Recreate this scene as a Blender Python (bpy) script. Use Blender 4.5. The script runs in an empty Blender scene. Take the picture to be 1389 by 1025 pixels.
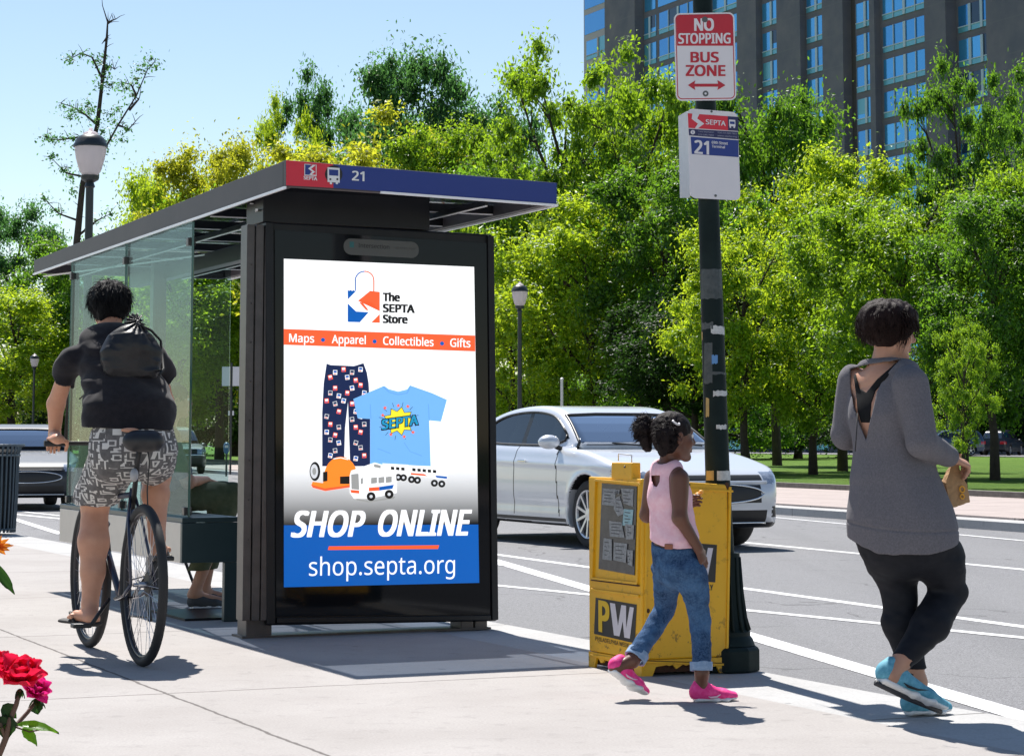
import bpy, bmesh, math, random
import numpy as np
from mathutils import Vector as V, Matrix
rad = math.radians
SC = bpy.context.scene
COL = SC.collection
random.seed(7)
# ------------------------------------------------------------------ camera
F = 3000.0; CX = 694.5; PITCH = rad(6.0); EYE = 1.10; YH = 598.0
YC = YH - F*math.tan(PITCH)
cd = bpy.data.cameras.new('camera'); cam = bpy.data.objects.new('camera', cd); COL.objects.link(cam)
cam.location = (0, 0, EYE); cam.rotation_euler = (math.pi/2+PITCH, 0, 0)
cd.sensor_width = 36.0; cd.lens = 36.0*F/1389.0
cd.shift_y = -(512.5-YC)/1389.0
cd.clip_start = 0.2; cd.clip_end = 3000
SC.camera = cam
def ray(x, y):
    a = (x-CX)/F; b = (YC-y)/F; s, c = math.sin(PITCH), math.cos(PITCH)
    return V((a, c-b*s, b*c+s))
def At(x, y, D):
    r = ray(x, y); return V((r.x*D/r.y, D, EYE+r.z*D/r.y))
def G(x, y, z=0.0):
    r = ray(x, y); t = (z-EYE)/r.z; return V((r.x*t, r.y*t, z))
def OnPlane(x, y, p, n):
    r = ray(x, y); o = V((0, 0, EYE)); t = (p-o).dot(n)/r.dot(n); return o+r*t
TH = math.atan(1349/F)
U = V((-math.sin(TH), math.cos(TH), 0)); W = V((math.cos(TH), math.sin(TH), 0)); Z = V((0, 0, 1))
# ------------------------------------------------------------------ materials
MATS = {}
def mat(name, col, rough=0.6, metal=0.0, spec=0.5, trans=0.0, emit=None, estr=1.0, coat=0.0, noise=None, bump=None, sheen=0.0, trl=0.0, alpha=1.0):
    """noise=(scale, amount, col2) mottles the colour, bump=(scale, strength, distance)"""
    if name in MATS: return MATS[name]
    m = bpy.data.materials.new(name); m.use_nodes = True; nt = m.node_tree; b = nt.nodes['Principled BSDF']
    c4 = (*col, 1.0)
    b.inputs['Base Color'].default_value = c4; b.inputs['Roughness'].default_value = rough
    b.inputs['Metallic'].default_value = metal; b.inputs['Specular IOR Level'].default_value = spec
    b.inputs['Transmission Weight'].default_value = trans; b.inputs['Coat Weight'].default_value = coat
    b.inputs['Sheen Weight'].default_value = sheen; b.inputs['Alpha'].default_value = alpha
    if emit: b.inputs['Emission Color'].default_value = (*emit, 1); b.inputs['Emission Strength'].default_value = estr
    if noise or bump:
        tc = nt.nodes.new('ShaderNodeTexCoord')
    if noise:
        n = nt.nodes.new('ShaderNodeTexNoise'); n.inputs['Scale'].default_value = noise[0]; n.inputs['Detail'].default_value = 6
        n.inputs['Roughness'].default_value = 0.65
        nt.links.new(tc.outputs['Object'], n.inputs['Vector'])
        r = nt.nodes.new('ShaderNodeMapRange'); r.inputs[1].default_value = 0.35; r.inputs[2].default_value = 0.68
        r.inputs[4].default_value = noise[1]
        nt.links.new(n.outputs['Fac'], r.inputs[0])
        mx = nt.nodes.new('ShaderNodeMix'); mx.data_type = 'RGBA'
        mx.inputs[6].default_value = c4; mx.inputs[7].default_value = (*noise[2], 1)
        nt.links.new(r.outputs[0], mx.inputs[0]); nt.links.new(mx.outputs[2], b.inputs['Base Color'])
    if bump:
        n2 = nt.nodes.new('ShaderNodeTexNoise'); n2.inputs['Scale'].default_value = bump[0]; n2.inputs['Detail'].default_value = 5
        nt.links.new(tc.outputs['Object'], n2.inputs['Vector'])
        bp = nt.nodes.new('ShaderNodeBump'); bp.inputs['Strength'].default_value = bump[1]; bp.inputs['Distance'].default_value = bump[2]
        nt.links.new(n2.outputs['Fac'], bp.inputs['Height']); nt.links.new(bp.outputs['Normal'], b.inputs['Normal'])
    MATS[name] = m
    return m
class NT:
    """tiny node helper"""
    def __init__(s, name):
        s.m = bpy.data.materials.new(name); s.m.use_nodes = True; s.t = s.m.node_tree; s.b = s.t.nodes['Principled BSDF']
        s.out = s.t.nodes['Material Output']; MATS[name] = s.m
    def n(s, typ, **kw):
        nd = s.t.nodes.new('ShaderNode'+typ)
        for k, v in kw.items():
            if k.startswith('i_'):
                key = k[2:]; key = int(key) if key.isdigit() else key.replace('_', ' ')
                if hasattr(v, 'is_linked') or isinstance(v, bpy.types.NodeSocket): s.t.links.new(v, nd.inputs[key])
                else: nd.inputs[key].default_value = v
            else: setattr(nd, k, v)
        return nd
    def math(s, op, a, b=0.0, c=None):
        nd = s.t.nodes.new('ShaderNodeMath'); nd.operation = op
        for i, v in enumerate((a, b, c)):
            if v is None: continue
            if isinstance(v, bpy.types.NodeSocket): s.t.links.new(v, nd.inputs[i])
            else: nd.inputs[i].default_value = v
        return nd.outputs[0]
    def mix(s, f, a, b):
        nd = s.t.nodes.new('ShaderNodeMix'); nd.data_type = 'RGBA'
        for i, v in ((0, f), (6, a), (7, b)):
            if isinstance(v, bpy.types.NodeSocket): s.t.links.new(v, nd.inputs[i])
            else: nd.inputs[i].default_value = v if i == 0 else (*v, 1)
        return nd.outputs[2]
    def rng(s, v, a, b, c=0.0, d=1.0):
        nd = s.t.nodes.new('ShaderNodeMapRange'); s.t.links.new(v, nd.inputs[0])
        for i, x in enumerate((a, b, c, d)): nd.inputs[i+1].default_value = x
        return nd.outputs[0]
    def link(s, a, b): s.t.links.new(a, b)
    def noise(s, vec, scale, detail=5, rough=0.6):
        nd = s.n('TexNoise'); nd.inputs['Scale'].default_value = scale; nd.inputs['Detail'].default_value = detail
        nd.inputs['Roughness'].default_value = rough; s.t.links.new(vec, nd.inputs['Vector']); return nd.outputs['Fac']
    def bump(s, h, st, dist):
        bp = s.n('Bump'); bp.inputs['Strength'].default_value = st; bp.inputs['Distance'].default_value = dist
        s.t.links.new(h, bp.inputs['Height']); s.t.links.new(bp.outputs[0], s.b.inputs['Normal'])
    def set(s, **kw):
        for k, v in kw.items():
            k = k.replace('_', ' ')
            if isinstance(v, bpy.types.NodeSocket): s.t.links.new(v, s.b.inputs[k])
            else: s.b.inputs[k].default_value = (*v, 1) if isinstance(v, tuple) and len(v) == 3 and 'Color' in k else v
# ------------------------------------------------------------------ geometry
ORGS = {}
class MB:
    def __init__(s): s.v = []; s.f = []; s.m = []
    def add(s, vs, fs, mi=0):
        o = len(s.v); s.v += [V(p) for p in vs]; s.f += [tuple(i+o for i in f) for f in fs]; s.m += [mi]*len(fs); return s
    def box(s, c, size, R=None, mi=0):
        c = V(c); hx, hy, hz = size[0]/2, size[1]/2, size[2]/2
        ps = [V((x, y, z)) for x in (-hx, hx) for y in (-hy, hy) for z in (-hz, hz)]
        if R is not None: ps = [R @ p for p in ps]
        return s.add([c+p for p in ps], [(0, 1, 3, 2), (4, 6, 7, 5), (0, 4, 5, 1), (2, 3, 7, 6), (0, 2, 6, 4), (1, 5, 7, 3)], mi)
    def beam(s, a, b, w, h, up=Z, mi=0):
        """box bar from a to b, width w across, height h along up"""
        a, b = V(a), V(b); d = (b-a).normalized(); sd = d.cross(V(up))
        if sd.length < 1e-5: sd = d.cross(V((0, 1, 0)))
        sd.normalize(); u = sd.cross(d).normalized()
        R = Matrix((sd, d, u)).transposed()
        return s.box((a+b)/2, (w, (b-a).length, h), R, mi)
    def tube(s, pts, rs, n=10, cap=True, mi=0, flat=None):
        pts = [V(p) for p in pts]
        if not hasattr(rs, '__len__'): rs = [rs]*len(pts)
        vs = []; pu = None
        for i, p in enumerate(pts):
            d = (pts[min(i+1, len(pts)-1)]-pts[max(i-1, 0)])
            if d.length < 1e-9: d = V((0, 0, 1))
            d.normalize()
            if pu is None: pu = d.cross(V((0, 0, 1)) if abs(d.z) < 0.9 else V((1, 0, 0))).normalized()
            pu = (pu - d*pu.dot(d)).normalized(); pv = d.cross(pu)
            for k in range(n):
                a = 2*math.pi*k/n; vs.append(p+pu*(math.cos(a)*rs[i])+pv*(math.sin(a)*rs[i]))
        fs = []
        for i in range(len(pts)-1):
            for k in range(n): fs.append((i*n+k, i*n+(k+1) % n, (i+1)*n+(k+1) % n, (i+1)*n+k))
        if cap: fs.append(tuple(range(n-1, -1, -1))); fs.append(tuple((len(pts)-1)*n+k for k in range(n)))
        return s.add(vs, fs, mi)
    def lathe(s, c, prof, n=24, axis=Z, mi=0, cap=True):
        c = V(c); pts = [c+V(axis).normalized()*h for r, h in prof]; ax = V(axis).normalized()
        pu = ax.cross(V((0, 0, 1)) if abs(ax.z) < 0.9 else V((1, 0, 0))).normalized(); pv = ax.cross(pu); vs = []
        for (r, h), p in zip(prof, pts):
            for k in range(n):
                a = 2*math.pi*k/n; vs.append(p+pu*(math.cos(a)*r)+pv*(math.sin(a)*r))
        fs = [(i*n+k, i*n+(k+1) % n, (i+1)*n+(k+1) % n, (i+1)*n+k) for i in range(len(prof)-1) for k in range(n)]
        if cap: fs.append(tuple(range(n-1, -1, -1))); fs.append(tuple((len(prof)-1)*n+k for k in range(n)))
        return s.add(vs, fs, mi)
    def prism(s, poly, d, mi=0):
        """polygon of world points extruded by vector d"""
        n = len(poly); d = V(d); vs = [V(p) for p in poly]+[V(p)+d for p in poly]
        fs = [tuple(range(n-1, -1, -1)), tuple(range(n, 2*n))]+[(i, (i+1) % n, n+(i+1) % n, n+i) for i in range(n)]
        return s.add(vs, fs, mi)
    def poly(s, pts, mi=0): return s.add(pts, [tuple(range(len(pts)))], mi)
    def ell(s, c, r, R=None, n=14, m=9, mi=0):
        c = V(c); vs = []; fs = []
        if not hasattr(r, '__len__'): r = (r, r, r)
        for j in range(m+1):
            t = math.pi*j/m
            for k in range(n):
                a = 2*math.pi*k/n; p = V((r[0]*math.sin(t)*math.cos(a), r[1]*math.sin(t)*math.sin(a), r[2]*math.cos(t)))
                vs.append(c+(R @ p if R is not None else p))
        for j in range(m):
            for k in range(n): fs.append((j*n+k, (j+1)*n+k, (j+1)*n+(k+1) % n, j*n+(k+1) % n))
        return s.add(vs, fs, mi)
    def torus(s, c, R, r, axis, n=48, m=10, mi=0, sc=1.0):
        c = V(c); ax = V(axis).normalized(); pu = ax.cross(Z if abs(ax.z) < .9 else V((1, 0, 0))).normalized(); pv = ax.cross(pu)
        vs = []; fs = []
        for i in range(n):
            a = 2*math.pi*i/n; d = pu*math.cos(a)+pv*math.sin(a)
            for j in range(m):
                b = 2*math.pi*j/m; vs.append(c+d*(R+r*math.cos(b))+ax*(r*sc*math.sin(b)))
        for i in range(n):
            for j in range(m): fs.append((i*m+j, ((i+1) % n)*m+j, ((i+1) % n)*m+(j+1) % m, i*m+(j+1) % m))
        return s.add(vs, fs, mi)
    def build(s, name, mats, parent=None, smooth=False, bevel=0.0, seg=2, sub=0, org=None, weld=True):
        me = bpy.data.meshes.new(name)
        if org is None: org = V((0, 0, 0)) if parent is None else ORGS.get(parent.name, V((0, 0, 0)))
        me.from_pydata([tuple(p-org) for p in s.v], [], s.f)
        if not isinstance(mats, (list, tuple)): mats = [mats]
        for m in mats: me.materials.append(m)
        me.polygons.foreach_set('material_index', s.m)
        bm = bmesh.new(); bm.from_mesh(me)
        if weld: bmesh.ops.remove_doubles(bm, verts=bm.verts, dist=1e-5)
        bmesh.ops.recalc_face_normals(bm, faces=bm.faces)
        bm.to_mesh(me); bm.free()
        if smooth: me.polygons.foreach_set('use_smooth', [True]*len(me.polygons)); 
        o = bpy.data.objects.new(name, me); COL.objects.link(o); ORGS[o.name] = V(org)
        if parent is not None: o.parent = parent
        elif org.length: o.location = org
        if bevel:
            md = o.modifiers.new('bevel', 'BEVEL'); md.width = bevel; md.segments = seg; md.limit_method = 'ANGLE'; md.angle_limit = rad(35)
            if smooth:
                pass
        if sub: md = o.modifiers.new('sub', 'SUBSURF'); md.levels = sub; md.render_levels = sub
        if smooth == 'auto':
            try: me.set_sharp_from_angle(angle=rad(38))
            except Exception: pass
        return o
def props(o, label=None, cat=None, group=None, kind=None):
    if label: o['label'] = label
    if cat: o['category'] = cat
    if group: o['group'] = group
    if kind: o['kind'] = kind
    return o
def thing(name, label, cat, loc=(0, 0, 0), group=None):
    """Empty at the base; parts are given in world coordinates and stored relative to it"""
    o = bpy.data.objects.new(name, None); COL.objects.link(o); o.location = loc; o.empty_display_size = 0.2
    ORGS[o.name] = V(loc); props(o, label, cat, group); return o
def children(o): return [c for c in bpy.data.objects if c.parent == o]
def dup(o, loc, rz=0.0, label=None, group=None, scale=None):
    KIDS = {}
    for c in bpy.data.objects:
        if c.parent: KIDS.setdefault(c.parent.name, []).append(c)
    def rec(src, par):
        c = src.copy(); COL.objects.link(c)
        if par is not None: c.parent = par
        for ch in KIDS.get(src.name, []): rec(ch, c)
        return c
    r = rec(o, None); r.location = loc; r.rotation_euler = (0, 0, rz)
    if label: r['label'] = label
    if group: r['group'] = group
    if scale: r.scale = scale if hasattr(scale, '__len__') else (scale,)*3
    return r
def struct(name, mb, m, **k):
    o = mb.build(name, m, **k); o['kind'] = 'structure'; return o
# ------------------------------------------------------------------ text and flat artwork
_TX = {}
FONT = None
try: FONT = bpy.data.fonts.load(bpy.utils.system_resource('DATAFILES')+'/fonts/NotoSansHebrew-Regular.woff2')   # sans face shipped with Blender itself
except Exception: FONT = None
def text_raw(s, bold=0.0):
    key = (s, bold)
    if key in _TX: return _TX[key]
    cu = bpy.data.curves.new('t', 'FONT')
    if FONT: cu.font = FONT; cu.body = s; cu.size = 1.0; cu.offset = bold; cu.resolution_u = 4
    ob = bpy.data.objects.new('t', cu); COL.objects.link(ob)
    dg = bpy.context.evaluated_depsgraph_get(); dg.update(); ev = ob.evaluated_get(dg); me = ev.to_mesh()
    vs = [(v.co.x, v.co.y) for v in me.vertices]; fs = [tuple(p.vertices) for p in me.polygons]
    ev.to_mesh_clear(); bpy.data.objects.remove(ob); bpy.data.curves.remove(cu)
    _TX[key] = (vs, fs); return vs, fs
def text(mb, s, a, b, cap, n, bold=0.0, shear=0.0, mi=0, up=Z):
    """bold = stroke growth as a fraction of the cap height, made by overlaid shifted copies"""
    if bold:
        a, b, n = V(a), V(b), V(n); r = (b-a).normalized(); g = bold*cap
        for i, (dx, dy) in enumerate(((-1, -1), (-.5, 0), (0, -.8), (.5, 0), (1, -1), (-1, 1), (0, .8), (1, 1), (-1, 0), (1, 0))):
            o = r*(dx*g)+V(up)*(dy*g*.5)+n*(0.00003*i); text(mb, s, a+r*g+o, b-r*g+o, cap, n, 0.0, shear, mi, up)
        return
    """write s from world point a to b (baseline), cap height in metres, n = facing normal; lies on the plane"""
    vs, fs = text_raw(s, bold); xs = [p[0] for p in vs]; x0, x1 = min(xs), max(xs)
    ch, _ = text_raw('H', bold); c0 = max(p[1] for p in ch)-min(p[1] for p in ch); b0 = min(p[1] for p in ch)
    a, b = V(a), V(b); up = V(up); pts = []
    for x, y in vs:
        yy = (y-b0)/c0*cap; pts.append(a+(b-a)*((x-x0)/(x1-x0))+up*yy+(b-a).normalized()*(shear*yy))
    mb.add(pts, fs, mi)
def rrect(x0, y0, x1, y1, r, n=5):
    P = []
    for cx, cy, a0 in ((x1-r, y0+r, -90), (x1-r, y1-r, 0), (x0+r, y1-r, 90), (x0+r, y0+r, 180)):
        for i in range(n+1):
            a = rad(a0+90*i/n); P.append((cx+r*math.cos(a), cy+r*math.sin(a)))
    return P
def circ(x, y, r, n=18, ry=None): return [(x+r*math.cos(2*math.pi*i/n), y+(ry or r)*math.sin(2*math.pi*i/n)) for i in range(n)]
class Art:
    """flat artwork laid on a real plane; photo pixels are turned into points of that plane"""
    def __init__(s, p, n, parent, step=0.0012): s.p = V(p); s.n = V(n).normalized(); s.parent = parent; s.step = step; s.L = 1
    def P(s, x, y, L=None): 
        L = s.L if L is None else L
        return OnPlane(x, y, s.p, s.n) + s.n*(s.step*L)
    def poly(s, mb, pts, L=None, mi=0): mb.poly([s.P(x, y, L) for x, y in pts], mi)
    def line(s, mb, pts, w, L=None, mi=0):
        for (x0, y0), (x1, y1) in zip(pts, pts[1:]):
            d = math.hypot(x1-x0, y1-y0) or 1; nx, ny = -(y1-y0)/d*w/2, (x1-x0)/d*w/2
            s.poly(mb, [(x0+nx, y0+ny), (x1+nx, y1+ny), (x1-nx, y1-ny), (x0-nx, y0-ny)], L, mi)
    def text(s, mb, t, x0, y0, x1, y1, cap, L=None, bold=0.0, shear=0.0, mi=0):
        a = s.P(x0, y0, L); b = s.P(x1, y1, L); c = s.P(x0, y0-cap, L)
        text(mb, t, a, b, (c-a).length, s.n, bold, shear, mi)
# ------------------------------------------------------------------ implicit surfaces -> one continuous mesh
def na(v): return np.array([float(c) for c in v], dtype=np.float32)
def smin(a, b, k):
    if k <= 0: return np.minimum(a, b)
    h = np.clip(0.5+0.5*(b-a)/k, 0, 1); return b+(a-b)*h-k*h*(1-h)
def smax(a, b, k): return -smin(-a, -b, k)
def d_cone(P, a, b, ra, rb, side=None):
    a, b = na(a), na(b); ab = b-a; L2 = max(float(ab @ ab), 1e-12); q = P-a
    t = np.clip((q @ ab)/L2, 0, 1); q = q-t[:, None]*ab
    if side is None: return np.sqrt((q*q).sum(1))-(ra+(rb-ra)*t)
    ax = ab/math.sqrt(L2); s = na(side); s = s-ax*(s @ ax); s /= np.linalg.norm(s); f = np.cross(ax, s)
    rs = ra[0]+(rb[0]-ra[0])*t; rf = ra[1]+(rb[1]-ra[1])*t; rm = np.minimum(rs, rf)
    k = np.sqrt(((q @ s)/rs)**2+((q @ f)/rf)**2+((q @ ax)/rm)**2); return (k-1)*rm
def d_ell(P, c, r, R=None):
    q = P-na(c)
    if R is not None: q = q @ np.array(R, dtype=np.float32)
    r = np.array(r, dtype=np.float32); k0 = np.sqrt(((q/r)**2).sum(1)); k1 = np.sqrt(((q/(r*r))**2).sum(1))
    return np.where(k1 > 1e-9, k0*(k0-1)/np.maximum(k1, 1e-9), -r.min())
def d_box(P, c, h, R=None, rd=0.0):
    q = P-na(c)
    if R is not None: q = q @ np.array(R, dtype=np.float32)
    q = np.abs(q)-(np.array(h, dtype=np.float32)-rd)
    return np.sqrt((np.maximum(q, 0)**2).sum(1))+np.minimum(q.max(1), 0)-rd
def d_plane(P, p, n):
    n = na(V(n).normalized()); return (P-na(p)) @ n
def frame(f, up=Z):
    """columns: side (right), forward, up"""
    f = V(f).normalized(); s = f.cross(V(up)).normalized(); u = s.cross(f).normalized()
    return Matrix((s, f, u)).transposed()
def vnoise(P, sc, seed=0):
    """cheap smooth value noise in -1..1"""
    q = P*np.array(sc, dtype=np.float32)+seed*17.3; i = np.floor(q).astype(np.int64); f = q-i; f = f*f*(3-2*f)
    def h(x, y, z):
        n = (x*374761393+y*668265263+z*2147483647+seed*144269) & 0x7fffffff; n = ((n ^ (n >> 13))*1274126177) & 0x7fffffff
        return ((n ^ (n >> 16)) & 0xffff)/32767.5-1
    x, y, z = i[:, 0], i[:, 1], i[:, 2]; o = 0
    for dx in (0, 1):
        for dy in (0, 1):
            for dz in (0, 1):
                o = o+h(x+dx, y+dy, z+dz)*(f[:, 0] if dx else 1-f[:, 0])*(f[:, 1] if dy else 1-f[:, 1])*(f[:, 2] if dz else 1-f[:, 2])
    return o.astype(np.float32)
def net(f, lo, hi, h, newton=1):
    """sparse surface nets: returns vertices and quads of f = 0"""
    lo = na(lo); hi = na(hi); n = np.ceil((hi-lo)/h).astype(int)+2; B = 6; nb = (n+B-1)//B; n = nb*B+1
    val = np.empty(tuple(n), np.float32)
    I = np.stack(np.meshgrid(*[np.arange(x) for x in nb], indexing='ij'), -1).reshape(-1, 3)
    c = lo+(I*B+B/2)*h; d = f(c.astype(np.float32))
    big = np.where(d < 0, -1.0, 1.0).reshape(tuple(nb)); val[:-1, :-1, :-1] = np.repeat(np.repeat(np.repeat(big, B, 0), B, 1), B, 2); val[-1] = 1; val[:, -1] = 1; val[:, :, -1] = 1
    act = I[np.abs(d) < B*h*0.87*1.35+2*h]
    loc = np.stack(np.meshgrid(*[np.arange(B+1)]*3, indexing='ij'), -1).reshape(-1, 3)
    for s in range(0, len(act), 3000):
        g = (act[s:s+3000, None, :]*B+loc[None]).reshape(-1, 3); val[g[:, 0], g[:, 1], g[:, 2]] = f((lo+g*h).astype(np.float32))
    ins = val < 0
    c8 = [ins[dx:n[0]-1+dx, dy:n[1]-1+dy, dz:n[2]-1+dz] for dx in (0, 1) for dy in (0, 1) for dz in (0, 1)]
    s_ = sum(x.astype(np.int8) for x in c8); C = np.argwhere((s_ > 0) & (s_ < 8))
    idx = -np.ones(tuple(n-1), np.int64); idx[C[:, 0], C[:, 1], C[:, 2]] = np.arange(len(C))
    acc = np.zeros((len(C), 3)); cnt = np.zeros(len(C))
    for ax in range(3):
        o1, o2 = [a for a in range(3) if a != ax]
        for i in (0, 1):
            for j in (0, 1):
                p0 = C.copy(); p0[:, o1] += i; p0[:, o2] += j; p1 = p0.copy(); p1[:, ax] += 1
                a = val[p0[:, 0], p0[:, 1], p0[:, 2]]; b = val[p1[:, 0], p1[:, 1], p1[:, 2]]; m = (a < 0) != (b < 0)
                t = np.where(m, a/np.where(m, a-b, 1), 0); q = p0.astype(float); q[:, ax] += t; acc[m] += q[m]; cnt[m] += 1
    vt = lo+acc/cnt[:, None]*h
    Q = []
    for ax in range(3):
        o1, o2 = [(1, 2), (2, 0), (0, 1)][ax]
        sl0 = [slice(None)]*3; sl1 = [slice(None)]*3; sl0[ax] = slice(0, -1); sl1[ax] = slice(1, None)
        A, Bv = ins[tuple(sl0)], ins[tuple(sl1)]; E = np.argwhere(A != Bv)
        E = E[(E[:, o1] > 0) & (E[:, o2] > 0) & (E[:, o1] < n[o1]-1) & (E[:, o2] < n[o2]-1)]
        a_in = A[E[:, 0], E[:, 1], E[:, 2]]; k = []
        for i, j in ((0, 0), (1, 0), (1, 1), (0, 1)):
            e = E.copy(); e[:, o1] -= i; e[:, o2] -= j; k.append(idx[e[:, 0], e[:, 1], e[:, 2]])
        k = np.stack(k, 1); k = np.where(a_in[:, None], k, k[:, ::-1]); Q.append(k)
    Q = np.concatenate(Q); Q = Q[(Q >= 0).all(1)]
    vt = vt.astype(np.float32)
    for _ in range(newton):
        e = h*0.3; d = f(vt); gr = np.stack([f(vt+na([e if a == b else 0 for b in range(3)]))-d for a in range(3)], 1)/e
        gl = np.maximum((gr*gr).sum(1), 0.05); vt = vt-np.clip(d/gl, -h*.6, h*.6)[:, None]*gr
    return vt, Q
def np_mesh(name, vt, Q, mats, parent=None, mi=None, smooth=True, org=None):
    if org is None: org = V((0, 0, 0)) if parent is None else ORGS.get(parent.name, V((0, 0, 0)))
    me = bpy.data.meshes.new(name); used = np.unique(Q); rem = -np.ones(len(vt), np.int64); rem[used] = np.arange(len(used))
    v = (vt[used]-na(org)).astype(np.float32); q = rem[Q]
    me.vertices.add(len(v)); me.vertices.foreach_set('co', v.ravel()); me.loops.add(q.size); me.loops.foreach_set('vertex_index', q.ravel().astype(np.int32))
    me.polygons.add(len(q)); me.polygons.foreach_set('loop_start', (np.arange(len(q))*4).astype(np.int32)); me.update(calc_edges=True)
    if not isinstance(mats, (list, tuple)): mats = [mats]
    for m in mats: me.materials.append(m)
    if mi is not None: me.polygons.foreach_set('material_index', mi.astype(np.int32))
    me.polygons.foreach_set('use_smooth', [smooth]*len(q)); me.validate(); 
    o = bpy.data.objects.new(name, me); COL.objects.link(o); ORGS[o.name] = V(org)
    if parent is not None: o.parent = parent
    elif V(org).length: o.location = org
    return o
class Sdf:
    """ordered list of blended solids"""
    def __init__(s, k=0.02): s.k = k; s.L = []
    def cone(s, a, b, ra, rb, side=None, k=None, op='add'): s.L.append((op, s.k if k is None else k, lambda P: d_cone(P, a, b, ra, rb, side))); s._b(a, ra); s._b(b, rb); return s
    def chain(s, pts, rs, side=None, k=None):
        for i in range(len(pts)-1): s.cone(pts[i], pts[i+1], rs[i], rs[i+1], side, k)
        return s
    def ell(s, c, r, R=None, k=None, op='add'): s.L.append((op, s.k if k is None else k, lambda P: d_ell(P, c, r, R))); s._b(c, max(r)); return s
    def box(s, c, h, R=None, rd=0.0, k=None, op='add'): s.L.append((op, s.k if k is None else k, lambda P: d_box(P, c, h, R, rd))); s._b(c, max(h)*1.75); return s
    def cut(s, p, n, k=0.004):   # keep the side opposite to n
        s.L.append(('int', k, lambda P: d_plane(P, p, n))); return s
    def fn(s, g, op='add', k=0.0): s.L.append((op, k, g)); return s
    def disp(s, g): s.L.append(('disp', 0, g)); return s
    def _b(s, p, r):
        r = max(r) if hasattr(r, '__len__') else r; p = na(p)
        if not hasattr(s, 'lo'): s.lo = p-r; s.hi = p+r
        s.lo = np.minimum(s.lo, p-r); s.hi = np.maximum(s.hi, p+r)
    def __call__(s, P):
        d = None
        for op, k, g in s.L:
            x = g(P)
            if d is None: d = x
            elif op == 'add': d = smin(d, x, k)
            elif op == 'sub': d = smax(d, -x, k)
            elif op == 'int': d = smax(d, x, k)
            elif op == 'disp': d = d+x
        return d
    def mesh(s, name, h, mats, parent=None, mif=None, pad=0.03, newton=1):
        vt, Q = net(s, s.lo-pad, s.hi+pad, h, newton); mi = None
        if mif is not None: mi = mif(vt[Q].mean(1))
        return np_mesh(name, vt, Q, mats, parent, mi)
# ------------------------------------------------------------------ world and light
SUN_EL = rad(58); SUN_AZ = V((-0.31, 0.95, 0)).normalized()
sd = SUN_AZ*math.cos(SUN_EL)+Z*math.sin(SUN_EL)
wd = bpy.data.worlds.new("World"); SC.world = wd; wd.use_nodes = True
sky = wd.node_tree.nodes.new('ShaderNodeTexSky'); sky.sky_type = 'NISHITA'; sky.sun_disc = False
sky.sun_elevation = SUN_EL; sky.sun_rotation = math.atan2(SUN_AZ.x, SUN_AZ.y)
sky.air_density = 1.0; sky.dust_density = 0.0; sky.ozone_density = 1.1; sky.altitude = 0
bg = wd.node_tree.nodes['Background']; 
tint = wd.node_tree.nodes.new('ShaderNodeMix'); tint.data_type = 'RGBA'; tint.blend_type = 'MULTIPLY'; tint.inputs[0].default_value = 1.0; tint.inputs[7].default_value = (1.07, 1.02, .98, 1)
wd.node_tree.links.new(sky.outputs[0], tint.inputs[6]); wd.node_tree.links.new(tint.outputs[2], bg.inputs[0]); bg.inputs[1].default_value = 0.082
sl = bpy.data.lights.new('sun', 'SUN'); so = bpy.data.objects.new('sun', sl); COL.objects.link(so)
sl.energy = 5.0; sl.angle = rad(0.5); sl.color = (1.0, 0.96, 0.9); so.location = (-10, 30, 50)
so.rotation_euler = sd.to_track_quat('Z', 'Y').to_euler()
SC.view_settings.view_transform = 'Standard'; SC.view_settings.look = 'None'; SC.view_settings.exposure = 0.70; SC.view_settings.gamma = 1
SC.cycles.max_bounces = 10; SC.cycles.transparent_max_bounces = 24
SC.cycles.use_denoising = True
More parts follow.
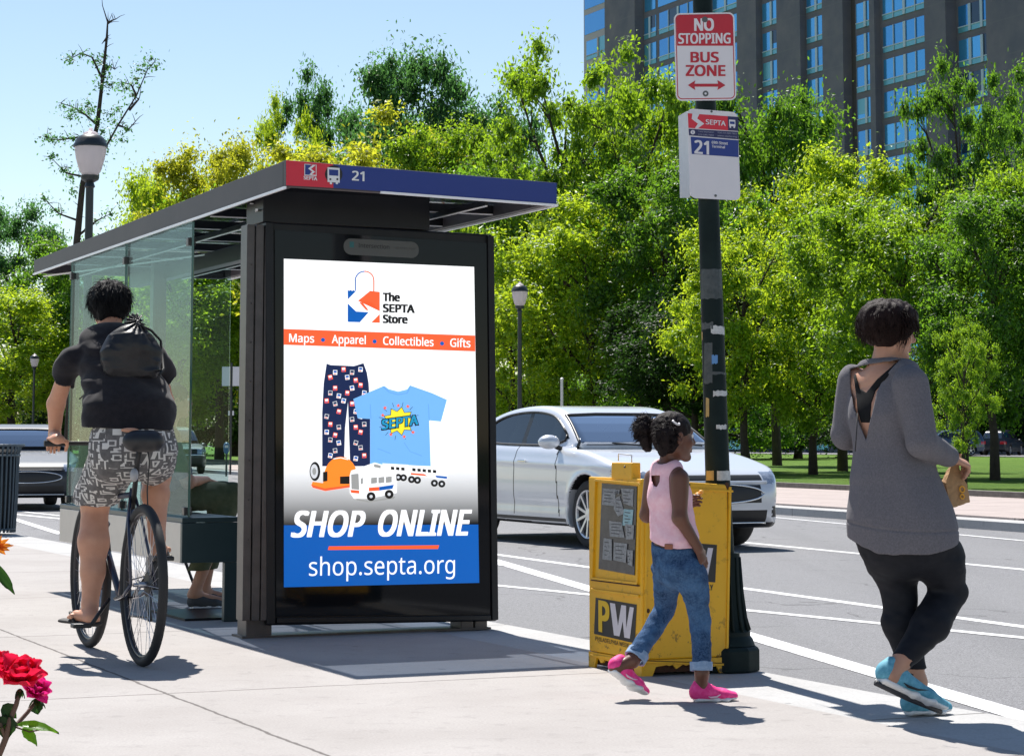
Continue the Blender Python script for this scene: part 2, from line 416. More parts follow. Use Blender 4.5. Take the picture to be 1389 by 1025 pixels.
# ------------------------------------------------------------------ ground
ZR = -0.12   # road level
def duv(P): return P.dot(W), P.dot(U)
def strip(w0, w1, u0, u1, z, th=0.0):
    mb = MB(); c = [W*w0+U*u0+Z*z, W*w1+U*u0+Z*z, W*w1+U*u1+Z*z, W*w0+U*u1+Z*z]
    if th: mb.prism([p-Z*th for p in c], Z*th)
    else: mb.poly(c)
    return mb
KERB = duv(G(1037, 909))[0]            # near kerb: its street side
def side_mat(name, base, dark, line_w=None, Wd=1.5, w0=0.0, u0=0.0, stain=0.6):
    k = NT(name); g = k.n('NewGeometry'); pos = g.outputs['Position']
    s1 = k.noise(pos, 1.1, 6, 0.6); s2 = k.noise(pos, 90, 3, 0.7); s3 = k.noise(pos, 9, 5, 0.6)
    c = k.mix(k.rng(s1, 0.35, 0.7, 0, stain), base, dark)
    c = k.mix(k.rng(s2, 0.35, 0.7, 0, 0.38), c, tuple(x*0.45 for x in base))
    c = k.mix(k.rng(s3, 0.56, 0.75, 0, 0.5), c, tuple(x*0.55 for x in base))
    vo = k.n('TexVoronoi'); vo.inputs['Scale'].default_value = 2.6; k.link(pos, vo.inputs['Vector'])
    mpd = k.n('Mapping'); mpd.inputs['Scale'].default_value = (7, 22, 1); k.link(pos, mpd.inputs[0]); dsh = k.rng(k.noise(mpd.outputs[0], 1.0, 3, .55), .71, .76, 0, .35); c = k.mix(dsh, c, (.13, .12, .115))
    spot = k.math('LESS_THAN', vo.outputs['Distance'], 0.05)
    c = k.mix(k.math('MULTIPLY', spot, 0.45), c, (0.1, 0.1, 0.1))
    h = s2
    if line_w:
        dv = k.n('VectorMath', operation='DOT_PRODUCT'); k.link(pos, dv.inputs[0]); dv.inputs[1].default_value = W
        du = k.n('VectorMath', operation='DOT_PRODUCT'); k.link(pos, du.inputs[0]); du.inputs[1].default_value = U
        wob = k.math('MULTIPLY', k.math('SUBTRACT', k.noise(pos, 5, 4), 0.5), 0.035)
        ms = []
        for d, o, per in ((dv.outputs['Value'], w0, Wd), (du.outputs['Value'], u0, Wd)):
            x = k.math('ADD', k.math('SUBTRACT', d, o), wob)
            x = k.math('ABSOLUTE', k.math('SUBTRACT', k.math('FRACT', k.math('ADD', k.math('DIVIDE', x, per), 0.5)), 0.5))
            ms.append(k.rng(k.math('MULTIPLY', x, per), line_w*0.45, line_w, 1, 0))
        jl = k.math('MAXIMUM', ms[0], ms[1]); c = k.mix(k.math('MULTIPLY', jl, 0.8), c, (0.07, 0.06, 0.055))
        h = k.math('SUBTRACT', k.math('MULTIPLY', s2, 0.3), jl)
    k.set(Base_Color=c, Roughness=0.9, Specular_IOR_Level=0.25); k.bump(h, 0.35, 0.01); return k.m
p_crack = duv(G(300, 969)); p_cross = duv(G(480, 928))
M_walk = side_mat('concrete_walk', (0.40, 0.375, 0.36), (0.29, 0.265, 0.25), 0.011, 3.1, p_crack[0], p_cross[1])
M_kerb = side_mat('concrete_kerb', (0.46, 0.455, 0.45), (0.36, 0.35, 0.34), 0.012, 2.4, 50, 0.4)
M_fwalk = side_mat('concrete_far', (0.45, 0.38, 0.355), (0.34, 0.29, 0.27), 0.02, 1.6, 0, 0)
M_soil_dapple = side_mat('verge_soil_dapple', (0.07, 0.055, 0.045), (0.24, 0.21, 0.18), stain=0.8)  # bare soil with the dapple of tree shadow put into its colour
# asphalt
k = NT('asphalt'); pos = k.n('NewGeometry').outputs['Position']
f1 = k.noise(pos, 120, 3, 0.8); f2 = k.noise(pos, 0.7, 5, 0.6); f3 = k.noise(pos, 14, 4, 0.6)
c = k.mix(k.rng(f1, 0.38, 0.66), (0.085, 0.085, 0.09), (0.30, 0.298, 0.31)); c = k.mix(k.rng(f2, 0.4, 0.68, 0, 0.35), c, (0.19, 0.19, 0.195))
c = k.mix(k.rng(f3, 0.6, 0.72, 0, 0.3), c, (0.1, 0.1, 0.105))
vo = k.n('TexVoronoi', feature='DISTANCE_TO_EDGE'); vo.inputs['Scale'].default_value = .22; wv = k.n('VectorMath', operation='ADD'); k.link(pos, wv.inputs[0]); nv = k.n('TexNoise'); nv.inputs['Scale'].default_value = .9; nv.inputs['Detail'].default_value = 6; k.link(pos, nv.inputs['Vector']); sc_v = k.n('VectorMath', operation='SCALE'); sc_v.inputs['Scale'].default_value = 1.6; k.link(nv.outputs['Color'], sc_v.inputs[0]); k.link(sc_v.outputs[0], wv.inputs[1]); k.link(wv.outputs[0], vo.inputs['Vector'])
crk = k.math('MULTIPLY', k.math('LESS_THAN', vo.outputs['Distance'], .004), k.rng(f2, .45, .5, 0, .55)); c = k.mix(crk, c, (.05, .05, .052))
mp_ = k.n('Mapping'); mp_.inputs['Rotation'].default_value = (0, 0, -TH); mp_.inputs['Scale'].default_value = (.9, .05, 1); k.link(pos, mp_.inputs[0]); tr_k = k.noise(mp_.outputs[0], 1.0, 4, .55); c = k.mix(k.rng(tr_k, .5, .66, 0, .28), c, (.11, .11, .115))
k.set(Base_Color=c, Roughness=0.8, Specular_IOR_Level=0.35); k.bump(f1, 0.5, 0.012); M_asph = k.m
g = MB(); g.poly([(-1500, -300, ZR-0.02), (1500, -300, ZR-0.02), (1500, 2500, ZR-0.02), (-1500, 2500, ZR-0.02)])
k = NT('far_ground'); pos = k.n('NewGeometry').outputs['Position']
k.set(Base_Color=k.mix(k.rng(k.noise(pos, .3, 6), .35, .65), (0.05, 0.09, 0.02), (0.09, 0.13, 0.03)), Roughness=0.95); struct('ground', g, k.m)
# far side of the street: its kerb passes through two measured points
FA = G(1389, 722, ZR); FB = G(290, 642, ZR); FU = (FB-FA); FU.z = 0; FU.normalize(); FW = V((FU.y, -FU.x, 0))
def foff(x, y, z=0.0): return (G(x, y, z)-FA).dot(FW)
def fpos(w, u, z=0.0): p = FA+FW*w+FU*u; p.z = z; return p
def fstrip(w0, w1, u0, u1, z, th=0.0):
    mb = MB(); c = [fpos(w0, u0, z), fpos(w1, u0, z), fpos(w1, u1, z), fpos(w0, u1, z)]
    if th: mb.prism([p-Z*th for p in c], Z*th)
    else: mb.poly(c)
    return mb
w2 = foff(1389, 706); w3 = foff(1389, 678); w4 = foff(1389, 669, .12)
mb = MB(); c = [W*(KERB-0.3)+U*-60+Z*ZR, fpos(0.5, -60, ZR), fpos(0.5, 900, ZR), W*(KERB-0.3)+U*900+Z*ZR]; mb.poly(c); struct('road', mb, M_asph)
struct('sidewalk', strip(-14, KERB-0.62, -60, 420, 0.0, 0.35), M_walk)
struct('kerb', strip(KERB-0.618, KERB, -60, 420, -0.004, 0.35), M_kerb, bevel=0.02)
struct('far_kerb', fstrip(0, 0.9, -60, 700, 0.0, 0.3), M_kerb)
struct('verge', fstrip(.9, w2, -60, 700, -0.01, 0.2), M_soil_dapple)
struct('far_sidewalk', fstrip(w2, w3, -60, 700, 0.03, 0.3), M_fwalk)
M_stone = mat('kerb_stone', (0.2, 0.18, 0.16), 0.9, noise=(6, 0.7, (0.09, 0.08, 0.07)))
struct('garden_kerb', fstrip(w3, w3+0.25, -60, 700, 0.14, 0.4), M_stone)
k = NT('lawn'); pos = k.n('NewGeometry').outputs['Position']
a = k.noise(pos, 60, 4, 0.8); b_ = k.noise(pos, 0.25, 6, 0.6)
c = k.mix(k.rng(a, 0.35, 0.65), (0.05, 0.13, 0.008), (0.15, 0.29, 0.02)); c = k.mix(k.rng(b_, .4, .7, 0, .7), c, (0.17, 0.28, 0.025))
k.set(Base_Color=c, Roughness=0.85, Specular_IOR_Level=0.2); k.bump(a, 1.0, 0.08)
struct('lawn', fstrip(w3+0.25, w3+300, -60, 800, 0.05), k.m)
pp = foff(1389, 634, 0.06); struct('park_path', fstrip(pp-1.6, pp+1.8, -60, 12, 0.07), M_fwalk)
pr = (V(((1352-CX)/F*158, 158, 0))-FA).dot(FW); struct('park_road', fstrip(pr-6, pr+8, -200, 800, 0.09), M_asph)
# painted lines
M_line = mat('road_paint', (0.74, 0.74, 0.74), 0.7, noise=(11, 0.6, (0.26, 0.26, 0.27)))
ln = MB()
_lz = [0.0015]
def rline(p0, p1, w):
    _lz[0] += 0.0004; a = G(*p0, ZR+_lz[0]); b = G(*p1, ZR+_lz[0]); d = (b-a).normalized(); n = V((-d.y, d.x, 0))*w/2
    ln.poly([a+n, b+n, b-n, a-n])
rline((150, 652), (1700, 802), 0.13)
rline((560, 736), (1700, 892), 0.12)
rline((281, 697), (640, 756), 0.14); rline((640, 751), (1440, 986), 0.17)
rline((600, 786), (1700, 895), 0.12)
rline((20, 697), (90, 704), 0.13); rline((0, 690), (700, 768), 0.1)
rline((300, 631), (1700, 762), 0.10)
rline((-30, 688), (84, 724), 0.14)
struct('lane_marking', ln, M_line)
# ------------------------------------------------------------------ bus shelter
M_dark = mat('black_paint', (0.008, 0.009, 0.012), 0.4, spec=.3, noise=(5, 0.5, (0.018, 0.018, 0.021)))
M_fasc = mat('fascia_paint', (0.075, 0.062, 0.066), 0.5, spec=.3, noise=(3, 0.5, (0.045, 0.04, 0.043)))
M_steel = mat('brushed_post', (0.06, 0.052, 0.052), 0.38, 0.3, noise=(7, 0.5, (0.13, 0.115, 0.11)))
M_bar = mat('pale_bar', (0.88, 0.88, 0.9), 0.4)
M_green = mat('dark_teal_panel', (0.022, 0.045, 0.05), 0.4, noise=(3, 0.5, (0.035, 0.06, 0.065)))
M_beige = mat('bench_panel', (0.68, 0.62, 0.53), 0.6, noise=(3, 0.5, (0.56, 0.5, 0.42)))
def glass_mat(name, tint, refl=1.0, rough=0.0, edge=None):
    k = NT(name); tr = k.n('BsdfTransparent'); tr.inputs[0].default_value = (*tint, 1); gl = k.n('BsdfGlossy'); gl.inputs['Roughness'].default_value = rough
    gl.inputs['Color'].default_value = (1, 1, 1, 1)
    fr = k.n('Fresnel'); fr.inputs[0].default_value = 1.5; ms = k.n('MixShader'); k.link(k.math('MULTIPLY', fr.outputs[0], refl), ms.inputs[0])
    k.link(tr.outputs[0], ms.inputs[1]); k.link(gl.outputs[0], ms.inputs[2]); k.link(ms.outputs[0], k.out.inputs[0]); return k.m
M_glass = glass_mat('shelter_glass', (0.76, 0.88, 0.87), 0.22)
M_roofg = glass_mat('smoked_roof_glass', (0.42, 0.46, 0.52), 0.6)
M_gedge = mat('glass_edge', (0.01, 0.09, 0.075), 0.15, spec=0.8)
M_rivet = mat('rivet', (0.5, 0.5, 0.5), 0.3, 0.9)
shO = G(366, 866)
SH = thing('bus_shelter', 'bus shelter with dark flat roof, green tinted glass side and advertising panel', 'bus shelter', tuple(shO))
P0 = G(335, 866)                               # kiosk near left foot
def sl_(w, u, z): return P0 + W*w + U*u + Z*z   # shelter coordinates
# photo depths on the panel plane
pn = -U
def PP(x, y, L=0.0): return OnPlane(x, y, P0, pn) + pn*L
zt = PP(360, 300).z; zt2 = PP(668, 318).z; zb = PP(360, 848).z
xl = (PP(360, 600)-P0).dot(W); xr = (PP(672, 600)-P0).dot(W)
# kiosk cabinet
kd = 0.24
mb = MB()
bl, br = PP(361, 848), PP(675, 842); tl, tr_ = PP(359, 300), PP(668, 318)
mb.prism([bl, br, tr_, tl], U*kd); mb.build('cabinet', M_dark, SH, bevel=0.012)
# glass pane in front of the cabinet and frame lips
mb = MB()
k = NT('panel_glass'); k.set(Base_Color=(0.006, 0.007, 0.009), Roughness=0.05, Specular_IOR_Level=0.22); M_pg = k.m
q = [PP(374, 836, .002), PP(664, 832, .002), PP(659, 330, .002), PP(372, 312, .002)]
mb.prism(q, pn*0.008); mb.build('panel_glass', M_pg, SH)
mb = MB()
for a, b in (((361, 846), (374, 300)), ((664, 842), (675, 318))):
    pass
mb.beam(PP(366, 846, .008), PP(364, 302, .008), 0.045, 0.03, up=pn)
mb.beam(PP(670, 840, .008), PP(664, 320, .008), 0.04, 0.03, up=pn)
mb.beam(PP(374, 841, .008), PP(664, 837, .008), 0.03, 0.03, up=pn)
mb.build('cabinet_frame', M_dark, SH, bevel=0.004)
# left steel post beside the cabinet
mb = MB(); a = PP(331, 858); a.z = 0.10; b = PP(329, 304)
for off, w_ in ((0.0, 0.045), (0.052, 0.045), (0.098, 0.035)):
    p = a+W*(off+0.012); q2 = V((p.x, p.y, b.z)); mb.beam(p+U*0.06, q2+U*0.06, w_, 0.12+off*0.3, up=U)
for zz in np.linspace(0.55, 2.1, 8):
    for off in (0.02, 0.075): mb.ell(V((a.x, a.y, zz))+W*off-U*0.004, (0.006, 0.006, 0.006), n=8, m=5)
mb.build('post', M_steel, SH, bevel=0.003)
# feet
def foot(x0, x1, yt):
    p0 = PP(x0, yt); p1 = PP(x1, yt); p0.z = p1.z = 0
    mb = MB(); mb.prism([p0+U*.03, p1+U*.03, p1+U*.2, p0+U*.2], Z*(0.2)); mb.build('foot', M_steel, SH, bevel=0.006)
foot(336, 371, 862); foot(628, 645, 862); foot(647, 664, 862)
mb = MB(); p0 = PP(330, 860); p1 = PP(668, 860); p0.z = p1.z = 0.0; mb.prism([p0+U*.02, p1+U*.02, p1+U*.22, p0+U*.22], Z*0.012); mb.build('base_plate', M_steel, SH)
# side face of the cabinet seen at the left, and header box between cabinet and roof
mb = MB(); h0, h1 = PP(357, 301), PP(583, 312); h2, h3 = PP(583, 262), PP(357, 246)
mb.prism([h0-pn*.0, h1, h2, h3], U*0.32); mb.build('header', M_dark, SH, bevel=0.004)
# name plate on the panel
art = Art(P0+pn*0.012, pn, None)
M_plate = mat('grey_plate', (0.085, 0.088, 0.085), 0.5); M_ptxt = mat('plate_text', (0.01, 0.01, 0.012), 0.5); M_teal = mat('plate_teal', (0.02, 0.12, 0.13), 0.5)
mb = MB(); pl = [(466+(x)*102.0, 323+y*22+x*5.5) for x, y in [(p[0]/102, p[1]/22) for p in rrect(0, 0, 102, 22, 10)]]
art.poly(mb, pl, 1); npl = mb.build('name_plate', M_plate, SH)
mb = MB(); art.text(mb, 'Intersection', 486, 335.5, 528, 338, 5.6, 2, 0.01); art.poly(mb, [(474, 327.5), (480, 328), (480, 336), (474, 335.5)], 2, 1); art.text(mb, 'all cities now', 536, 337.5, 563, 339, 3, 2, 0, 0, 2); mb.build('plate_lettering', [M_ptxt, M_teal, mat('plate_small', (0.05, 0.05, 0.05), 0.5)], npl)
# ---- roof
R0 = At(388, 253, 12.0); rz0 = R0.z
fn = -U                     # front fascia faces the camera along -U
def RF(x, y): return OnPlane(x, y, R0, fn)
def RL(x, y): return OnPlane(x, y, R0, W)
fa, fb, fc, fd = RF(388, 253), RF(755, 277), RF(755, 248), RF(388, 217)
mb = MB(); mb.prism([fa, fb, fc, fd], U*0.05); fascia = mb.build('fascia', M_fasc, SH, bevel=0.004)
la, lb, lc, ld = RL(388, 253), RL(46, 371), RL(46, 353), RL(388, 217)
mb = MB(); mb.prism([la+U*.052, lb, lc, ld+U*.052], W*0.05); mb.build('fascia', M_fasc, SH, bevel=0.004)
ulen = (lb-la).dot(U); wlen = (fb-fa).dot(W)
mb = MB(); mb.prism([fb+U*.052, fb+U*ulen, fc+U*ulen, fc+U*.052], -W*0.05); mb.build('fascia', M_fasc, SH, bevel=0.004)
mb = MB(); mb.prism([lb+W*.052, lb+W*(wlen-.052), lc+W*(wlen-.052), lc+W*.052], -U*0.05); mb.build('fascia', M_fasc, SH, bevel=0.004)
zt_ = min(lc.z, ld.z, fc.z)-0.03
def rp(w, u, z): p = R0+W*w+U*u; p.z = z; return p
mb = MB(); mb.prism([rp(.04, .04, zt_), rp(wlen-.04, .04, zt_), rp(wlen-.04, ulen-.04, zt_), rp(.04, ulen-.04, zt_)], Z*0.012); mb.build('roof_panel', M_roofg, SH)
# lip strips along the lower edge of the fascia: bright line
mb = MB(); mb.beam(la-W*.004-Z*.006, lb-W*.004-Z*.006, 0.012, 0.014); mb.beam(fa+W*.55-U*.0-Z*.007, fb-Z*.007, 0.02, 0.012); mb.beam(fb-Z*.007, fb+U*ulen-Z*.007, .02, .012); mb.build('edge_trim', M_bar, SH)
# ribs under the glass
zr = zt_-0.03; mb = MB()
for i in range(1, 8):
    u_ = ulen*i/8; mb.beam(rp(.05, u_, zr), rp(wlen-.05, u_, zr), 0.02, 0.05, mi=0)
    mb.beam(rp(.05, u_, zr-.028), rp(wlen-.05, u_, zr-.028), 0.012, 0.006, mi=1)
mb.build('rib', [M_dark, M_bar], SH)
mb = MB()
for w_ in (0.36, 0.8, 1.22):
    us = .66 if w_ < 1 else .06; mb.beam(rp(w_, us, zr-.045), rp(w_, ulen-.05, zr-.045), 0.022, 0.03); mb.beam(rp(w_, us, zr-.063), rp(w_, ulen-.05, zr-.063), 0.012, 0.005, mi=1)
mb.beam(rp(0.05, .68, zr-.075), rp(.8, ulen*.5, zr-.075), 0.014, 0.01, mi=1); mb.beam(rp(.8, ulen*.5, zr-.075), rp(.06, ulen-.1, zr-.075), .014, .01, mi=1)
mb.build('purlin', [M_dark, M_bar], SH)
# dark beam carrying the roof above the cabinet line
mb = MB(); mb.beam(rp(.7, .7, zr-.12), rp(.7, ulen-.5, zr-.12), 0.09, 0.11); mb.build('beam', M_dark, SH, bevel=.004)
# ---- front lettering of the fascia
af = Art(R0, fn, None, 0.0012)
M_red = mat('sign_red', (0.66, 0.02, 0.045), 0.4); M_blue = mat('sign_blue', (0.012, 0.035, 0.22), 0.4); M_white = mat('sign_white', (0.8, 0.8, 0.8), 0.45); M_blk = mat('sign_black', (0.012, 0.012, 0.014), 0.45)
mb = MB(); af.poly(mb, [(388, 251.5), (452, 255), (452, 223), (388, 217.5)], 1, 0); af.poly(mb, [(452, 255), (755, 276.5), (755, 248.3), (452, 223)], 1, 1)
af.poly(mb, circ(452.5, 236.5, 12), 2, 2)
# bus pictogram
def BX(x0, y0, x1, y1, mi, L=3): af.poly(mb, [(x0, y0), (x1, y0+(x1-x0)*.07), (x1, y1+(x1-x0)*.07), (x0, y1)], L, mi)
BX(444, 227, 460.5, 247, 3); BX(446, 230, 458.5, 238, 1, 4); BX(446.5, 242, 449, 244.5, 2, 4); BX(456, 242, 458.5, 244.5, 2, 4); BX(447, 247, 450, 250, 3, 4); BX(455, 247, 458, 250, 3, 4)
# shelter route emblem
BX(412.5, 222.5, 429, 238, 3); BX(413.5, 223.5, 421, 237, 1, 4); BX(421, 223.5, 428, 237, 0, 4)
S_ = [(424, 224), (417.5, 229), (423, 233), (419, 237.2), (421.8, 237.4), (427, 233.4), (421.5, 229.4), (427.5, 224.4)]
af.poly(mb, S_, 5, 3); af.text(mb, 'SEPTA', 411.5, 243.4, 430, 245, 4.6, 3, 0.06, 0, 3); af.text(mb, '21', 477, 244.5, 494, 245.8, 12.5, 3, 0.045, 0, 3)
mb.build('fascia_sign', [M_red, M_blue, M_blk, M_white], fascia)
# ---- glass side wall on the pavement side
S0 = P0 + W*0.0
def GL(x, y): return OnPlane(x, y, P0-W*0.0, W)
g0, g1 = GL(255, 700), GL(90, 700); gtop = GL(255, 303).z
gu0 = (g0-P0).dot(U); gu1 = (g1-P0).dot(U); gm = (gu0+gu1)/2
zgb = GL(250, 762).z+0.01
for i, (a, b) in enumerate(((gu0, gm-.01), (gm+.01, gu1))):
    mb = MB(); p = P0+U*a; q = P0+U*b
    mb.prism([V((p.x, p.y, zgb)), V((q.x, q.y, zgb)), V((q.x, q.y, gtop)), V((p.x, p.y, gtop))], W*0.012); pane = mb.build('glass_pane', M_glass, SH)
    mb = MB(); 
    for e in (p, q): mb.beam(V((e.x, e.y, zgb))+W*.006, V((e.x, e.y, gtop))+W*.006, 0.014, 0.014)
    mb.beam(V((p.x, p.y, gtop+.004))+W*.006, V((q.x, q.y, gtop+.004))+W*.006, 0.014, 0.008); mb.build('glass_rim', M_gedge, pane)
# far end glass
mb = MB(); p = P0+U*gu1; q = p+W*1.25
mb.prism([V((p.x, p.y, zgb)), V((q.x, q.y, zgb)), V((q.x, q.y, gtop)), V((p.x, p.y, gtop))], U*0.012); mb.build('glass_pane', M_glass, SH)
# clamps holding the glass
for u_ in (gu0+.05, gm, gu1-.05):
    for zz in (zgb+.3, gtop-.12): MB().box(P0+U*u_+Z*zz+W*.006, (.05, .05, .05), Matrix.Rotation(TH, 3, 'Z')).build('glass_clamp', M_steel, SH, bevel=.004)
# posts at the back
for u_ in (gu0+.2, gu1-.2):
    mb = MB(); p = P0+U*u_+W*.62; mb.beam(V((p.x, p.y, 0)), V((p.x, p.y, zr-.02)), .1, .1, up=U); 
    if u_ > 2: mb.build('post', M_steel, SH, bevel=.004)
# ---- bench (a plank box with a teal end)
bz0, bz1 = GL(250, 762).z, GL(250, 708).z; bw = (OnPlane(323, 740, g0, U)-g0).dot(W)
bn = thing('bench', 'long beige and dark teal bench fixed inside the glass shelter', 'bench', tuple(V((g0.x, g0.y, 0))))
def bp(w, u, z): p = P0+W*w+U*u; p.z = z; return p
mb = MB(); mb.prism([bp(.016, gu0+.02, bz0), bp(.06, gu0+.02, bz0), bp(.06, gu1, bz0), bp(.016, gu1, bz0)], Z*(bz1-bz0)); 
mb.prism([bp(-.05, gu0-.01, bz0), bp(-.012, gu0-.01, bz0), bp(-.012, gu1, bz0), bp(-.05, gu1, bz0)], Z*(bz1-bz0)); mb.build('side_panel', M_beige, bn, bevel=.004)
mb = MB(); mb.prism([bp(-.05, gu0-.05, bz1+.002), bp(bw, gu0-.05, bz1+.002), bp(bw, gu1, bz1+.002), bp(-.05, gu1, bz1+.002)], Z*0.03); mb.build('seat', M_green, bn, bevel=.004)
mb = MB(); mb.prism([bp(-.05, gu0-.05, bz0), bp(bw, gu0-.05, bz0), bp(bw, gu0-.012, bz0), bp(-.05, gu0-.012, bz0)], Z*(bz1-bz0)); mb.build('end_panel', M_green, bn, bevel=.004)
for u_ in (gu0-.05, gu1-.1):
    mb = MB(); mb.prism([bp(bw-.1, u_, 0), bp(bw, u_, 0), bp(bw, u_+.05, 0), bp(bw-.1, u_+.05, 0)], Z*(bz0-.002)); mb.build('leg', M_green, bn, bevel=.004)
mb = MB(); mb.prism([bp(.02, gu0+.1, 0), bp(.5, gu0+.1, 0), bp(.5, gu0+.9, 0), bp(.02, gu0+.9, 0)], Z*.015); mb.build('floor_plate', M_dark, bn)
# ------------------------------------------------------------------ poster, glow added to its colours so it stays bright in shade
def glow_mat(name, c, e=0.55, grad=None):
    k = NT(name); col = c
    if grad:
        g_ = k.n('NewGeometry'); sx = k.n('SeparateXYZ'); k.link(g_.outputs['Position'], sx.inputs[0])
        col = k.mix(k.rng(sx.outputs['Z'], grad[0], grad[1]), c, grad[2])
    k.set(Base_Color=col, Roughness=0.35, Specular_IOR_Level=0.3, Emission_Color=col, Emission_Strength=e); return k.m
EM = 0.62
bw_ = glow_mat('poster_white', (0.85, 0.85, 0.85), EM)
z_lo = PP(500, 712).z; z_hi = PP(500, 628).z
PM = [bw_, glow_mat('poster_fade', (0.0, 0.0, 0.0), EM, (z_lo, z_hi, (0.85, 0.85, 0.85))), glow_mat('poster_blue', (0.0, 0.085, 0.36), EM), glow_mat('poster_orange', (0.87, 0.098, 0.028), EM),
      glow_mat('poster_black', (0.006, 0.006, 0.007), EM), glow_mat('poster_navy', (0.005, 0.014, 0.06), EM), glow_mat('poster_sky', (0.15, 0.38, 0.72), EM), glow_mat('poster_yellow', (0.85, 0.68, 0.03), EM),
      glow_mat('poster_helmet', (0.88, 0.22, 0.02), EM), glow_mat('poster_grey', (0.28, 0.28, 0.27), EM), glow_mat('poster_pale', (0.55, 0.56, 0.58), EM), glow_mat('poster_teal', (0.01, 0.24, 0.42), EM), glow_mat('poster_shade', (0.11, 0.30, 0.60), EM)]
WH, FD, BL, OR, BK, NV, SK, YE, HE, GR, PA, TE, SS = range(13)
ap = Art(P0+pn*0.0125, pn, None, 0.0004)
PO = thing('poster', 'bright advertising poster reading SHOP ONLINE shop.septa.org on the shelter panel', 'poster', tuple(PP(517, 796)))
mb = MB()
ap.poly(mb, [(385, 629), (647.3, 629), (643, 362), (385, 351)], 1, WH); ap.poly(mb, [(385, 712), (648.7, 712), (647.3, 629), (385, 629)], 1, FD)
ap.poly(mb, [(385, 796), (650, 790), (648.7, 711), (385, 712)], 2, BL); mb.build('poster_sheet', PM, PO)
mb = MB(); ap.poly(mb, [(385, 467.5), (644.5, 476.5), (644.3, 455), (385, 446)], 2, OR)
b0 = lambda x, y=463.5: y+(x-392)*0.0303
for t, x0, x1 in (('Maps', 392, 426), ('Apparel', 450, 496), ('Collectibles', 519.5, 588), ('Gifts', 610.5, 638)):
    ap.text(mb, t, x0, b0(x0), x1, b0(x1), 11, 3, 0.022, 0, WH)
for x in (438, 508, 599.5): ap.poly(mb, circ(x, b0(x)-4, 2.8), 3, BL)
mb.build('menu_band', PM, PO)
# bag emblem
mb = MB()
hb = [(482, 394), (482, 378)]+[(494.5-12.5*math.cos(rad(a)), 380-12*math.sin(rad(a))) for a in range(20, 90, 14)]
ho = [(494.5-12.5*math.cos(rad(a)), 380-12*math.sin(rad(a))) for a in range(90, 165, 14)]+[(507, 380), (507, 396)]
ap.line(mb, hb+[(494.5, 368.2)], 1.5, 2, BL); ap.line(mb, ho, 1.5, 2, OR)
ap.poly(mb, [(471.5, 393), (473.5, 394.6), (475.5, 393.2), (477.5, 394.8), (479.5, 393.4), (481.5, 395), (484, 393.6), (471.8, 406)], 2, BL)
ap.poly(mb, [(471.6, 411.5), (483, 422.5), (500, 423.5), (488, 437), (471.6, 436.5)], 2, BL)
ap.poly(mb, [(485.5, 408), (502, 394.5), (515, 396), (515, 422)], 2, OR); ap.poly(mb, [(485.5, 408), (515, 422), (504, 410)], 2, OR)
ap.poly(mb, [(515, 426), (515.2, 437.8), (503.5, 437.5)], 2, OR); ap.poly(mb, [(487, 410), (492, 410.6), (500, 421), (496.5, 420.5)], 3, OR)
ap.text(mb, 'The', 519, 408, 542.5, 408.6, 10.5, 3, 0.09, 0, BK); ap.text(mb, 'SEPTA', 519, 423, 562.5, 424.2, 10.5, 3, 0.09, 0, BK); ap.text(mb, 'Store', 519, 437.6, 553, 438.6, 10.5, 3, 0.09, 0, BK); ap.text(mb, 'TM', 554, 430, 557.5, 430, 1.6, 3, 0, 0, BK)
mb.build('store_emblem', PM, PO)
# pyjama trousers
mb = MB(); tr = [(443, 493), (448, 495), (480, 496.5), (493, 492.5), (497.5, 505), (500, 520), (502, 560), (502, 632), (475, 632), (472, 545), (468, 580), (466.5, 632), (437, 632), (437, 560), (439, 520)]
ap.poly(mb, tr, 2, NV)
random.seed(3)
def inside(x, y, P):
    c = False; j = len(P)-1
    for i in range(len(P)):
        if (P[i][1] > y) != (P[j][1] > y) and x < (P[j][0]-P[i][0])*(y-P[i][1])/(P[j][1]-P[i][1])+P[i][0]: c = not c
        j = i
    return c
n_ = 0
for r in range(13):
    for c_ in range(6):
        x = 443+c_*11.5+(r % 2)*5; y = 501+r*10.6+(c_ % 2)*4; a = random.uniform(-.25, .25)
        if not all(inside(x+dx, y+dy, tr) for dx in (-4, 0, 4) for dy in (-4, 0, 4)) or (r*7+c_*3) % 5 == 0: continue
        def q(px, py): return (x+.8*(px*math.cos(a)-py*math.sin(a)), y+.8*(px*math.sin(a)+py*math.cos(a)))
        n_ += 1; kx = (r*2+c_) % 3
        ap.poly(mb, [q(-3.6, -4), q(3.6, -4), q(3.6, 4), q(-3.6, 4)], 3, (PA, WH, OR)[kx])
        ap.poly(mb, [q(-2.6, -3), q(2.6, -3), q(2.6, .5), q(-2.6, .5)], 4, (NV, BL, WH)[kx]); ap.poly(mb, [q(-2.6, 1.6), q(1.5, 1.6), q(1.5, 3), q(-2.6, 3)], 4, (OR, OR, BL)[kx])
mb.build('picture_trousers', PM, PO)
mb = MB()
ap.poly(mb, [(479, 541), (521, 523), (527, 527.5), (540, 531), (552, 528), (556, 522.5), (586, 533), (606, 542), (598, 571.5), (582, 570), (584, 632), (502, 629), (502, 568), (485, 567)], 5, SK)
ap.line(mb, [(519, 524), (528, 532), (540, 535), (552, 533), (557, 523)], 1.2, 6, SS); ap.line(mb, [(502, 548), (503, 568)], 1, 6, SS); ap.line(mb, [(581, 548), (582, 570)], 1, 6, SS)
ap.line(mb, [(548, 600), (556, 612), (572, 618)], 0.9, 6, SS); ap.line(mb, [(512, 608), (530, 615)], 0.9, 6, SS)
st = []
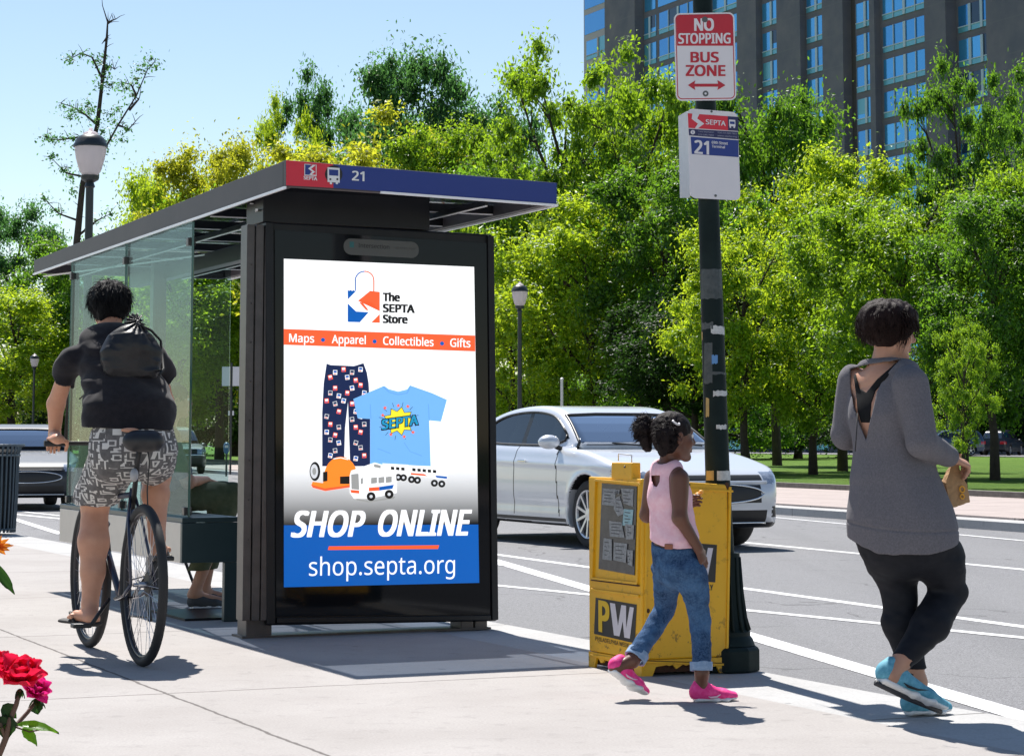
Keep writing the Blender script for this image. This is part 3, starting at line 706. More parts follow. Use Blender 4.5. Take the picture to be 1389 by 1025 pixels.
for i in range(18):
    a = 2*math.pi*i/18; r_ = (22 if i % 2 == 0 else 15); st.append((541+r_*math.cos(a)*0.95, 571+r_*math.sin(a)*.85))
ap.poly(mb, [(541+(x-541)*1.07, 571+(y-571)*1.07) for x, y in st], 6, BK); ap.poly(mb, st, 7, YE)
for i in range(12):
    a = 2*math.pi*i/12+.2; ap.line(mb, [(541+22*math.cos(a), 571+20*math.sin(a)), (541+28*math.cos(a), 571+26*math.sin(a))], .6, 6, BK)
for x, y in ((522, 553), (553, 551), (519, 563), (548, 592), (530, 589), (560, 586), (540, 550)):
    ap.poly(mb, [(x+(3 if i % 2 == 0 else 1.2)*math.cos(2*math.pi*i/10-math.pi/2), y+(3 if i % 2 == 0 else 1.2)*math.sin(2*math.pi*i/10-math.pi/2)) for i in range(10)], 7, OR)
ap.text(mb, 'SEPTA', 516.5, 583, 568, 576, 14, 8, 0.14, 0, BK); ap.text(mb, 'SEPTA', 517.5, 582, 567, 575, 12.5, 9, 0.06, 0, TE)
mb.build('picture_shirt', PM, PO)
# helmet with lamp
mb = MB()
dome = [(438, 655)]+[(462+23*math.cos(rad(a)), 648-29*math.sin(rad(a))) for a in range(180, -1, -15)]+[(485, 654), (478, 660), (440, 665), (422, 658), (424, 653)]
ap.poly(mb, dome, 6, HE); ap.poly(mb, [(422, 657), (440, 662), (480, 657), (478, 660), (441, 665.5), (424, 661)], 7, OR)
ap.poly(mb, circ(427, 639, 7.2, 20, 13), 7, BK); ap.poly(mb, circ(426, 639, 5.2, 20, 9.8), 8, PA); ap.poly(mb, circ(426, 639, 2.6, 14, 5), 9, GR)
ap.poly(mb, [(438, 640), (444, 639), (444, 652), (438, 653)], 7, BK); ap.poly(mb, [(461, 646), (474, 645.5), (474, 656), (461, 656)], 7, BK)
ap.line(mb, [(452, 622), (462, 620.5), (472, 623)], 1.2, 7, WH); mb.build('picture_helmet', PM, PO)
# toy bus
mb = MB()
body = [(474, 645), (476, 638), (482, 636), (505, 628), (508, 627), (522, 631), (537, 641), (538, 668), (500, 676), (480, 676), (474.5, 668)]
ap.poly(mb, body, 8, WH); ap.poly(mb, [(476, 643), (486, 642), (487, 664), (476.5, 663)], 9, GR); ap.poly(mb, [(475, 664), (487, 665), (487, 669), (476, 668)], 9, OR)
ap.poly(mb, [(500, 650), (537, 645), (537, 655), (500, 661)], 9, WH)
for x0, x1 in ((489, 492), (503, 511), (513, 521), (523, 531)): ap.poly(mb, [(x0, 648-(x0-500)*.06), (x1, 647-(x0-500)*.06), (x1, 655-(x0-500)*.06), (x0, 656-(x0-500)*.06)], 10, GR)
ap.poly(mb, [(500, 661), (514, 660), (514, 665), (500, 666)], 10, OR); ap.poly(mb, [(514, 660), (534, 657), (532, 662.5), (514, 665)], 10, BL); ap.poly(mb, [(507, 629), (516, 631), (516, 635), (507, 633)], 10, GR)
for x, y in ((503, 673), (527.5, 670)): ap.poly(mb, circ(x, y, 6), 10, BK); ap.poly(mb, circ(x, y, 2.2), 11, PA)
ap.poly(mb, [(482, 675), (500, 679), (536, 673), (534, 676), (500, 681), (484, 678)], 7, GR); mb.build('picture_bus', PM, PO)
# toy train
mb = MB(); ap.poly(mb, [(518, 628), (554, 630), (554, 645), (535, 643)], 6, WH); ap.poly(mb, [(555, 630.5), (607, 634), (606, 649), (556, 643.5)], 6, WH)
for i in range(5): ap.poly(mb, [(559+i*7, 634.5+i*.6), (563.5+i*7, 635+i*.6), (563.5+i*7, 639+i*.6), (559+i*7, 638.5+i*.6)], 7, BK)
for i in range(3): ap.poly(mb, [(530+i*7, 632.5+i*.5), (534.5+i*7, 633+i*.5), (534.5+i*7, 637+i*.5), (530+i*7, 636.5+i*.5)], 7, BK)
ap.poly(mb, [(557, 641), (575, 642.5), (580, 645.5), (557, 643.5)], 7, OR); ap.poly(mb, [(590, 644.5), (606, 646), (606, 649), (592, 647.5)], 7, BL)
for x, y in ((540, 647), (547, 647.5), (558, 650), (566, 651), (589, 655), (599, 656)): ap.poly(mb, circ(x, y, 4.8), 7, BK); ap.poly(mb, circ(x, y, 1.8), 8, PA)
mb.build('picture_train', PM, PO)
mb = MB(); ap.text(mb, 'SHOP', 394, 727.5, 491, 726.5, 34, 5, 0.05, 0.2, WH); ap.text(mb, 'ONLINE', 510, 726.2, 634, 725, 34, 5, 0.05, 0.2, WH)
ap.poly(mb, [(446, 740.5), (595.5, 739), (594, 744), (444.5, 745.5)], 4, OR); ap.text(mb, 'shop.septa.org', 419, 780.5, 617, 777, 24.5, 4, 0.0, 0, WH)
mb.build('poster_lettering', PM, PO)
# ------------------------------------------------------------------ sign pole
M_pole = mat('pole_green_black', (0.005, 0.012, 0.012), 0.55, spec=.15, noise=(8, 0.6, (0.014, 0.026, 0.024)), bump=(40, .25, .004))
PD = 10.88
pole_ax = [At(985, 905, PD), At(981, 830, PD), At(973.5, 650, PD), At(961, 270, PD), At(953, 0, PD), At(951, -60, PD)]
b0_ = G(985, 905); PL = thing('sign_pole', 'dark green street pole with torn stickers and a flared base behind the yellow box', 'pole', tuple(V((pole_ax[0].x, PD, 0))))
pole_ax[0].z = 0.30
MB().tube(pole_ax, [.085, .07, .0605, .0515, .0495, .049], 28).build('shaft', M_pole, PL, smooth='auto')
def oct_ring(prof, n=8):
    mb = MB(); mb.lathe(V((pole_ax[0].x, PD, 0)), prof, n); return mb
oct_ring([(.165, 0), (.165, .10), (.155, .115), (.135, .12)], 10).build('base', M_pole, PL, bevel=.006)
oct_ring([(.14, .1205), (.13, .15), (.118, .165), (.118, .185), (.105, .20), (.095, .25), (.085, .33), (.078, .42), (.074, .52), (.07, .56)], 26).build('flared_collar', M_pole, PL, smooth='auto')
fl = MB()
for i in range(14):
    a = 2*math.pi*i/14; d = V((math.cos(a), math.sin(a), 0)); c_ = V((pole_ax[0].x, PD, 0)); fl.tube([c_+d*.116+Z*.19, c_+d*.098+Z*.25, c_+d*.083+Z*.37, c_+d*.073+Z*.54], [.008, .008, .007, .004], 6)
fl.build('fluting', M_pole, PL, smooth=True)
M_pap = mat('torn_paper', (0.62, 0.62, 0.6), 0.8, noise=(60, .6, (.3, .3, .3))); M_tape = mat('old_tape', (0.03, 0.04, 0.042), 0.5, noise=(30, .5, (.12, .13, .13))); M_ypap = mat('yellowed_paper', (0.45, 0.32, 0.12), .8, noise=(50, .6, (.25, .2, .1)))
def pole_at(y):
    ys = [905, 830, 650, 270, 0, -60]; xs = [985, 981, 973.5, 961, 953, 951]; rs = [.085, .07, .0605, .0515, .0495, .049]
    for i in range(5):
        if ys[i+1] <= y <= ys[i]:
            t = (ys[i]-y)/(ys[i]-ys[i+1]); return xs[i]+(xs[i+1]-xs[i])*t, rs[i]+(rs[i+1]-rs[i])*t
def sticker(x0, y0, x1, y1, m, name='sticker', skew=0.0, rag=1.2):
    rnd = random.Random(int(x0*7+y0)); vs = []; fs = []; n = 7
    for j, y in enumerate((y0, y1)):
        cx, r = pole_at(y); rp_ = r*3000/PD
        for i in range(n+1):
            x = x0+(x1-x0)*i/n; s_ = max(-.99, min(.99, (x-cx)/rp_)); a = math.asin(s_); yy = y+skew*(i/n)+rnd.uniform(-rag, rag)
            c = At(cx, yy, PD); vs.append(c+V((math.sin(a), -math.cos(a), 0))*(r+.0018))
    fs = [(i, i+1, n+2+i, n+1+i) for i in range(n)]
    MB().add(vs, fs).build(name, m, PL)
for a_ in ((944, 416, 951, 427, M_pap), (963, 442, 985, 453, M_pap, 'sticker', 2), (947, 450, 953, 462, M_ypap), (951, 366, 978, 406, M_tape), (964, 482, 972, 494, mat('blue_scrap', (.1, .25, .5), .6)), (966, 531, 987, 538, M_pap, 'sticker', -2), (970, 576, 984, 582, M_pap),
          (971, 638, 990, 651, M_pap, 'sticker', 0, .4), (958, 638, 967, 651, M_ypap, 'sticker', 0, .4), (955, 465, 965, 520, M_tape), (957, 540, 961, 565, M_ypap), (962, 505, 988, 508, M_tape), (952, 438, 966, 447, M_tape)): sticker(*a_)
# ------------------------------------------------------------------ signs on the pole
M_sred = mat('no_stopping_red', (0.50, 0.012, 0.03), 0.45, noise=(12, .3, (.4, .02, .04))); M_swhite = mat('sign_face_white', (0.74, 0.70, 0.72), 0.45, noise=(9, .4, (.66, .63, .66)))
M_alu = mat('sign_back', (0.55, 0.55, 0.56), .5, .3, noise=(25, .5, (.65, .65, .66))); M_bolt = mat('bolt', (.12, .12, .12), .4, .8)
sp = At(956, 77, PD-.066); sn = V((0, -1, 0))
NS = thing('no_stopping_sign', 'red and white NO STOPPING BUS ZONE sign at the top of the pole', 'sign', tuple(sp))
a1 = Art(sp, sn, None, .0008)
def warp(pts, Q):   # unit square -> photo quad (TL,TR,BR,BL)
    o = []
    for u, v in pts:
        o.append(tuple((Q[0][i]*(1-u)+Q[1][i]*u)*(1-v)+(Q[3][i]*(1-u)+Q[2][i]*u)*v for i in (0, 1)))
    return o
Q1 = ((914, 18.5), (996, 17), (999, 136), (917, 137))
def rr1(i, rr): return warp([(x/85, y/120) for x, y in rrect(i, i, 85-i, 120-i, rr)], Q1)
mb = MB(); mb.prism([a1.P(x, y, 0) for x, y in rr1(0, 8)], V((0, .004, 0))); mb.build('plate', M_swhite, NS)
mb = MB(); a1.poly(mb, rr1(2, 6.5), 1, 0); a1.poly(mb, rr1(3.2, 5.5), 2, 1)
top = [p for p in rr1(3.2, 5.5) if p[1] < 60]; lft = min(p[0] for p in top); rgt = max(p[0] for p in top)
yl = 62.5; top = sorted(top, key=lambda p: math.atan2(p[1]-62, p[0]-956)); a1.poly(mb, [(918.5, yl)]+[p for p in top]+[(994.3, yl)], 3, 0)
a1.text(mb, 'NO', 941.5, 42, 968.5, 41.6, 16, 4, .055, 0, 1); a1.text(mb, 'STOPPING', 920, 59.5, 991, 59, 13.5, 4, .045, 0, 1)
a1.text(mb, 'BUS', 936.5, 84.8, 975, 84.8, 13.5, 4, .06, 0, 0); a1.text(mb, 'ZONE', 930, 103.2, 984, 103.2, 14, 4, .06, 0, 0)
a1.poly(mb, [(933, 116), (943, 109.5), (942, 114), (974, 114), (973, 109), (984, 116), (973, 122.5), (974, 118), (942, 118), (943, 122.5)], 4, 0)
a1.poly(mb, circ(957, 127.3, 4), 4, 2); a1.poly(mb, circ(957, 127.3, 1.5), 5, 1); a1.poly(mb, circ(956, 27, 4), 5, 2); mb.build('sign_face', [M_sred, M_swhite, M_bolt], NS)
s2p = At(962, 210, PD-.068); s2n = -U
SP = thing('route_sign', 'white bus stop route sign with red, navy and blue bands below the NO STOPPING sign', 'sign', tuple(s2p))
a2 = Art(s2p, s2n, None, .0008)
Q2 = ((932.5, 147), (1000.5, 152.5), (1004.5, 272), (936.5, 268.5))
def rr2(i, rr): return warp([(x/70, y/121) for x, y in rrect(i, i, 70-i, 121-i, rr)], Q2)
mb = MB(); mb.prism([a2.P(x, y, 0) for x, y in rr2(0, 8)], U*.004); mb.build('plate', M_swhite, SP, weld=True)
# second plate of the folded sign, turned away at the left
e0, e1 = a2.P(936, 148.5, 0), a2.P(938.5, 268, 0); dv = V((-.045, .14, 0)); mb = MB()
pr_ = [(0, .04), (.25, .01), (1, .03), (1, .97), (.25, .995), (0, .97)]
mb.prism([e0*(1-b)+e1*b+dv*a for a, b in pr_], V((-.003, -.001, 0))); mb.build('folded_plate', M_alu, SP)
mb = MB()
a2.poly(mb, [(932.8, 153.9), (1000.8, 159), (1001.2, 178), (933.8, 173.7)], 1, 0); a2.poly(mb, [(987, 157.9), (1000.8, 159), (1001.2, 178), (987.5, 177.1)], 2, 2)
a2.poly(mb, [(934, 174.9), (1001.2, 179), (1001.5, 189.3), (934.6, 183.8)], 1, 2); a2.poly(mb, [(936.7, 185.6), (1001.5, 190.6), (1001.7, 213.4), (938.2, 209)], 1, 3)
a2.poly(mb, [(939, 154.4), (948.5, 155), (945.5, 161), (955, 168), (946.5, 174.3), (942.5, 174), (946.5, 168), (938, 161.5)], 2, 1)
a2.text(mb, 'SEPTA', 957, 168.6, 984, 171, 6.4, 3, .05, 0, 1)
for q_ in (([(988.5, 162.5), (997, 163), (997.3, 172), (988.8, 171.4)], 3, 1), ([(989.6, 165), (996, 165.4), (996.1, 168.8), (989.7, 168.4)], 4, 3), ([(989.3, 171.4), (991.3, 171.6), (991.3, 173.8), (989.3, 173.6)], 3, 1), ([(994.6, 171.8), (996.8, 172), (996.8, 174), (994.6, 173.8)], 3, 1)): a2.poly(mb, *q_)
a2.poly(mb, circ(939.5, 179.6, 3), 2, 1); a2.text(mb, 'i', 939, 181.2, 940, 181.3, 3.4, 3, 0, 0, 3)
for y_, t_ in ((179.3, 'Travel Information'), (183.5, '215-580-7800')): a2.text(mb, t_, 947, y_, 968, y_+1.3, 1.9, 2, 0, 0, 4)
for y_, t_ in ((181, 'TDD 215-580-7853'), (185, 'www.septa.org')): a2.text(mb, t_, 973, y_, 999, y_+1.6, 1.9, 2, 0, 0, 4)
a2.text(mb, '21', 941.5, 208, 961.5, 209.6, 17.5, 3, .05, 0, 1); a2.text(mb, '69th Street', 965, 195, 987, 196.7, 3.6, 3, .04, 0, 1); a2.text(mb, 'Terminal', 965.3, 200.3, 983, 201.6, 3.4, 3, .04, 0, 1)
a2.poly(mb, circ(965, 151.5, 1.6), 2, 5); a2.poly(mb, circ(970.5, 265.5, 1.8), 2, 5)
mb.build('sign_face', [M_red, M_swhite, mat('sign_navy', (0.02, .02, .09), .45), M_blue, mat('small_print', (.4, .4, .5), .5), M_bolt], SP)
# ------------------------------------------------------------------ yellow newspaper box
k = NT('box_yellow'); tc = k.n('TexCoord'); o_ = tc.outputs['Object']; n1 = k.noise(o_, 3, 6, .6); n2 = k.noise(o_, 22, 6, .7); sx = k.n('SeparateXYZ'); k.link(k.n('NewGeometry').outputs['Position'], sx.inputs[0])
c = k.mix(k.rng(n1, .35, .7, 0, .55), (0.80, 0.43, 0.008), (0.64, 0.32, 0.008)); rust = k.math('MULTIPLY', k.rng(n2, .57, .63), k.rng(sx.outputs['Z'], .32, .0, .22, 1))
c = k.mix(rust, c, (0.06, 0.025, 0.012)); k.set(Base_Color=c, Roughness=0.42, Specular_IOR_Level=.5); k.bump(n2, .15, .004); M_yel = k.m
M_rust = mat('rust', (.05, .022, .012), .9, noise=(40, .6, (.12, .05, .02)))
C0 = G(871, 917); da = V((-.45, .893, 0)).normalized(); db = V((.93, .367, 0)).normalized()
nA = V((-da.y, da.x, 0)); nA = -nA if nA.y > 0 else nA; nB = V((db.y, -db.x, 0))
if nA.x > 0: nA = V((-abs(nA.x), nA.y, 0))
NB = thing('newspaper_box', 'dented yellow newspaper box with PW panel and stickered window', 'newspaper box', tuple(C0))
aA = Art(C0, nA, None, .0015); aB = Art(C0, nB, None, .0015)
PA_ = lambda x, y, L=0: aA.P(x, y, L); PB_ = lambda x, y, L=0: aB.P(x, y, L)
A0, A1_, B1_ = PA_(799, 906), C0.copy(), PB_(990, 913); top0 = PA_(807, 646).z; topc = PB_(874, 649).z; topb = PB_(996, 657).z
bot = .075
def vz(p, z, lean=0.0): q = V(p); q.z = z; q.x += lean*z*1.4; return q
mb = MB(); D4 = A0+(B1_-C0)
body = [A0, C0, B1_, D4]; tz = [top0, topc, topb, topb]
vs = [vz(p, bot) for p in body]+[vz(p, z) for p, z in zip(body, tz)]
mb.add(vs, [(3, 2, 1, 0), (4, 5, 6, 7), (0, 1, 5, 4), (1, 2, 6, 5), (2, 3, 7, 6), (3, 0, 4, 7)]); mb.build('body', M_yel, NB, bevel=.008)
# skirt with ragged openings
def skirt(p, q, name, sd_):
    rnd = random.Random(sd_); mb = MB(); n = 26; nn = (q-p).normalized().cross(Z); top = []; low = []
    for i in range(n+1):
        t = i/n; b = p.lerp(q, t); e = min(t, 1-t); h_ = 0.0 if e < .13 else .028+.022*rnd.random(); top.append(vz(b, bot-.001)+nn*.002); low.append(vz(b, h_)+nn*.002)
    for i in range(n): mb.prism([low[i], low[i+1], top[i+1], top[i]], -nn*.012)
    mb.build(name, M_yel, NB)
skirt(A0, C0, 'skirt', 2); skirt(C0, B1_, 'skirt', 5)
bk = MB(); ins_ = [p.lerp((A0+B1_)/2, .12) for p in (A0, C0, B1_, D4)]; bk.add([vz(p, .012) for p in ins_]+[vz(p, bot-.004) for p in ins_], [(3, 2, 1, 0), (4, 5, 6, 7), (0, 1, 5, 4), (1, 2, 6, 5), (2, 3, 7, 6), (3, 0, 4, 7)]); bk.build('underside', M_rust, NB)
# rim ledge lines and door frame
mb = MB()
def bar(f, pts, w, d, m=0):
    for (x0, y0), (x1, y1) in zip(pts, pts[1:]): mb.beam(f(x0, y0, 0), f(x1, y1, 0), w, d, up=(nA if f is PA_ else nB), mi=m)
bar(PA_, [(809, 651), (869, 656), (866, 791), (805, 784), (809, 651)], .012, .022); bar(PA_, [(803, 799), (868, 808)], .012, .02); bar(PA_, [(804, 786), (868, 794)], .006, .026, 1); bar(PB_, [(874, 660), (994, 666)], .010, .014)
bar(PB_, [(872, 897), (991, 901)], .010, .016); bar(PA_, [(801, 888), (870, 897)], .010, .016); bar(PB_, [(990, 660), (985.5, 905)], .012, .014); bar(PB_, [(877, 655), (874, 905)], .012, .014)
bar(PB_, [(874, 895.5), (989, 899)], .003, .02, 1); mb.build('trim', [M_yel, M_rust], NB, bevel=.003)
mb = MB(); M_winb = mat('scratched_window', (0.035, 0.035, 0.038), .25, noise=(14, .6, (.09, .09, .09)))
mb.prism([PA_(817.5, 655, 1), PA_(865, 659.5, 1), PA_(861.5, 779.7, 1), PA_(813, 771, 1)], nA*.003); win_ = mb.build('window', M_winb, NB)
M_lbl = mat('window_paper', (.34, .35, .35), .6, noise=(70, .8, (.12, .12, .12))); M_lbl2 = mat('window_paper_teal', (.35, .5, .52), .6, noise=(60, .7, (.1, .3, .35)))
for i, q_ in enumerate(([(819, 662), (837, 663), (835, 686), (818, 684)], [(844, 662), (861, 663), (860, 687), (847, 682)], [(836, 676), (842, 672), (849, 696), (840, 700), (834, 690)], [(848, 690), (861, 691), (859, 714), (846, 712)], [(828, 706), (845, 708), (849, 729), (829, 727)],
                       [(850, 710), (862, 712), (861, 731), (851, 731)], [(821, 729), (832, 731), (832, 760), (819, 758)], [(835, 735), (853, 737), (851, 763), (834, 759)], [(853, 745), (861, 746), (860, 768), (854, 765)], [(838, 664), (843, 664), (842, 670), (838, 669)])):
    mb = MB(); aA.poly(mb, q_, 4+i*.3, 0); x0 = min(p[0] for p in q_); x1 = max(p[0] for p in q_); y0 = min(p[1] for p in q_); y1 = max(p[1] for p in q_)
    for j in range(4): aA.line(mb, [(x0+3, y0+(j+1)*(y1-y0)/5.5), (x1-4-(j % 2)*3, y0+1+(j+1)*(y1-y0)/5.5)], 1.2, 4.2+i*.3, 1)
    mb.build('sticker', [M_lbl2 if i == 3 else M_lbl, mat('sticker_ink', (.06, .06, .065), .6)], win_)
M_pwb = mat('panel_black', (.018, .016, .016), .4); M_pww = mat('panel_white', (.66, .62, .66), .5, noise=(20, .4, (.5, .47, .5))); M_ypw = mat('panel_yellow', (.72, .45, .01), .5); M_ink = mat('faded_ink', (.10, .07, .03), .7)
mb = MB(); aA.poly(mb, [(808.3, 810), (864, 819.5), (861.5, 872), (806, 859)], 1, 0)
aA.text(mb, 'P', 812.5, 854.5, 827.5, 858, 40, 2, .07, 0, 2); aA.poly(mb, [(828, 817), (835, 818.3), (839, 848), (843.5, 820), (850, 821), (850, 852), (855, 822.5), (860.5, 823.5), (855, 865.5), (847.5, 864), (845.5, 842), (841, 862.5), (833.5, 861)], 2, 1)
aA.text(mb, 'PHILADELPHIA WEEKLY', 808, 868, 858, 879, 5.5, 1, .03, 0, 3); mb.build('logo_panel', [M_pwb, M_pww, M_ypw, M_ink], NB)
mb = MB(); aB.poly(mb, [(902, 733), (972.5, 738.5), (970, 789.5), (900, 784)], 1, 0)
aB.text(mb, 'P', 906, 779.5, 924, 781, 41, 2, .07, 0, 2); aB.poly(mb, [(926, 740), (934, 740.7), (938, 770), (943, 741.5), (951, 742), (954, 771), (960, 742.5), (967, 743), (959, 785), (951, 784.5), (946.5, 762), (941, 783.7), (933, 783)], 2, 1)
aB.text(mb, 'PHILADELPHIA WEEKLY', 903, 795, 967, 800, 7, 1, .05, 0, 3); mb.build('logo_panel', [M_pwb, M_pww, M_ypw, M_pwb], NB)
# coin box on top with wire handle
mb = MB(); c0_, c1_ = PA_(829, 648), PA_(857, 650); hz = PA_(830, 624).z
mb.prism([V((p.x, p.y, top0-.01)) for p in (c0_, c1_, c1_-nA*.05, c0_-nA*.05)], Z*(hz-top0)); cb = mb.build('coin_box', M_yel, NB, bevel=.005)
h_0, h_1 = PA_(834, 625)-nA*.02, PA_(852, 627)-nA*.02; MB().tube([h_0, h_0+Z*.035, h_1+Z*.035, h_1], .003, 8).build('handle', M_alu, cb, smooth=True)
MB().ell(PA_(848, 633)+nA*.002, (.006, .004, .006)).build('lock', M_bolt, cb, smooth=True)
mb = MB()
for (x, y) in ((881, 656), (990, 661), (935, 657)): mb.ell(PB_(x, y, 1), (.005, .004, .005), n=8, m=5)
for (x, y, s_) in ((986, 658, .012), (876, 780, .008), (879, 828, .009), (989, 705, .006), (988, 812, .007)): mb.ell(PB_(x, y, 0), (s_, .003, s_*1.3), n=8, m=5)
mb.build('rust_spots', M_rust, NB); 
# ------------------------------------------------------------------ street lamps
k = NT('lamp_globe'); k.set(Base_Color=(.85, .8, .82), Roughness=.25); tl = k.n('BsdfTranslucent'); tl.inputs[0].default_value = (.95, .88, .9, 1); ms_ = k.n('MixShader'); ms_.inputs[0].default_value = .6; k.link(k.b.outputs[0], ms_.inputs[1]); k.link(tl.outputs[0], ms_.inputs[2]); k.link(ms_.outputs[0], k.out.inputs[0]); M_globe = k.m; M_post = mat('lamp_post_black', (0.018, 0.024, 0.028), .4)
def lamp(label, group):
    t = thing('street_lamp', label, 'street lamp', (0, 0, 0), group)
    MB().lathe((0, 0, 0), [(.22, 0), (.22, .12), (.17, .2), (.15, .5), (.11, .6), (.085, .8), (.065, 1.1), (.055, 2.5), (.052, 4.42), (.07, 4.44), (.05, 4.5)], 16).build('post', M_post, t, smooth='auto')
    hd_ = MB().lathe((0, 0, 4.5), [(.06, 0), (.11, .03), (.12, .06), (.12, .09)], 20).build('collar', M_post, t, smooth='auto')
    MB().lathe((0, 0, 4.59), [(.10, 0), (.14, .06), (.185, .22), (.205, .34), (.205, .38)], 24).build('globe', M_globe, t, smooth='auto')
    cp = MB().lathe((0, 0, 4.97), [(.225, 0), (.225, .03), (.21, .05), (.19, .1), (.15, .145), (.11, .165)], 24).build('cap', M_post, t, smooth='auto')
    MB().lathe((0, 0, 5.135), [(.10, 0), (.10, .02), (.06, .045), (.03, .055), (.025, .09), (0, .1)], 16).build('finial', M_globe, cp, smooth='auto')
    MB().lathe((0, 0, 4.62), [(.045, 0), (.045, .16), (.02, .2)], 12).build('bulb_holder', M_post, t)
    return t
LP_ = [(118, 30, .0, 5.36), (705, 59.5, .05, 5.35), (48, 109, .05, 5.36)]
lm = lamp('street lamp with frosted globe rising behind the shelter roof at the left', 'black post top street lamps')
lbs = ['', 'small street lamp with white globe just right of the advertising panel, behind the white car', 'tiny far street lamp seen between the tree trunks left of the cyclist']
for i, (x, D, z0, zt3) in enumerate(LP_):
    p = V(((x-CX)/F*D, D, z0)); ttop = EYE+(598-(172, 383, 480)[i])/3000*D; sc_ = (ttop-z0)/5.23
    o = lm if i == 0 else dup(lm, p, 0, lbs[i]); o.location = p; o.scale = (sc_*1.02, sc_*1.02, sc_)
# ------------------------------------------------------------------ trash can at the left border
TC = V(((-2-CX)/F*26.6, 26.6, 0)); M_bin = mat('bin_slate', (0.045, 0.07, 0.09), .45, noise=(10, .5, (.08, .11, .13)))
tb = thing('litter_bin', 'slate blue slatted metal litter bin at the left border', 'litter bin', tuple(TC))
MB().lathe(TC, [(.225, .05), (.24, .3), (.255, 1.0)], 24).build('liner', mat('bin_liner', (.01, .012, .014), .6), tb, smooth=True)
mb = MB()
for i in range(30):
    a = 2*math.pi*i/30; d = V((math.cos(a), math.sin(a), 0)); tn = V((-d.y, d.x, 0)); mb.tube([TC+d*.245+Z*.02, TC+d*.262+Z*.4, TC+d*.275+Z*.95, TC+d*.30+Z*1.03, TC+d*.34+Z*1.06], [.014, .014, .013, .012, .012], 4)
mb.build('slats', M_bin, tb)
for z_, r_ in ((.06, .25), (1.05, .335), (.93, .285)): MB().torus(TC+Z*z_, r_, .014, Z, 32, 6).build('hoop', M_bin, tb, smooth=True)
# ------------------------------------------------------------------ far signs, meters, grey post
D_ = 74.0
def fpx(x, D, z=0.0): return V(((x-CX)/F*D, D, z))
fs_ = thing('parking_sign', 'pair of small white signs on one thin post across the street', 'sign', tuple(fpx(315, D_, 0)))
MB().tube([fpx(315, D_, 0), fpx(315, D_, 3.7)], .035, 8).build('post', M_post, fs_)
for x0, x1 in ((302, 313), (316.5, 327)):
    mb = MB(); mb.prism([fpx(x0, D_-.05, 1.1+(598-524)/3000*D_), fpx(x1, D_-.05, 1.1+(598-524)/3000*D_), fpx(x1, D_-.05, 1.1+(598-498)/3000*D_), fpx(x0, D_-.05, 1.1+(598-498)/3000*D_)], V((0, .02, 0))); mb.build('sign_plate', M_swhite, fs_)
for i_, x0 in enumerate((311, 316.6)):
    mb = MB(); mb.prism([fpx(x0, D_-.06, 1.95), fpx(x0+2.2, D_-.06, 1.95), fpx(x0+2.2, D_-.06, 2.1), fpx(x0, D_-.06, 2.1)], V((0, .02, 0))); mb.build('small_plate', M_swhite, fs_)
mt_ = thing('parking_meter', 'blue headed parking meter at the far kerb beside the thin sign post', 'parking meter', tuple(fpx(309.5, 70, 0)))
MB().tube([fpx(309.5, 70, 0), fpx(309.5, 70, .72)], .03, 8).build('post', M_post, mt_); M_mb = mat('meter_blue', (.04, .13, .25), .4)
MB().lathe(fpx(309.5, 70, .70), [(.05, 0), (.09, .08), (.10, .25), (.08, .32), (.03, .36)], 14).build('head', M_mb, mt_, smooth=True)
MB().box(fpx(309.5, 69.9, .93), (.1, .03, .08)).build('display', M_alu, mt_)
gp = thing('grey_post', 'short pale grey post standing behind the roof of the white car', 'post', tuple(fpx(762, 62, 0)))
MB().tube([fpx(762, 62, 0), fpx(762, 62, 2.8)], .04, 8).build('shaft', M_alu, gp); MB().lathe(fpx(762, 62, 2.8), [(.05, 0), (.05, .04), (.01, .06)], 8).build('cap', M_alu, gp)
# ------------------------------------------------------------------ rose bush at the lower left, close to the camera
M_rose = mat('rose_petal', (0.85, 0.02, 0.07), .5, trl=.5); 
def leafmat(name, col, tr, rough=.5, spec=.4, var=None):
    k = NT(name); g_ = k.n('NewGeometry'); ri = g_.outputs['Random Per Island']
    c = k.mix(ri, col, var or tuple(x*.55 for x in col)); k.set(Base_Color=c, Roughness=rough, Specular_IOR_Level=spec)
    tl = k.n('BsdfTranslucent'); c2 = k.mix(ri, tr, tuple(x*.6 for x in tr)); k.link(c2, tl.inputs[0]); ad = k.n('MixShader'); ad.inputs[0].default_value = .5
    k.link(k.b.outputs[0], ad.inputs[1]); k.link(tl.outputs[0], ad.inputs[2]); k.link(ad.outputs[0], k.out.inputs[0]); return k.m
M_petal = leafmat('petal_red', (.72, .012, .03), (.95, .02, .08), .5, .3, (.62, .01, .09)); M_petalp = leafmat('petal_pink', (.8, .02, .25), (.95, .03, .3), .5, .3)
M_rleaf = leafmat('rose_leaf', (.06, .20, .01), (.25, .55, .02), .35, .6, (.02, .09, .01)); M_stem = mat('rose_stem', (.10, .05, .03), .6); M_dleaf = leafmat('rose_leaf_dark', (.01, .035, .008), (.03, .1, .01), .4)
RD = 3.5
RB = thing('rose_bush', 'red rose bush with two open blooms at the lower left corner', 'rose bush', tuple(G(-60, 1100)*1.0))
def rpt(x, y, d=0.0): return At(x, y, RD+d)
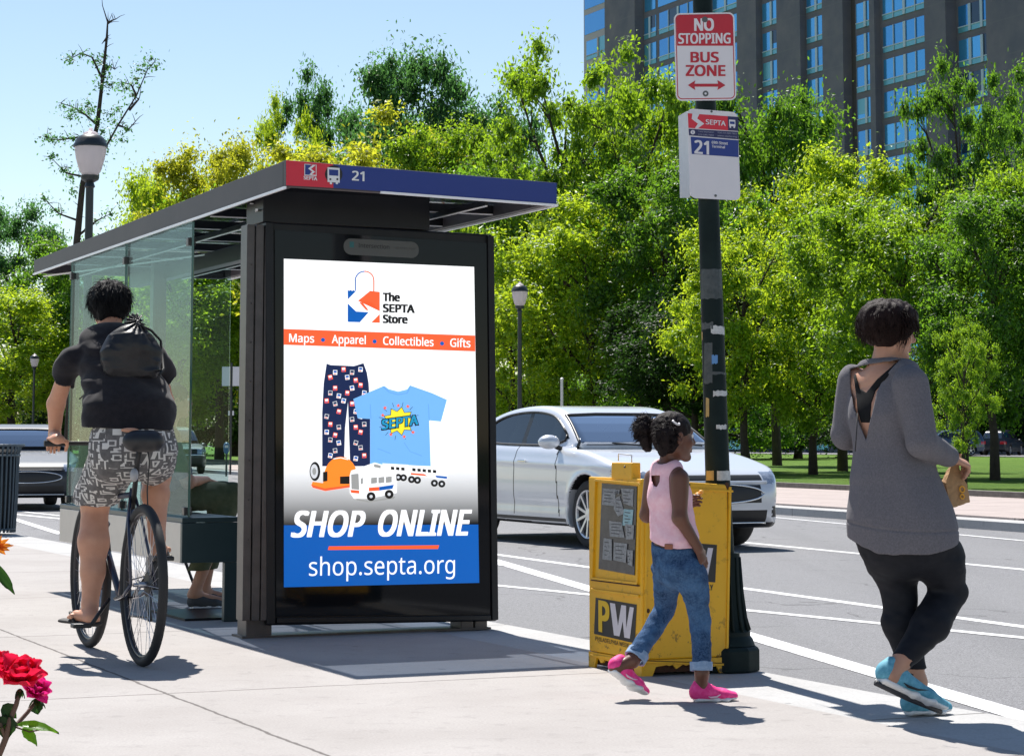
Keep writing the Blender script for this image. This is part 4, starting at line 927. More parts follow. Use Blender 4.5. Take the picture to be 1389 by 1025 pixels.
def petal(mb, c, dr, up, L, w, cup, mi=0):
    dr = V(dr).normalized(); sd_ = dr.cross(V(up)).normalized(); u_ = sd_.cross(dr).normalized(); vs = []; nu, nv = 7, 6
    for i in range(nu):
        t = i/(nu-1); ww = w*math.sin(math.pi*min(1, .12+t*.80))**.6*(1 if t < .92 else .7)
        for j in range(nv):
            s_ = j/(nv-1)*2-1; rip = .05*L*math.sin(s_*5+t*3)*t
            vs.append(V(c)+dr*(L*t*(1-.15*s_*s_*t))+sd_*(s_*ww)+u_*(cup*L*(t*t)+.35*w*s_*s_*1.2+rip))
    mb.add(vs, [(i*nv+j, i*nv+j+1, (i+1)*nv+j+1, (i+1)*nv+j) for i in range(nu-1) for j in range(nv-1)], mi)
def rose(c, ax, R_, m, seed):
    rnd = random.Random(seed); ax = V(ax).normalized(); mb = MB(); pu = ax.cross(V((1, 0, 0))).normalized(); pv = ax.cross(pu)
    for ring, (n, tilt, L) in enumerate(((3, .25, .6), (5, .5, .8), (6, .95, 1.0), (6, 1.35, 1.05))):
        for i in range(n):
            a = 2*math.pi*i/n+ring*.6+rnd.uniform(-.2, .2); rd_ = pu*math.cos(a)+pv*math.sin(a); dr = ax*math.cos(tilt)+rd_*math.sin(tilt)
            petal(mb, V(c)-ax*R_*.25, dr, rd_*math.cos(tilt)*-1+ax*math.sin(tilt), R_*L*rnd.uniform(.9, 1.1), R_*.42, .12)
    fl_ = mb.build('flower', m, RB, smooth=True); md = fl_.modifiers.new('s', 'SUBSURF'); md.render_levels = 1; md.levels = 1
    return fl_
r1 = rpt(28, 915); rose(r1, (.15, -.45, 1), .047, M_petal, 1); rose(rpt(48, 935, .05), (.5, -.5, .7), .030, M_petalp, 2)
rose(rpt(-8, 905, .03), (-.3, -.3, .9), .04, M_petal, 5)
def stem(pts, r0, r1_): MB().tube(pts, [r0+(r1_-r0)*i/(len(pts)-1) for i in range(len(pts))], 8).build('stem', M_stem, RB, smooth=True)
base_ = V(RB.location)
stem([rpt(27, 935), rpt(22, 955), rpt(14, 975), rpt(8, 1000), rpt(-12, 1050), base_], .0035, .006); stem([rpt(50, 948, .05), rpt(38, 965, .04), rpt(20, 985, .02), rpt(8, 1000)], .003, .004)
stem([rpt(-8, 930), rpt(-6, 960), rpt(2, 985), rpt(8, 1000)], .003, .004); stem([rpt(20, 985), rpt(40, 992), rpt(60, 988)], .0015, .001)
def leaf(c, dr, up, L, w, m):
    mb = MB(); dr = V(dr).normalized(); sd_ = dr.cross(V(up)).normalized(); u_ = sd_.cross(dr); vs = []; n = 9
    for i in range(n):
        t = i/(n-1); ww = w*math.sin(math.pi*t**.75)*(1+.06*((i % 2)*2-1))
        for s_ in (-1, -.5, 0, .5, 1): vs.append(V(c)+dr*L*t+sd_*ww*s_+u_*(abs(s_)*w*.35-L*.25*t*t))
    mb.add(vs, [(i*5+j, i*5+j+1, (i+1)*5+j+1, (i+1)*5+j) for i in range(n-1) for j in range(4)]); mb.build('leaf', m, RB, smooth=True)
leaf(rpt(24, 984), (1, -.1, .02), (0, -.5, 1), .064, .012, M_rleaf); leaf(rpt(30, 988), (.7, -.2, -.55), (0, -.6, 1), .035, .01, M_rleaf)
leaf(rpt(8, 968), (.05, -.1, -1), (0, -1, .2), .04, .018, M_dleaf); leaf(rpt(4, 955), (.6, 0, -.6), (0, -1, .2), .03, .012, M_dleaf); leaf(rpt(10, 985), (-.8, 0, -.1), (0, -.5, 1), .05, .014, M_rleaf)
for i in range(5):
    a = 2*math.pi*i/5; leaf(rpt(27, 934), (math.cos(a)*.5, math.sin(a)*.5, -.6), (0, 0, 1), .016, .004, M_dleaf); leaf(rpt(50, 947, .05), (math.cos(a)*.7, math.sin(a)*.7, -.5), (0, 0, 1), .02, .005, M_dleaf)
leaf(rpt(48, 950, .05), (.2, 0, -1), (0, -1, 0), .022, .012, M_dleaf)
LB = thing('lily', 'orange lily bloom and leaf poking in at the left border above the roses', 'flower', tuple(G(-70, 1000)))
M_or = leafmat('petal_orange', (.8, .18, .02), (.9, .3, .03), .5, .3)
lp0 = At(-4, 741, 5.2); mb = MB()
for a, L in ((.1, .05), (.6, .042), (-.25, .04), (-.7, .035), (1.2, .035), (2.5, .04)): petal(mb, lp0, (math.cos(a), -.2, math.sin(a)), (0, -1, .3), L*.8, .006, -.1)
mb.build('flower', M_or, LB, smooth=True)
MB().tube([lp0, At(-10, 800, 5.2), V(LB.location)], [.003, .004, .006], 8).build('stem', M_stem, LB, smooth=True)
mb = MB(); petal(mb, At(-8, 765, 5.2), (.75, -.1, -1), (.3, -1, 0), .085, .012, -.1); mb.build('leaf', M_dleaf, LB, smooth=True)
# ------------------------------------------------------------------ cars (local axes: x forward, y left, z up)
def in_poly(X, Y, P):
    c = np.zeros(len(X), bool); j = len(P)-1
    for i in range(len(P)):
        xi, yi = P[i]; xj, yj = P[j]
        m = ((yi > Y) != (yj > Y)) & (X < (xj-xi)*(Y-yi)/((yj-yi) or 1e-9)+xi); c ^= m; j = i
    return c
def poly_sd(X, Y, P):
    """signed distance to a polygon"""
    d = np.full(len(X), 1e9, np.float32)
    for i in range(len(P)):
        ax, ay = P[i]; bx, by = P[(i+1) % len(P)]; ex, ey = bx-ax, by-ay; wx, wy = X-ax, Y-ay
        t = np.clip((wx*ex+wy*ey)/(ex*ex+ey*ey), 0, 1); d = np.minimum(d, np.hypot(wx-ex*t, wy-ey*t))
    return np.where(in_poly(X, Y, P), -d, d).astype(np.float32)
def smooth_poly(P, it=3):
    for _ in range(it):
        Q = []
        for i in range(len(P)):
            a, b = P[i], P[(i+1) % len(P)]; Q += [(a[0]*.75+b[0]*.25, a[1]*.75+b[1]*.25), (a[0]*.25+b[0]*.75, a[1]*.25+b[1]*.75)]
        P = Q
    return P
def paint(name, col, flake=0.35, rough=0.28):
    k = NT(name); lw = k.n('LayerWeight'); lw.inputs[0].default_value = 0.35
    tc = k.n('TexCoord'); sx = k.n('SeparateXYZ'); k.link(tc.outputs['Object'], sx.inputs[0])
    n_ = k.noise(tc.outputs['Object'], 2.2, 6, .6)
    dust = k.math('MULTIPLY', k.rng(sx.outputs['Z'], 0.75, 0.2, 0, .55), k.rng(n_, .3, .7, .3, 1))
    c = k.mix(dust, col, tuple(.03+.55*x for x in col))
    k.set(Base_Color=c, Roughness=rough, Metallic=flake, Coat_Weight=0.8, Coat_Roughness=0.05, Specular_IOR_Level=.5); return k.m
M_tyre = mat('tyre_rubber', (0.02, 0.02, 0.021), 0.85, noise=(9, .5, (0.045, 0.043, 0.04)))
M_rim = mat('alloy', (0.62, 0.62, 0.64), 0.28, 0.75)
M_carblk = mat('car_black', (0.012, 0.012, 0.013), 0.45)
M_cglass = glass_mat('car_glass', (0.34, 0.40, 0.42), 1.3)
M_wglass = glass_mat('windscreen_glass', (0.14, 0.22, 0.30), 5.5)
M_chrome = mat('chrome', (0.75, 0.76, 0.78), 0.12, 1.0)
M_lamp = mat('lamp_lens', (0.30, 0.33, 0.37), 0.1, 0.7, coat=1.0, noise=(18, .8, (.75, .76, .78)))
M_seatc = mat('car_seat', (0.30, 0.26, 0.21), 0.8)
M_tail = mat('tail_lens', (0.45, 0.01, 0.01), 0.2, coat=1)
from mathutils.bvhtree import BVHTree
def car(name, label, cat, paintm, group=None, suv=False, h=0.022, simple=False):
    Ln, Wd, Hh, WB, R = (4.87, 1.86, 1.47, 2.74, 0.345) if not suv else (4.9, 1.93, 1.78, 2.85, 0.37)
    t = thing(name, label, cat, (0, 0, 0), group); xf = Ln/2; wf = WB/2+0.02; wr = -WB/2+0.02
    if not suv:
        side = [(-2.43, .30), (-2.2, .22), (2.15, .20), (2.36, .24), (2.42, .45), (2.40, .66), (2.28, .78), (1.9, .86), (1.25, .985), (0.95, 1.0), (-1.75, 1.06), (-2.25, 1.05), (-2.42, .95), (-2.45, .6)]
        green = [(1.30, .90), (.55, 1.34), (.2, 1.44), (-.3, 1.468), (-.9, 1.43), (-1.35, 1.32), (-2.05, 1.02), (-2.0, .9)]
        sw = [(0.92, 1.035), (.42, 1.325), (.05, 1.385), (-.4, 1.395), (-.9, 1.35), (-1.2, 1.24), (-1.62, 1.09), (-.6, 1.04)]
        ws = lambda c: (c[:, 0] > .42) & (c[:, 2] > 1.0+0.0) & (np.abs(c[:, 1]) < .80-.30*(c[:, 2]-1.0)/.4*.55) & (c[:, 0] < 1.16) & (c[:, 2] < 1.36)
        rw = lambda c: (c[:, 0] < -1.15) & (c[:, 0] > -1.95) & (np.abs(c[:, 1]) < .6) & (c[:, 2] > 1.09)
    else:
        side = [(-2.42, .35), (-2.2, .26), (2.2, .25), (2.38, .3), (2.45, .55), (2.42, .85), (2.3, .98), (1.3, 1.12), (.95, 1.13), (-2.3, 1.15), (-2.45, 1.1), (-2.46, .6)]
        green = [(1.25, 1.0), (.65, 1.62), (.3, 1.73), (-.4, 1.78), (-1.9, 1.74), (-2.25, 1.6), (-2.45, 1.1), (-2.3, .95)]
        sw = [(.95, 1.16), (.55, 1.58), (.2, 1.66), (-1.8, 1.66), (-2.1, 1.5), (-2.2, 1.2)]
        ws = lambda c: (c[:, 0] > .5) & (c[:, 2] > 1.13) & (np.abs(c[:, 1]) < .74) & (c[:, 0] < 1.2) & (c[:, 2] < 1.66)
        rw = lambda c: (c[:, 0] < -2.2) & (np.abs(c[:, 1]) < .62) & (c[:, 2] > 1.2)
    side = smooth_poly(side, 2); green = smooth_poly(green, 2); hw = Wd/2
    zb = 1.0 if not suv else 1.12
    def body(P):
        x, y, z = P[:, 0], np.abs(P[:, 1]), P[:, 2]
        ds = poly_sd(x, z, side)
        # plan outline with rounded nose and tail
        xn = np.clip((x-1.55)/(xf-1.55+.06), 0, 1.2); xr = np.clip((-x-1.7)/(xf-1.7+.1), 0, 1.2)
        w = hw*(1-.30*xn**2.6-.16*xr**2.6)*(1-.012*np.abs(x)/xf)
        sec = 1-0.035*np.abs((z-.58)/.5)**2.2-.05*np.clip((z-.82)/.25, 0, 2)**1.5
        crease = .010*np.exp(-((z-.86+.02*x)/.035)**2)-.012*np.exp(-((z-.42)/.07)**2)
        dp = (y-(w*sec+crease))*.9
        a = smax(ds, dp, .07)
        dg = poly_sd(x, z, green); wg = hw*.90-.42*(z-zb)*.9-.05*np.clip(x-.6, 0, 1)-.06*np.clip(-x-1.2, 0, 1)
        b = smax(dg, (y-wg)*.9, .09); d = smin(a, b, .045)
        for wx in (wf, wr):
            rr = np.hypot(x-wx, z-R)-(R+.055); fl = np.exp(-(rr/.05)**2)*.012*(y > .5); d = d-fl
            d = smax(d, -np.maximum(rr, .55-y), .012)
        return d
    vt, Q = net(body, (-2.6, -1.05, .1), (2.6, 1.05, Hh+.1), h, 1); c = vt[Q].mean(1)
    nrm = np.cross(vt[Q[:, 1]]-vt[Q[:, 0]], vt[Q[:, 2]]-vt[Q[:, 0]]); nrm /= np.maximum(np.linalg.norm(nrm, axis=1), 1e-9)[:, None]
    y, x, z = np.abs(c[:, 1]), c[:, 0], c[:, 2]; sidef = np.abs(nrm[:, 1]) > .45
    swp = smooth_poly(sw, 1); inw = in_poly(x, z, swp) & sidef
    pil = (np.abs(x-(-.22+.0*z)) < .05)
    pil2 = (np.abs(x+1.12) < .035) if not suv else (np.abs(x+1.15) < .05)
    win = inw & ~pil & ~pil2; wind = ws(c) & (nrm[:, 2] > .2) & ~sidef; rear = rw(c) & ~sidef
    gl = win | wind | rear
    mi = np.zeros(len(Q), int)      # 0 paint 1 black 2 chrome 3 lamp 4 tail
    front = x > 1.75
    if not suv:
        gr1 = front & (y < .56) & (z > .685) & (z < .745) & (x > 2.1); gr2 = front & (y < .52) & (z > .475) & (z < .645) & (x > 2.1)
        gr3 = front & (y < .60-.0*z) & (z > .28) & (z < .40) & (x > 2.1); fog = front & (y > .66) & (y < .80) & (z > .33) & (z < .43) & (x > 2.0)
        lamp = (x > 1.88) & (y > .58+.22*(2.25-x).clip(0)) & (z > .655+.05*(y-.6)) & (z < .775+.03*(2.3-x)) & (nrm[:, 2] < .93)
    else:
        gr1 = front & (y < .5) & (z > .72) & (z < .90) & (x > 2.1); gr2 = gr1 & False; gr3 = front & (y < .7) & (z > .3) & (z < .62) & (x > 2.1); fog = gr2
        lamp = (x > 2.0) & (y > .52) & (z > .74) & (z < .92) & (nrm[:, 2] < .9)
    mi[gr1 | gr2 | gr3 | fog] = 1; mi[lamp] = 3
    mi[(z < .27) & ((x > 1.9) | (x < -2))] = 1
    mi[(x < -2.15) & (y > .5) & (z > .78) & (z < .98)] = 4
    mi[inw & (pil | pil2)] = 1
    line = (sidef & (z > .3) & (z < 1.03) & ((np.abs(x-(.80-.12*(z-.3))) < .011) | (np.abs(x+.24) < .011) | ((np.abs(x+1.22+.25*(z-.3).clip(0)) < .011) & (z > .55))))
    mi[line] = 1; mi[sidef & (np.abs(z-.27) < .012) & (x < wf-.42) & (x > wr+.42)] = 1
    mi[(nrm[:, 1]*np.sign(c[:, 1]) < -.2) & (z < .85)] = 1
    mi[nrm[:, 2] < -.6] = 1
    for wx in (wf, wr): mi[(np.hypot(x-wx, z-R) < R+.045)] = 1
    np_mesh('body', vt, Q[~gl], [paintm, M_carblk, M_chrome, M_lamp, M_tail], t, mi[~gl])
    if wind.any(): np_mesh('windscreen', vt, Q[wind], M_wglass, t)
    if rear.any(): np_mesh('rear_window', vt, Q[rear], M_wglass, t)
    for sgn in (1, -1):
        for lo_, hi_ in ((-.22, 9), (-1.12, -.22), (-9, -1.12)):
            m = win & (c[:, 1]*sgn > 0) & (x > lo_) & (x < hi_)
            if m.any(): np_mesh('window', vt, Q[m], M_cglass, t)
    bvh = BVHTree.FromPolygons([tuple(map(float, v)) for v in vt], [tuple(map(int, q)) for q in Q]) if not simple else None
    if bvh:
        def sidept(px, pz, sgn, off=.006):
            hit = bvh.ray_cast(V((px, 2*sgn, pz)), V((0, -sgn, 0))); return hit[0]+V((0, sgn*off, 0)) if hit[0] else None
        for sgn in (1, -1):
            mb = MB(); pts = [sidept(p[0], p[1], sgn) for p in smooth_poly(sw, 2)]; pts = [p for p in pts if p]; mb.tube(pts+[pts[0]], .013, 6); mb.build('window_trim', M_carblk, t, smooth=True)
            mb = MB()
            # door mirror
            m0 = sidept(.72, 1.0, sgn, 0)
            MB().ell(m0+V((.0, sgn*.14, .07)), (.09, .12, .075), n=20, m=12).build('mirror', [paintm], t, smooth=True)
            MB().tube([m0, m0+V((0, sgn*.08, .03))], .025, 8).build('mirror_arm', M_carblk, t, smooth=True)
            for hx in (-.02, -1.0):
                p = sidept(hx, .87, sgn, .015); MB().beam(p+V((-.09, 0, 0)), p+V((.09, 0, 0)), .025, .028).build('door_handle', M_chrome, t, smooth=False, bevel=.008)
        def frontpt(y_, z_, off=.006):
            hit = bvh.ray_cast(V((4, y_, z_)), V((-1, 0, 0))); return hit[0]+V((off, 0, 0)) if hit[0] else None
        def ftube(pl, r, m, nm):
            pts = [frontpt(*p) for p in pl]; pts = [p for p in pts if p is not None]
            if len(pts) > 2: MB().tube(pts, r, 6).build(nm, m, t, smooth=True)
        if not suv:
            ftube([(y_, .672) for y_ in np.linspace(-.6, .6, 21)], .018, paintm, 'grille_bar')
            ftube([(.55*math.cos(a), .56+.095*math.sin(a)) for a in np.linspace(0, 2*math.pi, 40)], .011, M_chrome, 'grille_trim')
            ftube([(y_, .27) for y_ in np.linspace(-.6, .6, 21)], .012, M_chrome, 'bumper_trim')
        if not suv and paintm is M_whitecar:
            for s0 in (-.05, .62): MB().tube([V((1.12, s0-.0, 1.03)), V((1.02, s0-.3, 1.055)), V((.93, s0-.58, 1.09))], .009, 5).build('wiper', M_carblk, t, smooth=True)
            p = frontpt(0, .665, .02); MB().box(p, (.012, .13, .04)).build('badge', mat('badge_gold', (.6, .45, .15), .3, .8), t, bevel=.004)
        if suv:
            ftube([(y_, .93) for y_ in np.linspace(-.6, .6, 21)], .014, M_chrome, 'grille_bar'); ftube([(y_, .70) for y_ in np.linspace(-.8, .8, 21)], .03, M_chrome, 'bumper_trim')
        if not suv:
            wl = [(-.79, 1.01), (-.66, 1.35), (-.3, 1.365), (.3, 1.365), (.66, 1.35), (.79, 1.01)]; pl_ = []
            for (a0, b0), (a1, b1) in zip(wl, wl[1:]): pl_ += [(a0+(a1-a0)*i/12, b0+(b1-b0)*i/12) for i in range(12)]
            ftube(pl_+[wl[-1]], .017, M_carblk, 'windscreen_seal')
    # wheels
    for wx in (wf, wr):
        for sgn in (1, -1):
            cy = sgn*(hw-.135); cw = V((wx, cy, R)); ax = V((0, sgn, 0))
            w = MB().lathe(cw-ax*.105, [(R*.70, 0), (R*.93, 0), (R-.005, .02), (R, .05), (R, .16), (R-.005, .19), (R*.95, .205), (R*.72, .21), (R*.70, .19)], 40, ax).build('wheel', M_tyre, t, smooth=True)
            rm = MB(); rm.lathe(cw-ax*.1, [(R*.7, .195), (R*.705, .212), (R*.66, .205), (R*.62, .15), (R*.6, .05)], 36, ax, cap=False)
            for i in range(10 if not simple else 5):
                a = 2*math.pi*i/(10 if not simple else 5)+.3; d = V((math.cos(a), 0, math.sin(a))); rm.beam(cw+ax*.085+d*.04, cw+ax*.10+d*R*.67, .028, .03, up=ax)
            rm.lathe(cw+ax*.06, [(.07, 0), (.06, .04), (.0, .045)], 16, ax); rm.build('rim', M_rim, w, smooth=False)
            MB().lathe(cw, [(R*.6, 0), (R*.6, .02)], 24, ax).build('brake_disc', mat('brake', (.06, .06, .06), .5, .5), w)
    # interior
    zi = .62; MB().box((-.4, 0, zi), (2.9, 1.5, .5)).build('cabin_floor', mat('cabin', (.02, .02, .022), .9), t)
    for sx in (.1, -.85):
        for sy in (.38, -.38):
            MB().ell((sx-.12, sy, zb+.02), (.10, .24, .27)).ell((sx-.16, sy, zb+.27), (.06, .13, .09)).build('seat', M_seatc, t, smooth=True)
    MB().box((.78, 0, zb-.06), (.4, 1.4, .12)).build('dashboard', mat('cabin', (.02, .02, .022), .9), t, bevel=.03)
    MB().torus((.52, .38, zb+.02), .18, .016, (1, 0, .5), 24, 6).build('steering_wheel', M_carblk, t, smooth=True)
    # plate at the nose
    return t
M_whitecar = paint('white_pearl_paint', (0.66, 0.68, 0.72), 0.3, .3)
M_navycar = paint('navy_paint', (0.012, 0.018, 0.028), 0.1, .4); MATS['navy_paint'].node_tree.nodes['Principled BSDF'].inputs['Coat Weight'].default_value = .25; M_bluecar = paint('blue_paint', (0.03, 0.06, 0.12), 0.2); M_redgrey = paint('charcoal_paint', (0.02, 0.02, 0.024), 0.2)
HEAD = math.atan2(-U.y, -U.x)         # driving towards the camera
def place(o, P, rz): o.location = P; o.rotation_euler = (0, 0, rz)
wc = car('white_car', 'white four door sedan driving past behind the yellow newspaper box', 'car', M_whitecar, 'cars in the street', h=.018)
_a = G(797, 744, ZR); hd = HEAD+rad(2)
d_ = V((math.cos(hd), math.sin(hd), 0)); l_ = V((-math.sin(hd), math.cos(hd), 0))
CS = 1.13; place(wc, _a - d_*(2.74/2+.02)*CS + l_*0.9*CS, hd); wc.scale = (CS,)*3   # near front wheel sits at the measured contact point
# ------------------------------------------------------------------ apartment tower
M_brick = mat('tower_brick', (0.17, 0.135, 0.135), .9, noise=(.35, .6, (.12, .10, .105)))
k = NT('tower_brick_wall'); g_ = k.n('NewGeometry'); sx = k.n('SeparateXYZ'); k.link(g_.outputs['Position'], sx.inputs[0])
nz = k.noise(g_.outputs['Position'], .35, 6, .65); fr_ = k.math('FRACT', k.math('DIVIDE', sx.outputs['Z'], 2.87)); seam = k.math('LESS_THAN', fr_, .035)
c = k.mix(k.rng(nz, .3, .7), (.185, .165, .20), (.115, .115, .16)); c = k.mix(k.math('MULTIPLY', seam, .6), c, (.17, .16, .19)); k.set(Base_Color=c, Roughness=.9); M_brick = k.m  # blue-grey haze of the distance is put into the brick colour
k = NT('tower_glass'); ri = k.n('ObjectInfo').outputs['Random']; c = k.mix(ri, (.05, .27, .62), (.10, .42, .78)); k.set(Base_Color=c, Metallic=.55, Roughness=.12); M_tg = k.m
M_tgd = mat('tower_glass_dark', (.02, .05, .10), .12, .3); M_mull = mat('tower_mullion', (.45, .55, .68), .5); M_span = mat('tower_spandrel', (.12, .38, .50), .3, .3); M_pinkf = mat('tower_pale_frame', (.42, .38, .42), .7)
tp = At(1100, 100, 200.0); tn_ = -W
def TPt(x, off=0.0, y=100): return OnPlane(x, y, tp, tn_)-tn_*off
tw = thing('apartment_tower', 'tall brown brick apartment tower with blue window columns behind the trees', 'building', tuple(V((tp.x, tp.y, 0))))
FH = 2.87; HT = 54.0
def col_u(x): p = TPt(x); p.z = 0; return p
def wall(x0, x1, off, dep=2.0, m=M_brick, ht=HT, nm='wall'):
    a, b = col_u(x0)+W*off, col_u(x1)+W*off; MB().prism([a, b, b+W*dep, a+W*dep], Z*ht).build(nm, m, tw)
#         x0    x1   kind  recess
cols = [(785, 826, 'P', .35), (826, 867, 'B', -.5), (867, 885, 'N', .3), (885, 945, 'W', .3), (945, 958, 'B', -.2), (958, 1000, 'N', .3), (1000, 1026, 'B', 0), (1026, 1054, 'N', .35), (1054, 1086, 'B', 0), (1086, 1116, 'N', .35), (1116, 1144, 'B', 0), (1144, 1151, 'S', .9), (1151, 1180, 'N', .5),
        (1180, 1187, 'B', 0), (1187, 1255, 'W', .35), (1255, 1284, 'B', 0), (1284, 1339, 'D', .8), (1339, 1460, 'B', 0), (1460, 1500, 'N', .3), (1500, 1560, 'B', 0)]
random.seed(5)
for x0, x1, kd_, rc in cols:
    if kd_ == 'B': wall(x0, x1, rc, 6.0); continue
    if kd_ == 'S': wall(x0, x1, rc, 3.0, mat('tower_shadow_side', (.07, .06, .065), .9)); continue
    a, b = col_u(x0)+W*(rc+.25), col_u(x1)+W*(rc+.25)
    wall(x0, x1, rc+.3, 4.0, M_brick if kd_ != 'P' else M_pinkf)
    d = (b-a); L = d.length; d.normalize(); vis = x1 < 1420
    for fl in range(0, 18):
        z0 = fl*FH+.25
        near_ = fl >= 6 and fl <= 15 and vis
        if not near_: continue
        fr = MB(); npn = {'N': 2, 'W': 4, 'P': 2, 'D': 3}[kd_]
        e = .06*L if kd_ != 'P' else .1*L; w_ = (L-2*e)
        a2_ = a+d*e; hs = .55; hh = FH-.62 if kd_ != 'P' else FH-.75
        fr.prism([a2_+Z*z0, a2_+d*w_+Z*z0, a2_+d*w_+Z*(z0+hh), a2_+Z*(z0+hh)], W*.06, mi=0)
        for i in range(1, npn):
            p = a2_+d*w_*i/npn; thick = .34 if (i == npn//2 or (kd_ == 'D' and i == 2)) else .09
            fr.beam(p+Z*z0-W*.06, p+Z*(z0+hh)-W*.06, .08, thick, up=d, mi=1)
        fr.prism([a2_-W*.03+Z*z0, a2_+d*w_-W*.03+Z*z0, a2_+d*w_-W*.03+Z*(z0+hs*.8), a2_-W*.03+Z*(z0+hs*.8)], W*.03, mi=2)
        fr.beam(a2_+Z*(z0+hs*.85)-W*.06, a2_+d*w_+Z*(z0+hs*.85)-W*.06, .06, .09, mi=1)
        wn = fr.build('window', [M_tgd if kd_ == 'D' and fl % 3 == 1 else M_tg, M_mull if kd_ != 'P' else M_pinkf, M_span], tw)
        if random.random() < .6:
            i = random.randrange(npn); p = a2_+d*(w_*i/npn+.12); q = a2_+d*(w_*(i+1)/npn-.12); hb_ = hh*random.uniform(.3, .95)
            MB().prism([p+Z*(z0+hh-hb_)-W*.012, q+Z*(z0+hh-hb_)-W*.012, q+Z*(z0+hh)-W*.012, p+Z*(z0+hh)-W*.012], W*.008).build('blind', random.choice([M_tgd, M_span, M_tg]), wn)
    st = MB()
    for fl in list(range(0, 6))+[16, 17]:
        z0 = fl*FH+.3
        if z0+2 > HT: continue
        st.prism([a+d*.3+Z*z0, a+d*(L-.3)+Z*z0, a+d*(L-.3)+Z*(z0+2.2), a+d*.3+Z*(z0+2.2)], W*.05)
    o = st.build('window_rows', M_tg, tw); o['kind'] = 'stuff'
a, b = col_u(785)+W*-.6, col_u(1560)+W*-.6; MB().prism([a, b, b+W*14, a+W*14], Z*1.0).build('parapet', M_brick, tw).location = (0, 0, HT)
MB().prism([col_u(787)+W*6.5, col_u(1558)+W*6.5, col_u(1558)+W*16, col_u(787)+W*16], Z*(HT-.1)).build('core', M_brick, tw)
# ------------------------------------------------------------------ trees
M_bark = mat('bark', (0.035, 0.026, 0.02), .95, noise=(4, .6, (.07, .055, .045)), bump=(12, .6, .05))
LM = {'g': leafmat('leaf_green', (.10, .21, .012), (.48, .74, .03), .45, .45, (.05, .13, .01)), 'y': leafmat('leaf_lime', (.14, .28, .012), (.72, .92, .035), .45, .45, (.08, .19, .012)),
      'Y': leafmat('leaf_yellow', (.26, .27, .015), (.84, .86, .05), .5, .4, (.17, .24, .012)), 'b': leafmat('leaf_bluegreen', (.05, .13, .03), (.17, .42, .09), .45, .45, (.025, .08, .03)),
      'u': leafmat('leaf_shaded', (.02, .055, .01), (.06, .15, .018), .5, .3, (.008, .02, .006)),  # darkened leaves: the shade under the crowns is put into their colour
      'd': leafmat('leaf_dark', (.05, .13, .012), (.28, .56, .03), .45, .5, (.02, .06, .01))}
def leaves(cent, rad_, n, size, seed):
    """n leaf quads scattered around cluster centres"""
    r = np.random.default_rng(seed); ci = r.integers(0, len(cent), n); d = r.normal(size=(n, 3)); d /= np.linalg.norm(d, axis=1)[:, None]
    c = cent[ci]+d*(rad_[ci]*np.minimum(np.abs(r.normal(0, .62, n)), 1.9))[:, None]*np.array([1.15, 1.15, .8]); s = size*r.uniform(.6, 1.3, n)[:, None]
    nn = d*.6+r.normal(size=(n, 3))*.6+np.array([0, 0, .5]); nn /= np.linalg.norm(nn, axis=1)[:, None]
    t = np.cross(nn, r.normal(size=(n, 3))); t /= np.linalg.norm(t, axis=1)[:, None]; b = np.cross(nn, t)
    v = np.stack([c-t*s, c+b*s*.48+nn*s*.12, c+t*s, c-b*s*.48+nn*s*.12], 1).reshape(-1, 3); q = np.arange(n*4).reshape(-1, 4); return v.astype(np.float32), q
